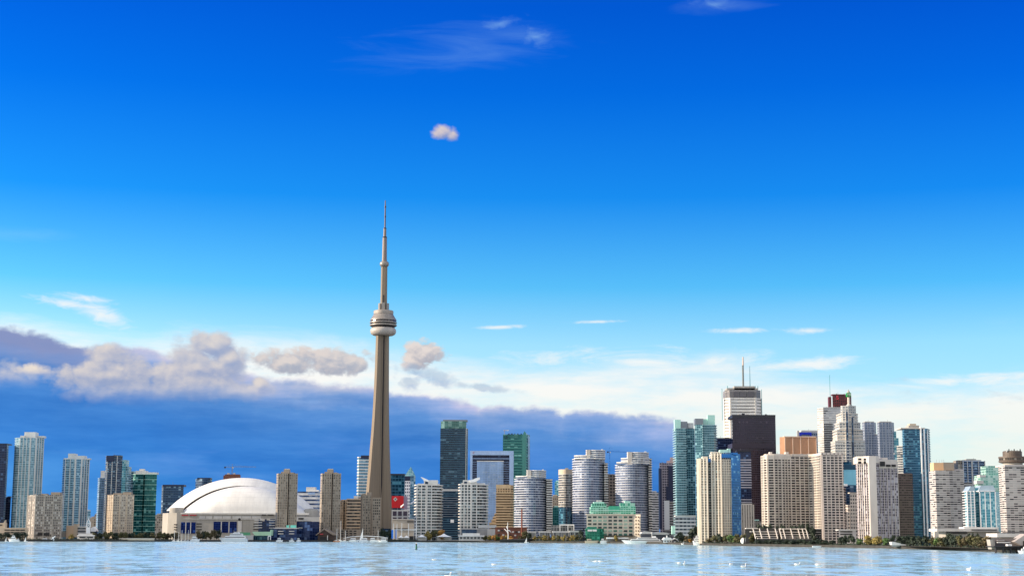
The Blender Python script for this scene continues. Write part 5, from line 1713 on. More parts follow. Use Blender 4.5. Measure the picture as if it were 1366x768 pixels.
LEAF = {
    'dark': leaf_mat('leaf_dark', lin(22, 38, 32), lin(52, 66, 46)),
    'olive': leaf_mat('leaf_olive', lin(54, 58, 36), lin(104, 100, 60)),
    'yellow': leaf_mat('leaf_yellow', lin(112, 102, 50), lin(168, 148, 80)),
    'orange': leaf_mat('leaf_orange', lin(140, 98, 46), lin(196, 150, 76)),
    'green': leaf_mat('leaf_green', lin(52, 84, 46), lin(100, 128, 66)),
    'brown': leaf_mat('leaf_brown', lin(68, 62, 42), lin(106, 94, 62)),
}
BARK = plain('bark', lin(66, 54, 44), 0.9)
CROWNS = []
for v_ in range(6):
    rg = random.Random(100 + v_)
    lobes = []
    for i in range(9):
        a = rg.uniform(0, 2 * PI)
        zc = rg.uniform(0.2, 0.84)
        q = rg.uniform(0.1, 0.44) * (1.15 - zc * 0.7)
        lobes.append((q * math.cos(a), q * math.sin(a), zc, rg.uniform(0.15, 0.25)))
    bm = bmesh.new()
    for i in range(560):
        L = rg.choice(lobes)
        d = Vector((rg.gauss(0, 1), rg.gauss(0, 1), rg.gauss(0, 1))).normalized() * L[3] * rg.uniform(0.45, 1.05)
        c = Vector((L[0], L[1], L[2])) + d
        nrm = (d.normalized() + Vector((rg.uniform(-.7, .7), rg.uniform(-.7, .7), rg.uniform(-.5, .8)))).normalized()
        s = nrm.orthogonal().normalized()
        t_ = nrm.cross(s)
        w = rg.uniform(0.03, 0.065)
        vs = [bm.verts.new(c + s * (w * x) + t_ * (w * y) + nrm * (w * z_)) for x, y, z_ in ((-1, -0.6, 0), (0, -1, 0.25), (1, -0.5, 0), (0.9, 0.6, -0.1), (-0.1, 1, 0.2), (-0.9, 0.7, 0))]
        bm.faces.new(vs)
    me = bpy.data.meshes.new('crown')
    bm.to_mesh(me)
    bm.free()
    bm = bmesh.new()
    add_tube(bm, [((0, 0, 0), 0.035), ((0.01, 0, 0.2), 0.027), ((0.0, 0.01, 0.45), 0.018), ((0.02, 0, 0.75), 0.006)], 7)
    for L in lobes[:4]:
        add_tube(bm, [((0.0, 0, 0.24), 0.014), ((L[0] * 0.6, L[1] * 0.6, L[2] * 0.75), 0.009), ((L[0], L[1], L[2]), 0.004)], 5)
    mt = bpy.data.meshes.new('trunk')
    bm.to_mesh(mt)
    bm.free()
    mt.materials.append(BARK)
    CROWNS.append((me, mt))
TREE_N = 0
CROWN_MESH = {}


def tree(kind, px, ytop, wpx, off, lab, group=None, base_y=None, z=LAND_Z):
    global TREE_N
    TREE_N += 1
    Y = shore_Y(px) + off
    k = Y / FPX
    tip = at(px, ytop, Y)
    v_ = TREE_N % 6
    o = thing('tree', lab, 'tree', (tip.x, Y, z), group, rz=TREE_N * 1.3)
    key = (v_, kind)
    if key not in CROWN_MESH:
        c = CROWNS[v_][0].copy()
        c.materials.append(LEAF[kind])
        CROWN_MESH[key] = c
    h = max(1.5, tip.z - z)
    for nm, me in (('trunk', CROWNS[v_][1]), ('crown', CROWN_MESH[key])):
        ch = bpy.data.objects.new(nm, me)
        COL.objects.link(ch)
        ch.parent = o
        w = wpx * k * 1.3
        ch.scale = (w, w, h / 0.98) if nm == 'crown' else (min(w, h), min(w, h), h)
    return o


ORD = ['first', 'second', 'third', 'fourth', 'fifth', 'sixth', 'seventh', 'eighth', 'ninth', 'tenth', 'eleventh', 'twelfth', 'thirteenth', 'fourteenth']


def row(kind, xs, ytop, wpx, off, desc, group, jit=1.2):
    for i, x in enumerate(xs):
        kd = kind if isinstance(kind, str) else kind[i % len(kind)]
        tree(kd, x, ytop + random.uniform(-jit, jit), wpx * random.uniform(0.85, 1.2), off + random.uniform(-4, 4), desc.replace('#', ORD[i]), group)


row('dark', [2, 9.5, 17, 23, 30.5], 710, 9, 14, '# dark tree from the left edge in front of the parking deck', 'trees by the parking deck')
tree('yellow', 95, 712, 8, 16, 'thin yellow tree between the grey slab and the white pointed tower')
row(['olive', 'dark', 'olive'], [126, 133.5, 140, 147, 154, 160.5, 167, 174, 181, 188, 196, 204, 212], 709, 9, 16, '# olive tree of the row below the beige slab and green condo, from the left', 'tree row below the green condo')
row(['olive', 'brown'], [219, 225, 231, 236], 709.5, 8, 18, '# olive tree below the left corner of the domed stadium, from the left', 'trees left of the stadium windows')
row(['brown', 'dark', 'olive', 'brown'], [266, 271, 276, 281, 286, 292], 706.5, 7, 16, '# brownish tree between the two blue stadium window bays, from the left', 'trees below the stadium windows')
row('dark', [509, 514.5, 520], 704.5, 8, 22, '# dark tree at the foot of the needle tower, from the left', 'trees at the needle tower')
tree('yellow', 570, 707, 10, 16, 'golden tree in front of the left white condo, first of three')
tree('olive', 579, 705.5, 11, 18, 'olive tree between the golden and the orange tree by the white tent')
tree('orange', 588, 706, 10, 16, 'orange autumn tree just left of the big white tent')
row(['olive', 'yellow', 'orange', 'green'], [647, 653, 658.5, 664], 713, 7, 12, '# small autumn tree right of the white terrace restaurant, from the left', 'autumn trees by the brick warehouse')
row(['orange', 'yellow'], [670, 676.5, 682], 714, 6, 10, '# orange shrub tree in front of the brick warehouse, from the left', 'orange trees before the brick warehouse')
tree('olive', 699, 706.5, 11, 14, 'round olive tree right of the tall brick chimney')
tree('dark', 706, 709, 8, 16, 'dark tree right of the round olive tree beside the chimney')
row(['yellow', 'olive', 'yellow', 'brown'], [714, 720.5, 727, 733, 739, 745, 751.5, 758, 764, 770], 713.5, 6.5, 10, '# small yellowish quay tree right of the chimney, from the left', 'small trees along the glass pavilions')
tree('dark', 776, 705, 9, 14, 'dark tree just left of the green glazed pavilion')
tree('yellow', 821.5, 712.5, 6, 8, 'small yellow tree before the cream warehouse canopy')
tree('dark', 906, 708.5, 15, 18, 'round dark tree right of the white boathouse')
tree('dark', 926, 700.5, 16, 22, 'tall dark tree against the white podium of the sea green twins')
tree('brown', 917, 714, 10, 12, 'low tan bush between the round dark and the tall dark tree')
tree('orange', 921.5, 716, 7, 9, 'small orange bush left of the white terraced boat')
tree('brown', 945.5, 716.5, 10, 10, 'rusty brown bush at the foot of the cream ribbed condo')
row(['olive', 'dark', 'olive', 'green'], [954.5, 962, 969.5, 977, 984], 711.5, 12, 14, '# willow like tree along the foot of the cream and blue condo, from the left', 'willows under the cream and blue condo')
row(['olive', 'green'], [992, 999.5, 1006], 709, 12, 18, '# olive tree behind the white sphere, from the left', 'trees behind the white sphere')
row('dark', [1013, 1021, 1029, 1037, 1045, 1053, 1061, 1069, 1077, 1085], 698, 9, 108, '# dark tree on the terrace roof below the concave condo, from the left', 'terrace roof trees', jit=2.0)
row('dark', [1012, 1021, 1030, 1039, 1048, 1057, 1066, 1075, 1084, 1093, 1101, 1109], 718.5, 11, 8, '# dark shoreline tree under the white slanted frames, from the left', 'dark shoreline trees', jit=1.0)
row('dark', [1122, 1129, 1136], 713, 11, 16, '# dark tree right of the grey gridded wing, from the left', 'dark trees beside the gridded wing')
tree('green', 1147.5, 718, 9, 10, 'small light green tree left of the yellow willow')
tree('yellow', 1160, 714, 15, 12, 'yellow green willow at the water, left and larger crown')
tree('yellow', 1171, 713.5, 16, 13, 'yellow green willow at the water, right crown of the pair')
tree('green', 1183, 716, 11, 11, 'grey green tree right of the yellow willow')
tree('dark', 1188.5, 712, 13, 20, 'dark tree at the foot of the grey pier tower')
row('dark', [1200, 1209, 1218, 1227, 1235], 713, 13, 16, '# dark green tree below the deep blue tower, from the left', 'dark trees below the deep blue tower')
row(['olive', 'green'], [1242, 1250, 1257], 715.5, 12, 14, '# olive tree at the foot of the left hotel slab, from the left', 'olive trees below the left hotel')
row('dark', [1264, 1270.5, 1277], 710.5, 12, 18, '# dark pointed tree between the hotel slab and the brownish grove, from the left', 'dark trees before the podium')
row(['olive', 'brown', 'olive', 'olive', 'brown'], [1282, 1290, 1298, 1306, 1314], 713.5, 14, 12, '# brownish olive tree of the grove left of the pier, from the left', 'olive grove by the pier')
row('dark', [1292, 1298.5, 1304.5], 709.5, 6, 34, '# little dark conifer showing above the olive grove, from the left', 'conifers above the grove')

# low planting that reads as one mass along the seawall
bm = bmesh.new()
rg = random.Random(5)
for i in range(5200):
    px = rg.choice([rg.uniform(0, 235), rg.uniform(505, 560), rg.uniform(700, 780), rg.uniform(900, 1130), rg.uniform(1100, 1325), rg.uniform(900, 1325)])
    Y = shore_Y(px) + rg.uniform(3, 9)
    x = (px - 683) / FPX * Y
    c = Vector((x, Y, LAND_Z + rg.uniform(0.0, 1.5) * rg.uniform(0.4, 1.0)))
    w = rg.uniform(0.35, 0.8)
    nrm = Vector((rg.uniform(-1, 1), rg.uniform(-1, 0.2), rg.uniform(0, 1))).normalized()
    s = nrm.orthogonal().normalized()
    t_ = nrm.cross(s)
    bm.faces.new([bm.verts.new(c + s * (w * a) + t_ * (w * b_)) for a, b_ in ((-1, -0.6), (0.6, -1), (1, 0.5), (-0.4, 1))])
tag(mesh_obj('shrubbery', bm, LEAF['dark']), 'low dark shrubbery along the top of the seawall', 'shrubs', kind='stuff')


# ------------------------------------------------------------------ boats
HULLW = plain('boat_white', lin(232, 232, 230), 0.3, var=0.04)
GLASSB = plain('boat_glass', lin(28, 36, 48), 0.15)
TEAK = plain('teak', lin(150, 108, 70), 0.6)


def hull_bm(L, beam, h, bow=1, sheer=0.35, n=10):
    """closed hull, bow towards +x when bow = 1"""
    bm = bmesh.new()
    secs = []
    for i in range(n + 1):
        t_ = i / n
        x = (t_ - 0.5) * L
        wb = beam / 2 * (1.0 if t_ < 0.5 else max(0.02, 1 - ((t_ - 0.5) / 0.5) ** 2.2))
        zt = h * (1 + sheer * max(0, t_ - 0.35) ** 1.5 * 1.6)
        rake = 0.0 if t_ < 0.9 else 0
        xb = x - (0.10 * L * max(0, t_ - 0.55) / 0.45)
        secs.append([(xb * bow, -wb * 0.55, -0.35), (x * bow, -wb, zt), (x * bow, wb, zt), (xb * bow, wb * 0.55, -0.35)])
    vs = [[bm.verts.new(q) for q in s_] for s_ in secs]
    for a, c in zip(vs, vs[1:]):
        for k in range(4):
            j = (k + 1) % 4
            bm.faces.new((a[k], a[j], c[j], c[k]))
    bm.faces.new(vs[0])
    bm.faces.new(list(reversed(vs[-1])))
    bmesh.ops.recalc_face_normals(bm, faces=bm.faces[:])
    return bm


def cabin_bm(x0, x1, w, z0, z1, rake0, rake1):
    bm = bmesh.new()
    lo = [bm.verts.new(q) for q in ((x0, -w, z0), (x1, -w, z0), (x1, w, z0), (x0, w, z0))]
    hi = [bm.verts.new(q) for q in ((x0 + rake0, -w * 0.9, z1), (x1 - rake1, -w * 0.9, z1), (x1 - rake1, w * 0.9, z1), (x0 + rake0, w * 0.9, z1))]
    bm.faces.new(list(reversed(lo)))
    bm.faces.new(hi)
    for i in range(4):
        bm.faces.new((lo[i], lo[(i + 1) % 4], hi[(i + 1) % 4], hi[i]))
    return bm


def yacht(lab, px0, px1, ywl, htop, bow, decks, Y=None, name='motor_yacht', rail=True):
    """decks: list of (x0, x1, z0, z1) as fractions of length / height"""
    mid = (px0 + px1) / 2
    Y = Y or shore_Y(mid) - 9
    k = Y / FPX
    p = at(mid, 700, Y)
    o = thing(name, lab, 'boat', (p.x, Y, 0))
    L = (px1 - px0) * k
    H = htop * k
    mesh_obj('hull', hull_bm(L, L * 0.24, H * 0.34, bow), HULLW, o)
    for i, (a, c, z0, z1) in enumerate(decks):
        xa, xc = sorted((a * L * bow, c * L * bow))
        r0, r1 = (0.03 * L, 0.06 * L) if bow > 0 else (0.06 * L, 0.03 * L)
        cb = mesh_obj('cabin', cabin_bm(xa, xc, L * 0.09, z0 * H, z1 * H, r0 * .5, r1 * .5), HULLW, o)
        zm0, zm1 = z0 * H + (z1 - z0) * H * 0.38, z0 * H + (z1 - z0) * H * 0.78
        mesh_obj('window', cabin_bm(xa + 0.02 * L, xc - 0.03 * L, L * 0.0905, zm0, zm1, 0.01 * L, 0.01 * L), GLASSB, cb)
    bm = bmesh.new()
    add_bar(bm, (0, 0, H * 0.8), (-0.02 * L * bow, 0, H * 1.25), 0.25 * k)
    add_bar(bm, (-0.03 * L, 0, H * 1.1), (0.03 * L, 0, H * 1.1), 0.18 * k)
    mesh_obj('radar_mast', bm, STEEL, o)
    if rail:
        bm = bmesh.new()
        for i in range(7):
            x = (0.05 + 0.4 * i / 6) * L * bow
            add_bar(bm, (x, -L * 0.08, H * 0.36), (x, -L * 0.08, H * 0.5), 0.12 * k)
        add_bar(bm, (0.05 * L * bow, -L * 0.08, H * 0.5), (0.45 * L * bow, -L * 0.08, H * 0.54), 0.12 * k)
        mesh_obj('bow_rail', bm, STEEL, o)
    return o


def sailboat(lab, px, ytop, Lpx, ywl=None, hullmat=None, sail=False, off=-6):
    Y = shore_Y(px) + off
    k = Y / FPX
    p = at(px, ytop, Y)
    o = thing('sailing_boat', lab, 'boat', (p.x, Y, 0))
    L = Lpx * k
    mesh_obj('hull', hull_bm(L, L * 0.3, L * 0.11, 1 if int(px) % 2 else -1), hullmat or HULLW, o)
    mesh_obj('cabin', cabin_bm(-0.2 * L, 0.15 * L, L * 0.08, L * 0.1, L * 0.2, 0.02 * L, 0.06 * L), HULLW, o)
    bm = bmesh.new()
    add_tube(bm, [((0, 0, 0), 0.32 * k), ((0, 0, p.z), 0.2 * k)], 6)
    mesh_obj('mast', bm, plain('mast_white', lin(220, 220, 216), 0.4), o)
    bm = bmesh.new()
    add_tube(bm, [((0, 0, L * 0.24), 0.3 * k), ((-0.38 * L, 0, L * 0.22), 0.26 * k)], 6)
    mesh_obj('boom', bm, plain('sail_cover', lin(210, 208, 200), 0.7), o)
    bm = bmesh.new()
    for s_ in (-1, 1):
        add_bar(bm, (0, 0, p.z * 0.98), (s_ * L * 0.46, 0, L * 0.14), 0.09 * k)
    mesh_obj('rigging', bm, STEEL, o)
    if sail:
        bm = bmesh.new()
        v = [(0, -0.02, L * 0.26), (-0.36 * L, 0.02, L * 0.26), (0, -0.02, p.z * 0.94)]
        a = [bm.verts.new(q) for q in v]
        b2 = [bm.verts.new((q[0], q[1] + 0.12, q[2])) for q in v]
        bm.faces.new(a)
        bm.faces.new(list(reversed(b2)))
        for i in range(3):
            bm.faces.new((a[(i + 1) % 3], a[i], b2[i], b2[(i + 1) % 3]))
        mesh_obj('sail', bm, PUREW, o)
    return o


yacht('white motor yacht moored near the left edge below the dark trees', 12.2, 24.2, 722, 8, -1, [(-0.3, 0.25, 0.34, 0.66), (-0.2, 0.12, 0.66, 0.95)])
sailboat('tiny dinghy with white sail just left of the small motor yacht', 8.5, 715.8, 4, sail=True)
sailboat('tiny dinghy with white sail right of the small motor yacht', 34.5, 715.6, 5, sail=True)
yacht('small white launch moored right against the small motor yacht', 23.6, 27.5, 722, 4, 1, [(-0.3, 0.2, 0.34, 0.9)], rail=False)
yacht('white cabin cruiser below the left blue stadium windows', 254.5, 267.5, 722, 8, 1, [(-0.35, 0.2, 0.34, 0.68), (-0.25, 0.05, 0.68, 0.95)])
yacht('large white motor yacht with three decks in front of the stadium', 293, 330.5, 722.5, 12.5, -1, [(-0.44, 0.30, 0.34, 0.6), (-0.34, 0.12, 0.6, 0.85), (-0.22, 0.0, 0.85, 1.02)])
yacht('small white cruiser moored below the dark blue lakefront offices', 369, 378, 722, 5.5, 1, [(-0.3, 0.2, 0.34, 0.9)], rail=False)
yacht('little white launch right of the small cruiser below the dark blue offices', 386, 393, 722, 4.6, -1, [(-0.3, 0.2, 0.34, 0.9)], rail=False)
yacht('little pale launch moored under the glass corner of the dark blue cube', 396, 402, 722, 5, 1, [(-0.3, 0.2, 0.34, 0.9)], rail=False)
ORANGE = plain('boat_orange', lin(226, 132, 54), 0.4)
sailboat('sailing boat with an orange hull right of the gabled shed', 449.5, 704.5, 9, hullmat=ORANGE)
sailboat('sailing boat with the tallest mast in front of the brown slabs', 454.8, 694, 12)
sailboat('sailing boat with a low mast left of the marina canopy', 461, 707, 9)
sailboat('sailing boat with a bright white furled sail below the brown cluster', 484, 704, 11, sail=True)
sailboat('sailing boat moored before the gridded block at the needle tower', 504.5, 706, 10)
yacht('white cabin cruiser under the left part of the marina canopy', 466, 479, 722.5, 6, 1, [(-0.35, 0.2, 0.34, 0.8)], rail=False)
yacht('white cabin cruiser in the middle of the marina under the brown cluster', 478, 492, 723, 6.5, -1, [(-0.35, 0.2, 0.34, 0.8)], rail=False, Y=shore_Y(485) - 20)
yacht('white cabin cruiser with a dark windscreen at the right of the marina', 493, 503.5, 722.5, 6, 1, [(-0.35, 0.2, 0.34, 0.85)], rail=False)
yacht('white launch at the right end of the marina below the dark trees', 505, 517, 722.6, 5.5, -1, [(-0.35, 0.2, 0.34, 0.85)], rail=False)
DARKH = plain('dark_hull', lin(40, 34, 34), 0.5)


def barge(lab, px0, px1, hpx, mat, off=-7, cabin=True, name='barge'):
    mid = (px0 + px1) / 2
    Y = shore_Y(mid) + off
    k = Y / FPX
    p = at(mid, 715, Y)
    L = (px1 - px0) * k
    o = thing(name, lab, 'boat', (p.x, Y, 0))
    mesh_obj('hull', hull_bm(L, L * 0.3, hpx * k * 0.55, 1, 0.2), mat, o)
    if cabin:
        cb = mesh_obj('cabin', cabin_bm(-0.35 * L, -0.05 * L, L * 0.1, hpx * k * 0.5, hpx * k, 0.01 * L, 0.02 * L), mat if mat is not DARKH else PALEG, o)
        mesh_obj('window', cabin_bm(-0.32 * L, -0.09 * L, L * 0.102, hpx * k * 0.68, hpx * k * 0.86, 0, 0), GLASSB, cb)
    bm = bmesh.new()
    add_bar(bm, (-L * 0.4, -L * 0.1, hpx * k * 0.6), (L * 0.3, -L * 0.1, hpx * k * 0.62), 0.25 * k)
    mesh_obj('rubbing_rail', bm, STEEL, o)
    return o


o = barge('dark work barge carrying white crossed loading arms', 55, 72, 4.5, DARKH)
k = o.location.y / FPX
bm = bmesh.new()
add_bar(bm, (3 * k, 0, 1.2 * k), (10 * k, 0, 7.0 * k), 1.1 * k)
add_bar(bm, (5.5 * k, 1, 5.5 * k), (8.5 * k, 1, 2.2 * k), 1.0 * k)
add_bar(bm, (8 * k, 0, 1.0 * k), (8 * k, 0, 5 * k), 0.5 * k)
mesh_obj('loading_arms', bm, PUREW, o)
barge('dark low boat in front of the white tents', 556.5, 565, 3.5, DARKH)
barge('long dark moored ship in front of the brick warehouse', 667, 712, 7.5, DARKH, cabin=False, name='moored_ship')
sailboat('small boat with a bright white sail before the dark moored ship', 702.5, 716.5, 6, sail=True, off=-22)
barge('beige harbour boat below the green glazed pavilion', 780.5, 799, 5.5, plain('boat_beige', lin(206, 186, 158), 0.5))
barge('square white workboat right of the green glazed pavilion', 801, 811, 6, HULLW)
o = yacht('long white ferry with a sharp bow in front of the cream warehouse', 829, 882, 725.5, 11, -1, [(-0.47, 0.28, 0.3, 0.56), (-0.40, 0.12, 0.56, 0.74)], name='ferry')
k = o.location.y / FPX
bm = bmesh.new()
add_box(bm, 14 * k, 19 * k, -1.5 * k, 1.5 * k, 8 * k, 10.2 * k)
mesh_obj('wheelhouse', bm, HULLW, o)
yacht('little pale motorboat right of the boathouse', 908, 915, 726, 4.2, -1, [(-0.3, 0.1, 0.34, 0.9)], rail=False)
yacht('white terraced river boat at the foot of the cream ribbed condo', 923.5, 939.5, 727, 12.5, -1, [(-0.46, 0.40, 0.25, 0.5), (-0.42, 0.34, 0.52, 0.72), (-0.34, 0.22, 0.74, 0.98)], name='river_boat', rail=False)
barge('small white flat barge on the water below the slanted frames', 1083.5, 1095.5, 3.2, HULLW, cabin=False)
yacht('white cruiser moored under the concrete pier at the right edge', 1341, 1353, 736, 9, -1, [(-0.4, 0.25, 0.34, 0.7), (-0.3, 0.1, 0.7, 0.95)], Y=shore_Y(1347) - 10)
yacht('white cruiser at the far right edge beside the sloping ramp', 1356, 1376, 737, 9, -1, [(-0.4, 0.25, 0.34, 0.7), (-0.3, 0.1, 0.7, 0.95)], Y=shore_Y(1366) - 10)

# ------------------------------------------------------------------ quay buildings and fittings
t = Tower('parking_garage', 'beige parking garage with dark open decks behind the dark trees', 40, [(-12, 0), (38, 0)], 703.5, BEIGE, fh=4, bay=8, cat='building', body='wall')
for (a, c) in ((6, 13), (14, 19.5), (20.5, 26), (27, 33)):
    for y in (705.6, 709.0):
        t.box('deck_opening', a, c, y, y + 1.5, BLACKP, -0.5, 1)
t.box('stair_tower', -8, 5.5, 697, 704, BEIGE, 3, 10)
t.box('deck_opening', -3, 3, 699, 700.4, BLACKP, 2.4, 1)
t.outline('stair_fin', [(4.5, 697), (7, 693), (7, 704), (4.5, 704)], BEIGE, 2, 4)
t = Tower('low_block', 'tan low block between the grey slab and the white pointed tower', 60, [(88.6, 0), (98.5, 0)], 700.5, plain('light_tan_wall', lin(206, 178, 148), 0.8), fh=4, bay=4, cat='building', body='wall')
t.box('side_wing', 98.5, 103, 698.5, 716, BEIGE, 3, 10)
t.box('wing', 80, 89, 708, 716, GREYC, 2, 10)
t.box('flat_roof', 102, 114, 701.5, 703, WHITE, 5, 10)
t.box('wing', 103, 114, 703, 714, STRIPWALL, 6, 10)
t = Tower('pavilion', 'long low white pavilion under the white pointed tower', 22, [(103, 0), (126, 0)], 713.6, WHITE, fh=3, bay=3, cat='building', body='wall', D=12)
t.box('upper_floor', 104.5, 124, 711, 713.8, PALEG, 1, 8)
t.box('strip_window', 106, 114, 715.4, 717, GLASSB, -0.5, 1)
t.box('strip_window', 116, 124, 715.4, 717, GLASSB, -0.5, 1)
t.box('roof_edge', 102.6, 126.4, 713.2, 714.2, PUREW, -0.8, 8)
t = Tower('pointed_tower', 'small white pointed tower with open framed top on the left quay', 30, [(115, 0), (120.6, 0)], 702.5, PUREW, D=5, fh=3, bay=2, cat='tower', body='wall')
bm = bmesh.new()
K = t.k
pts4 = [(p[0] * 0.98, p[1] * 0.98) for p in t.plan]
zt0, zt1, ztip = t.z(118, 702.6), t.z(118, 697.5), t.z(118, 691.5)
for i in range(4):
    a, c = pts4[i], pts4[(i + 1) % 4]
    add_bar(bm, (*a, zt0), (*a, zt1), 0.9 * K)
    add_bar(bm, (*a, zt1), (*c, zt1), 0.9 * K)
    add_bar(bm, (*a, zt0), (*c, zt1), 0.6 * K)
    add_bar(bm, (*a, zt1), (0, 0, ztip), 0.7 * K)
mesh_obj('open_frame', bm, PUREW, t.o)
bm = bmesh.new()
add_bar(bm, (0, 0, ztip), (0, 0, ztip + 2 * K), 0.4 * K)
mesh_obj('finial', bm, PUREW, t.o)
t = Tower('tent', 'white dark ended marquee right of the white pointed tower', 45, [(121, 0), (130, 0)], 707, NAVYP, fh=3, bay=3, D=9, cat='tent', body='tent_body')
t.outline('tent_roof', [(121, 704), (124.5, 702), (128, 706), (128.5, 708.5), (121, 708.5)], PUREW, -0.6, 9)
t = Tower('garden_wall', 'long pale low wall on the quay under the row of olive trees', 6, [(131, 0), (206, 0)], 717.6, plain('pale_stone', lin(196, 186, 164), 0.85), fh=3, bay=4, D=0.8, cat='wall', body='wall')
t.o['kind'] = 'thing'
t.box('coping', 130.6, 206.4, 717.2, 717.8, WARMW, -0.1, 1)

BNAVY = facade('lakefront_navy_glass', lin(18, 40, 84), lin(90, 120, 170), lin(26, 48, 92), 0.16, 0.12, 0.4, 0.12, 0.2)
t = Tower('office_building', 'dark blue lakefront office with white layered balconies right of the stadium', 90, [(345, 0), (380, 0)], 692, BNAVY, fh=3.6, bay=3.6, cat='building', D=20)
for y in (692.6, 696, 699.4, 702.8):
    t.box('balcony', 339.5, 349.5, y, y + 1.0, WHITE, -2.5, 6)
    t.box('balcony', 359, 367, y + 0.4, y + 1.4, WHITE, -1.5, 4)
t.box('roof_box', 347, 353, 691, 694.5, WARMW, -0.6, 4)
t.box('roof_box', 356, 360, 691, 693.5, WARMW, -0.6, 4)
t = Tower('office_building', 'low dark blue lakefront building with flat roof terrace and turquoise screens', 45, [(362, 0), (396, 0)], 704.5, BNAVY, fh=3.6, bay=3.6, cat='building', D=20)
t.box('roof_slab', 366, 396, 703.2, 704.8, PALEG, -1.2, 20)
t.box('turquoise_screen', 382, 385.6, 700, 703.3, plain('turquoise', lin(110, 206, 190), 0.4), 6, 2)
t.box('turquoise_screen', 387.4, 395, 700, 703.3, plain('turquoise', None), 6, 2)
for (a, c) in ((371, 378), (385.5, 392.5)):
    for y in (707.6, 711):
        t.box('balcony', a, c, y, y + 0.9, WHITE, -1.0, 2)
t = Tower('office_building', 'dark blue glass cube on the lakefront left of the gabled shed', 55, [(395.5, 0), (413.5, 0), (414, 1), (426.5, 6)], 695.2, BNAVY, fh=4.0, bay=3.6, cat='building', D=22)
t.box('roof_edge', 395.5, 413.5, 694.6, 695.6, NAVYP, -0.4, 18)
t.box('white_canopy', 398, 403.5, 702.8, 704.4, PALEG, -0.8, 1.5)
t = Tower('green_roof_pavilion', 'waterside pavilion with sloping pale green roof in front of the stadium', 18, [(338, 0), (361, 0)], 713.5, facade('pavilion_glass', lin(20, 60, 84), lin(80, 130, 140), lin(44, 84, 100), 0.1, 0.2, 0.4, 0.15), fh=5, bay=3, cat='building', body='glass_wall', D=14)
t.outline('green_roof', [(336, 708.6), (360, 708.6), (361, 706), (362, 706), (361.4, 713.8), (340, 713.8)], plain('mint_roof', lin(176, 212, 176), 0.6), -2, 16)
t.box('gate_frame', 357.2, 361.4, 713.9, 715, PUREW, -3.5, 1)
t.box('gate_post', 357.2, 358.2, 715, 720.4, PUREW, -3.5, 1)
t.box('gate_post', 360.4, 361.4, 715, 720.4, PUREW, -3.5, 1)
t = Tower('wall_block', 'pale plain wall left of the green roofed pavilion', 24, [(321, 0), (338, 0)], 714, PALEG, fh=4, bay=4, D=6, cat='wall', body='wall')
t.box('green_fence', 320, 334, 709.5, 714.1, plain('green_fence', lin(86, 150, 112), 0.7), 1, 0.5)
t.box('coping', 320.6, 338.4, 713.6, 714.3, WHITE, -0.3, 3)
t = Tower('boat_shed', 'dark brown boat shed with broad gabled roof and a small red sign', 20, [(424, 0), (448, 0)], 713, plain('shed_wall', lin(74, 60, 54), 0.85), fh=4, bay=4, D=26, cat='building', body='wall')
t.outline('gable_wall', [(423.5, 713.2), (432.5, 705.8), (442.5, 713.2)], plain('shed_wall', None), -0.6, 3)
t.outline('shed_roof', [(421, 714), (421.2, 712.6), (432.5, 704.2), (447, 711.4), (450.5, 711.8), (450, 713.6), (444, 713.2), (432.5, 706)], plain('shed_roof', lin(132, 120, 110), 0.85), -2.0, 28)
t.box('red_sign', 426.5, 431, 711.2, 712.6, plain('faded_red', None), -1.4, 0.5)
t.box('door_opening', 427, 438, 715.5, 720.5, BLACKP, -0.5, 1)
t.box('white_post', 436.5, 437.4, 713.5, 720.5, WHITE, -3, 1)
t = Tower('arcade_block', 'low brown arcaded block behind the marina masts', 62, [(450, 0), (482, 0)], 705.5, BROWNC, fh=4, bay=5, cat='building', body='wall')
for i in range(4):
    for y in (707.0, 710.3, 713.4):
        t.box('arcade_opening', 455 + i * 5.6, 458.6 + i * 5.6, y, y + 1.5, BLACKP, -0.5, 1)
t = Tower('marina_canopy', 'long thin white curved canopy over the marina boats', 6, [(458, 0), (517, 0)], 717.3, plain('marina_deck', lin(160, 150, 140), 0.8), fh=3, bay=5, D=6, cat='canopy', body='deck', bottom=719.5)
t.outline('canopy_roof', [(458, 717.2), (468, 714.8), (487, 713.8), (506, 714.8), (517, 716.6), (517, 717.4), (506, 715.7), (487, 714.8), (468, 715.8), (458, 718)], PUREW, -1, 8)
for x in (463, 474, 487, 499, 511):
    t.pole('post', x, 715, 720.5, 0.5, WHITE, 0.5)

# flag poles with blue banners
for i, (px, yt, ban) in enumerate(((525.2, 697.5, 1), (529.6, 698, 2), (536, 697, 0), (545, 697.5, 0), (555.3, 694.5, 0))):
    Y = shore_Y(px) + 8
    k = Y / FPX
    p = at(px, yt, Y)
    lab = ['white flag pole with a wide blue banner, first right of the needle tower', 'white flag pole with a narrow blue banner before the plain beige hall', 'white flag pole without banner left of centre before the plain beige hall',
           'white flag pole without banner at the right end of the beige hall', 'tallest white flag pole at the corner of the left white condo'][i]
    o = thing('flag_pole', lab, 'flag pole', (p.x, Y, LAND_Z), 'white flag poles')
    bm = bmesh.new()
    add_tube(bm, [((0, 0, 0), 0.5 * k), ((0, 0, p.z - LAND_Z), 0.28 * k)], 8)
    mesh_obj('pole', bm, PUREW, o)
    bm = bmesh.new()
    add_lathe(bm, [(0.9 * k, 0), (0.9 * k, 0.5 * k), (0.5 * k, 0.9 * k)], 10)
    mesh_obj('foot', bm, STEEL, o)
    if ban:
        bm = bmesh.new()
        w = (2.2 if ban == 1 else 1.3) * k
        add_box(bm, -w - 0.5 * k, -0.5 * k, -0.06 * k, 0.06 * k, 2.5 * k, 14.0 * k)
        mesh_obj('banner', bm, plain('banner_blue', lin(30, 120, 224), 0.6), o)
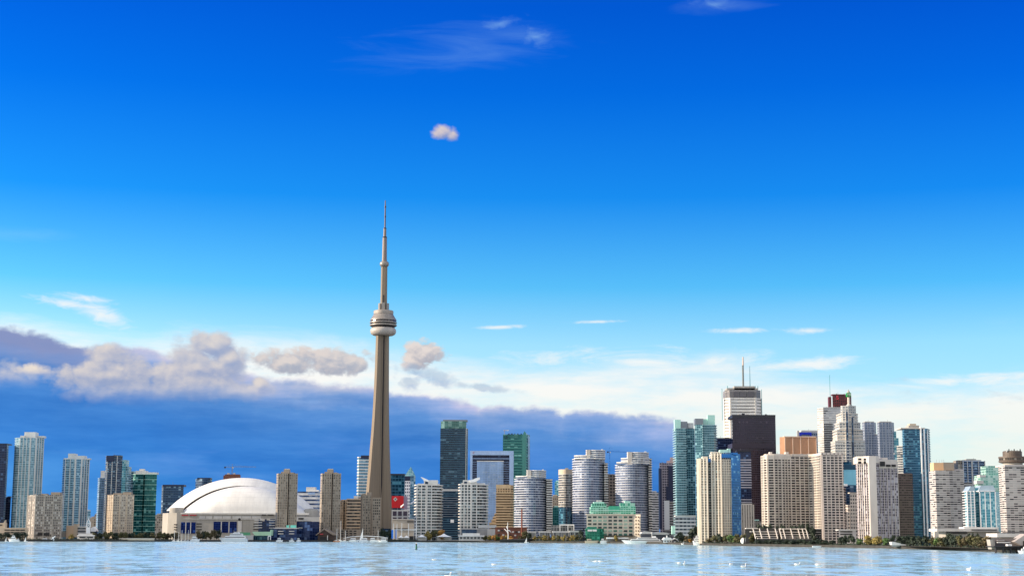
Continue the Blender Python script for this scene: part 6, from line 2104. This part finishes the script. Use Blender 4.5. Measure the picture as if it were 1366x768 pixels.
t = Tower('event_canopy', 'white flat canopy strung between the flag poles before the beige hall', 14, [(524, 0), (556, 0)], 705.6, PUREW, fh=3, bay=5, D=8, cat='canopy', body='canopy_roof', bottom=706.6)
for x in (527, 540, 552):
    t.pole('post', x, 706, 720.5, 0.5, WHITE, 2)
t.box('stage_backdrop', 546, 553.5, 714.5, 720.5, BLACKP, 3, 3)


def tent(lab, x0, x1, ytop, yeave, off, peaks=1):
    mid = (x0 + x1) / 2
    Y = shore_Y(mid) + off
    k = Y / FPX
    p = at(mid, yeave, Y)
    o = thing('tent', lab, 'tent', (p.x, Y, LAND_Z))
    w = (x1 - x0) * k / 2
    ze, zt_ = p.z - LAND_Z, at(mid, ytop, Y).z - LAND_Z
    bm = bmesh.new()
    for i in range(peaks):
        c = -w + (2 * i + 1) * w / peaks
        hw = w / peaks
        base = [bm.verts.new((c + a * hw, b_ * hw * 0.9, ze)) for a, b_ in ((-1, -1), (1, -1), (1, 1), (-1, 1))]
        m1 = [bm.verts.new((c + a * hw * 0.42, b_ * hw * 0.4, ze + (zt_ - ze) * 0.42)) for a, b_ in ((-1, -1), (1, -1), (1, 1), (-1, 1))]
        tip = bm.verts.new((c, 0, zt_))
        for q in range(4):
            r2 = (q + 1) % 4
            bm.faces.new((base[q], base[r2], m1[r2], m1[q]))
            bm.faces.new((m1[q], m1[r2], tip))
        bm.faces.new(list(reversed(base)))
    mesh_obj('tent_roof', bm, PUREW, o)
    bm = bmesh.new()
    for i in range(peaks + 1):
        x = -w + 2 * w * i / peaks
        for yy in (-0.85, 0.85):
            add_bar(bm, (x * 0.98, yy * w / peaks, 0), (x * 0.98, yy * w / peaks, ze), 0.4 * k)
    mesh_obj('tent_poles', bm, STEEL, o)
    bm = bmesh.new()
    add_box(bm, -w * 0.9, w * 0.9, w / peaks * 0.3, w / peaks * 0.5, 0, ze * 0.9)
    mesh_obj('back_wall', bm, plain('tent_wall', lin(206, 202, 196), 0.7), o)


tent('low white tent under the flag poles', 531, 546, 713.4, 716.5, 6, 2)
tent('low white tent at the foot of the left white condo', 556, 569, 712.6, 715.8, 6, 1)
tent('large white peaked tent between the white twin condos', 582, 602.5, 711.0, 715.5, 8, 1)
t = Tower('terrace_restaurant', 'white two level terrace restaurant on the quay under the right white condo', 14, [(612, 0), (647, 0)], 714.5, WHITE, fh=3, bay=4, D=14, cat='building', body='wall')
for i in range(7):
    t.box('window', 613.5 + i * 4.7, 616.6 + i * 4.7, 715.6, 718.2, plain('restaurant_glass', lin(74, 78, 84), 0.2), -0.5, 1)
t.box('terrace_roof', 611, 648, 713.6, 714.9, PUREW, -1.4, 14)
t.box('upper_terrace', 617, 640, 710.6, 713.8, WHITE, 2, 8)
t = Tower('grey_hall', 'grey flat roofed hall behind the white terrace restaurant', 48, [(615, 0), (662, 0)], 705, plain('hall_grey', lin(150, 150, 150), 0.7), fh=4, bay=5, D=24, cat='building', body='wall')
t.box('glass_front', 616, 636, 706, 712, DARKBLUE, -0.6, 1)
t.box('roof_slab', 638, 662, 699.8, 703.6, plain('hall_pale', lin(190, 192, 190), 0.7), 2, 18)
t.box('white_wing', 650, 661, 705.2, 718, PALEG, -2, 6)
t.box('roof_edge', 614.5, 640, 704.2, 705.4, PALEG, -1, 20)
t = Tower('brick_warehouse', 'red brown brick warehouse with small dark openings on the quay', 26, [(660.5, 0), (703, 0)], 703.4, BRICK, fh=4, bay=4, D=22, cat='building', body='wall')
for i, (x, y) in enumerate(((664, 706), (668.5, 706), (683, 708), (687.5, 708), (691, 708), (664, 711.5), (670, 712), (679.5, 712.5), (686, 712.5))):
    t.box('window', x, x + 2.6, y, y + 2.0, BLACKP if i % 2 else PALEG, -0.5, 1)
t.box('parapet', 660.5, 703, 702.8, 703.8, BRICK, -0.4, 20)
t.box('loading_door', 678.5, 683, 715, 719.5, BLACKP, -0.5, 1)
px = 696.2
Y = shore_Y(px) + 16
k = Y / FPX
p = at(px, 677, Y)
o = thing('chimney', 'tall slender brick chimney standing before the rounded white condo', 'chimney', (p.x, Y, LAND_Z))
bm = bmesh.new()
add_tube(bm, [((0, 0, 0), 1.25 * k), ((0, 0, (p.z - LAND_Z) * 0.5), 1.05 * k), ((0, 0, p.z - LAND_Z), 0.8 * k)], 14)
mesh_obj('stack', bm, plain('chimney_brick', lin(116, 58, 40), 0.85), o)
bm = bmesh.new()
add_lathe(bm, [(1.0 * k, p.z - LAND_Z - 1.6 * k), (1.0 * k, p.z - LAND_Z + 0.2 * k)], 14)
mesh_obj('cap', bm, BLACKP, o)
# white sculpture of curved blades
px = 677.5
Y = shore_Y(px) + 4
k = Y / FPX
p = at(px, 719, Y)
o = thing('sculpture', 'white sculpture of curved blades on a mast before the brick warehouse', 'sculpture', (p.x, Y, LAND_Z))
bm = bmesh.new()
add_tube(bm, [((0, 0, 0), 0.5 * k), ((0.3 * k, 0, 10 * k), 0.45 * k), ((-0.4 * k, 0, 16 * k), 0.45 * k), ((-0.2 * k, 0, 24.5 * k), 0.25 * k)], 8)
mesh_obj('mast', bm, PUREW, o)
for pts_ in ([(0.2, 9), (-1.5, 13), (-5.0, 16)], [(0, 14), (2.5, 13.4), (4.4, 11)], [(0.4, 8), (0.4, 4.5), (1.2, 2)], [(-0.2, 15), (-1.8, 18.4), (-0.6, 20)]):
    bm = bmesh.new()
    add_tube(bm, [((a * k, 0, z * k), (r_ * k, r_ * k * 0.5)) for (a, z), r_ in zip(pts_, (0.5, 0.55, 0.2))], 8)
    mesh_obj('blade', bm, PUREW, o, smooth=True)
# glass pavilions along the middle quay
PAVG = facade('pavilion_grey_glass', lin(78, 82, 86), lin(150, 150, 146), lin(150, 150, 150), 0.1, 0.16, 0.3, 0.18, 0.3)
for i, (a, c, y, lab) in enumerate(((704, 715, 708.2, 'flat roofed glass pavilion right of the brick warehouse'), (719.5, 734, 707.8, 'flat roofed glass pavilion second along the middle quay'), (737.5, 759, 707.8, 'widest flat roofed glass pavilion below the slender condo'),
                                   (760, 772, 707.2, 'glass pavilion below the tall rounded condo, beside the dark tree'))):
    t = Tower('glass_pavilion', lab, 30, [(a, 0), (c, 0)], y + 1, PAVG, fh=6, bay=4, D=16, cat='building', group='glass pavilions on the middle quay')
    t.box('roof_slab', a - 0.5, c + 0.5, y, y + 2.2, PALEG, -1.4, 16)
    for x in (a + 0.2, (a + c) / 2, c - 0.8):
        t.box('column', x, x + 0.7, y + 2.2, 720.6, PALEG, -1.2, 1)
t = Tower('frame_building', 'grey glazed block framed by white portals behind the pavilions', 64, [(735, 0), (766, 0)], 700, PAVG, fh=6, bay=4, D=16, cat='building')
t.box('portal_beam', 746.6, 766, 698.8, 700.4, PUREW, -1.4, 4)
for x in (746.6, 757, 765):
    t.box('portal_post', x, x + 1.0, 700.4, 709, PUREW, -1.4, 2)
t = Tower('market_canopy', 'long white awning along the foot of the cream warehouse', 16, [(810, 0), (838, 0)], 716.6, plain('market_wall', lin(110, 108, 104), 0.8), fh=4, bay=4, D=8, cat='canopy', body='back_wall')
t.box('awning', 809.5, 838.5, 716.2, 718.2, PUREW, -2.5, 7)
t = Tower('ferry_terminal', 'grey vaulted ferry terminal roof behind the long white ferry', 40, [(855, 0), (893, 0)], 711.2, plain('terminal_dark', lin(70, 74, 84), 0.5), fh=4, bay=4, D=24, cat='building', body='wall')
t.outline('vault_roof', [(855.5, 711.6), (856.5, 709.2), (862, 708.2), (868.5, 708.6), (870, 711.6)], PALEG, -1, 26)
t.outline('vault_roof', [(870.5, 712.6), (872, 710.6), (880, 709.4), (890, 710), (893.4, 712.6)], PALEG, -1.4, 26)
t.box('roof_mast', 869.2, 870.2, 709, 718, PUREW, -2, 1)
t = Tower('boathouse', 'white boathouse with a dark gabled end at the water', -4, [(884.5, 0), (896.5, 0)], 719.3, PUREW, fh=4, bay=4, D=12, cat='building', body='wall')
for x in (886.5, 890.2, 893.8):
    t.box('window', x, x + 1.5, 720.6, 722.2, BLACKP, -0.4, 1)
t.outline('white_roof', [(884, 719.6), (886.5, 716.4), (895, 716.4), (897, 719.6)], PUREW, -0.8, 13)
t.box('chimney', 889, 890.4, 713.6, 716.8, PUREW, 3, 2)
t.box('gable_body', 896.6, 904, 720.2, 727, plain('slate_boards', lin(60, 60, 66), 0.7), -1, 12)
t.outline('gable_roof', [(896, 720.6), (896.4, 719.6), (900.3, 717.0), (904.6, 719.6), (904.8, 720.6), (900.3, 718.4)], WHITE, -1.6, 13)
t.outline('gable_end', [(896.8, 720.6), (900.3, 718.4), (903.9, 720.6)], plain('slate_boards', None), -0.9, 2)
t.box('gable_window', 899, 902, 721.4, 723.4, PALEG, -1.5, 1)
# sphere on the quay
px = 992.2
Y = shore_Y(px) + 2
k = Y / FPX
p = at(px, 721, Y)
o = thing('sphere_sculpture', 'white sphere split by a dark vertical slot at the water', 'sculpture', (p.x, Y, LAND_Z))
bm = bmesh.new()
R_ = 4.3 * k
add_lathe(bm, [(R_ * math.sin(a), 3.9 * k - R_ * math.cos(a)) for a in [0.35 + (PI - 0.35) * i / 14 for i in range(15)]], 28)
mesh_obj('shell', bm, PUREW, o, smooth=True)
bm = bmesh.new()
ring = [(R_ * 1.02 * math.sin(a), 3.9 * k - R_ * 1.02 * math.cos(a)) for a in [0.3 + (PI - 0.3) * i / 14 for i in range(15)]]
for (a, b_), (c, d) in zip(ring, ring[1:]):
    add_bar(bm, (0, -a, b_), (0, -c, d), 1.3 * k, 0.5)
mesh_obj('dark_slot', bm, BLACKP, o)
bm = bmesh.new()
add_lathe(bm, [(2.4 * k, 0), (1.8 * k, 0.6 * k)], 16)
mesh_obj('plinth', bm, GREYC, o)
# terraces with slanted frames under the concave condo
t = Tower('terraced_podium', 'dark terraced podium with white slanted concrete frames under the concave condo', 85, [(994.5, 0), (1097, 0)], 704.3, plain('podium_dark', lin(70, 68, 66), 0.8), fh=4.5, bay=6, D=30, cat='building', body='back_wall')  # back wall in a plain dark grey
FRM = plain('frame_white', lin(214, 206, 196), 0.7)
for (a, c, y) in ((995, 1011, 703.6), (1041.5, 1095, 704.4)):
    t.box('top_beam', a, c, y, y + 1.3, FRM, -6, 5)
for y, ins, d in ((708.2, 5, -8), (711.4, 12, -10), (714.6, 14, -12), (717.2, 15, -13)):
    t.box('deck_edge', 996 + ins, 1038, y, y + 0.9, FRM, d, 4)
    t.box('deck_edge', 1042, 1095, y + 0.5, y + 1.4, FRM, d, 4)
for x in (1004.5, 1013, 1023.5, 1034, 1039.5, 1044.5, 1054.5, 1064.5, 1070, 1075, 1085.5):
    bm = bmesh.new()
    a, c = at(x, 704.5, t.Y - 6.5), at(x + 3.6, 718, t.Y - 14.5)
    add_bar(bm, (a.x - t.c.x, a.y - t.c.y, a.z - t.zb), (c.x - t.c.x, c.y - t.c.y, c.z - t.zb), 1.0 * t.k, 1.2 * t.k)
    mesh_obj('slanted_frame', bm, FRM, t.o)
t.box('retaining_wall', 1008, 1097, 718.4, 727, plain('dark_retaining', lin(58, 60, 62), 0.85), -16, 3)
# small pale dock house by the yellow willow, ramp and pier at the right
t = Tower('dock_building', 'low pale sloping boat canopy on the shore below the dark trees', 4, [(1189.5, 0), (1216, 4)], 726.5, PALEG, fh=3, bay=4, D=5, cat='canopy', body='wall')
t.outline('sloped_canopy', [(1189, 722.4), (1192, 722.0), (1204, 725.0), (1216, 726.4), (1216, 727.4), (1190, 726.4)], WHITE, -1, 6)
t = Tower('low_villa', 'low white strip windowed house left of the yellow willow', 40, [(1119, 0), (1142, 0)], 706.5, plain('villa_white', lin(204, 196, 190), 0.7), fh=4, bay=4, D=14, cat='building', body='wall')
for y in (708, 711.2):
    t.box('strip_window', 1121, 1137, y, y + 1.4, BLACKP, -0.5, 1)
t.box('roof_edge', 1118.5, 1142.5, 705.8, 706.9, WHITE, -1, 12)
t = Tower('concrete_pier', 'grey concrete pier deck with dark underside and white rails at the right edge', 10, [(1327, 0), (1400, -10)], 717.5, plain('pier_wall_grey', lin(84, 80, 82), 0.85), fh=5, bay=6, D=40, cat='pier', body='back_wall')  # wall under the pier in a plain mid grey
t.box('pier_deck', 1326, 1400, 727.8, 729, plain('pier_deck_dark', lin(44, 42, 44), 0.8), -12, 14)
t.box('white_rail', 1330.5, 1348, 722.4, 723.6, WHITE, -6, 1)
t.box('white_rail', 1330.5, 1340, 719.8, 720.4, PALEG, -3, 1)
t.outline('slanted_support', [(1320.5, 719), (1324, 719), (1327.5, 732), (1323, 732)], GREYC, -4, 6)
t.outline('sloping_ramp', [(1353, 722), (1369, 711.5), (1400, 711.5), (1400, 727), (1362, 727)], plain('ramp_stone', lin(170, 162, 156), 0.8), -8, 10)
t.box('ramp_opening', 1365, 1368, 721, 727, BLACKP, -8.5, 1)
for x in (1328, 1338, 1348, 1358, 1368):
    t.box('pile', x, x + 1.2, 729, 738, plain('pier_deck_dark', None), -11, 1.5)
for i, x in enumerate((1344, 1347.5)):
    t.box('deck_hut', x, x + 2.4, 725.4, 727.9, PUREW, -10, 3)
# tall masts and lamp posts beside the stadium quay
for i, px in enumerate((233, 238.5, 243, 247.5, 251.5)):
    sailboat(['first', 'second', 'third', 'fourth', 'fifth'][i] + ' bare white mast boat from the left below the stadium windows', px, 706.5 + (i % 2) * 2.5, 7, off=-5 - i)

# ------------------------------------------------------------------ buoy and swans
p = on_level(555.3, 732.4)
k = p.y / FPX
o = thing('buoy', 'green channel buoy with dark top floating before the white tents', 'buoy', p)
BG = plain('buoy_green', lin(18, 96, 70), 0.5)
bm = bmesh.new()
add_lathe(bm, [(1.6 * k, -0.4), (1.7 * k, 0.5 * k), (1.2 * k, 0.9 * k)], 18)
mesh_obj('float', bm, BLACKP, o)
bm = bmesh.new()
add_lathe(bm, [(1.3 * k, 0.8 * k), (1.05 * k, 5.5 * k)], 16)
mesh_obj('body', bm, BG, o)
bm = bmesh.new()
add_lathe(bm, [(1.1 * k, 5.5 * k), (1.15 * k, 7 * k), (0.8 * k, 7.4 * k)], 16)
mesh_obj('top_band', bm, BLACKP, o)
bm = bmesh.new()
add_lathe(bm, [(0.55 * k, 7.4 * k), (0.6 * k, 8.6 * k), (0.1 * k, 9.0 * k)], 12)
mesh_obj('lantern', bm, plain('lantern_pale', lin(226, 220, 206), 0.4), o)

FEATHER = plain('swan_feather', lin(240, 236, 228), 0.7, var=0.04, scale=2.0)
BEAK = plain('swan_beak', lin(214, 110, 40), 0.5)
FACE = plain('swan_face', lin(30, 28, 28), 0.5)
BODY = [((-0.82, 0, 0.30), (0.02, 0.05)), ((-0.66, 0, 0.26), (0.09, 0.15)), ((-0.42, 0, 0.20), (0.19, 0.25)), ((-0.12, 0, 0.16), (0.25, 0.29)), ((0.2, 0, 0.16), (0.23, 0.26)), ((0.40, 0, 0.20), (0.15, 0.17))]
NECKS = {
    'up': [((0.50, 0, 0.34), 0.085), ((0.50, 0, 0.55), 0.06), ((0.50, 0, 0.78), 0.055), ((0.53, 0, 0.93), 0.065), ((0.62, 0, 0.97), 0.078), ((0.71, 0, 0.94), 0.055), ((0.76, 0, 0.92), 0.035)],
    'curve': [((0.50, 0, 0.30), 0.085), ((0.58, 0, 0.42), 0.06), ((0.56, 0, 0.58), 0.055), ((0.58, 0, 0.70), 0.06), ((0.68, 0, 0.74), 0.078), ((0.78, 0, 0.70), 0.055), ((0.83, 0, 0.68), 0.035)],
    'tuck': [((0.46, 0, 0.32), 0.09), ((0.44, 0, 0.44), 0.07), ((0.34, 0, 0.50), 0.065), ((0.22, 0, 0.48), 0.075), ((0.12, 0, 0.44), 0.055), ((0.06, 0, 0.42), 0.035)],
    'low': [((0.54, 0, 0.22), 0.08), ((0.70, 0, 0.24), 0.055), ((0.86, 0, 0.22), 0.055), ((0.98, 0, 0.20), 0.07), ((1.07, 0, 0.16), 0.05), ((1.12, 0, 0.14), 0.03)],
}


def swan(lab, px, py, face, pose, rz=0.0, size=1.0):
    p = on_level(px, py)
    o = thing('swan', lab, 'swan', (p.x, p.y, -0.02), 'swans on the water', rz=rz)
    bm = bmesh.new()
    path = BODY + NECKS[pose]
    add_tube(bm, [((q[0] * face, q[1], q[2]), r_) for q, r_ in path], 14)
    bmesh.ops.recalc_face_normals(bm, faces=bm.faces[:])
    body = mesh_obj('body', bm, FEATHER, o, smooth=True)
    md = body.modifiers.new('smooth', 'SUBSURF')
    md.levels = md.render_levels = 1
    (hx, _, hz), hr = path[-1]
    (gx, _, gz), gr = path[-2]
    d = Vector((hx - gx, 0, hz - gz)).normalized()
    bm = bmesh.new()
    a = Vector((hx, 0, hz))
    add_tube(bm, [((a - d * 0.03) * 1.0, 0.036), (a + d * 0.05, 0.026), (a + d * 0.12, 0.012)], 8)
    for v in bm.verts:
        v.co.x *= face
    bmesh.ops.recalc_face_normals(bm, faces=bm.faces[:])
    mesh_obj('beak', bm, BEAK, o)
    bm = bmesh.new()
    bmesh.ops.create_icosphere(bm, subdivisions=1, radius=0.022)
    for s_ in (-1, 1):
        pass
    e = a - d * 0.09
    for v in bm.verts:
        v.co += Vector((e.x * face, -gr * 0.95, e.z + 0.02))
    mesh_obj('eye', bm, FACE, o)
    for s_ in (-1, 1):
        bm = bmesh.new()
        add_tube(bm, [((0.26 * face, s_ * 0.21, 0.24), (0.05, 0.02)), ((0.0, s_ * 0.265, 0.28), (0.14, 0.05)), ((-0.35 * face, s_ * 0.23, 0.33), (0.12, 0.05)), ((-0.72 * face, s_ * 0.09, 0.38), (0.03, 0.02))], 10)
        bmesh.ops.recalc_face_normals(bm, faces=bm.faces[:])
        mesh_obj('wing', bm, FEATHER, o, smooth=True)
    o.scale = (size * 0.9, size * 0.9, size * 0.9)
    return o


swan('nearest swan, cut by the bottom edge, with its neck held straight up', 597.5, 770.5, 1, 'up', rz=-0.7, size=1.15)
swan('white swan with its head tucked back, above and left of the nearest swan', 579.5, 747, 1, 'tuck', rz=0.3, size=1.1)
swan('white swan resting as a plain white hump right of the nearest swan', 658.5, 753.5, -1, 'tuck', rz=0.2, size=1.1)
swan('left swan of the close pair below the long white ferry', 794.5, 749, -1, 'low', size=1.1)
swan('right swan of the close pair below the long white ferry', 801.5, 749.3, 1, 'low', size=1.1)
swan('low swimming swan just left of an upright necked swan below the boathouse', 905.5, 751, -1, 'low', size=1.0)
swan('swan with upright neck seen end on below the boathouse', 912.8, 752, 1, 'up', rz=1.2, size=1.0)
swan('swan with raised tail like a small white sail below the cream condo', 974.8, 753.2, -1, 'tuck', rz=1.0, size=1.25)
swan('swan with its neck straight up below the blue flank of the cream condo', 992, 756.5, 1, 'up', rz=0.5, size=1.2)
swan('slim swan swimming right with curved neck below the concave condo', 1063.5, 753.3, 1, 'curve', size=1.15)
swan('fuller swan swimming right behind the slim one below the grey gridded wing', 1092, 754, 1, 'low', size=1.35)
swan('swan at the bottom edge with only its head in the picture', 1071.5, 774.5, 1, 'up', rz=-0.5, size=1.0)
swan('lone swan facing the viewer below the left hotel', 1292.5, 760, 1, 'curve', rz=-1.3, size=1.15)
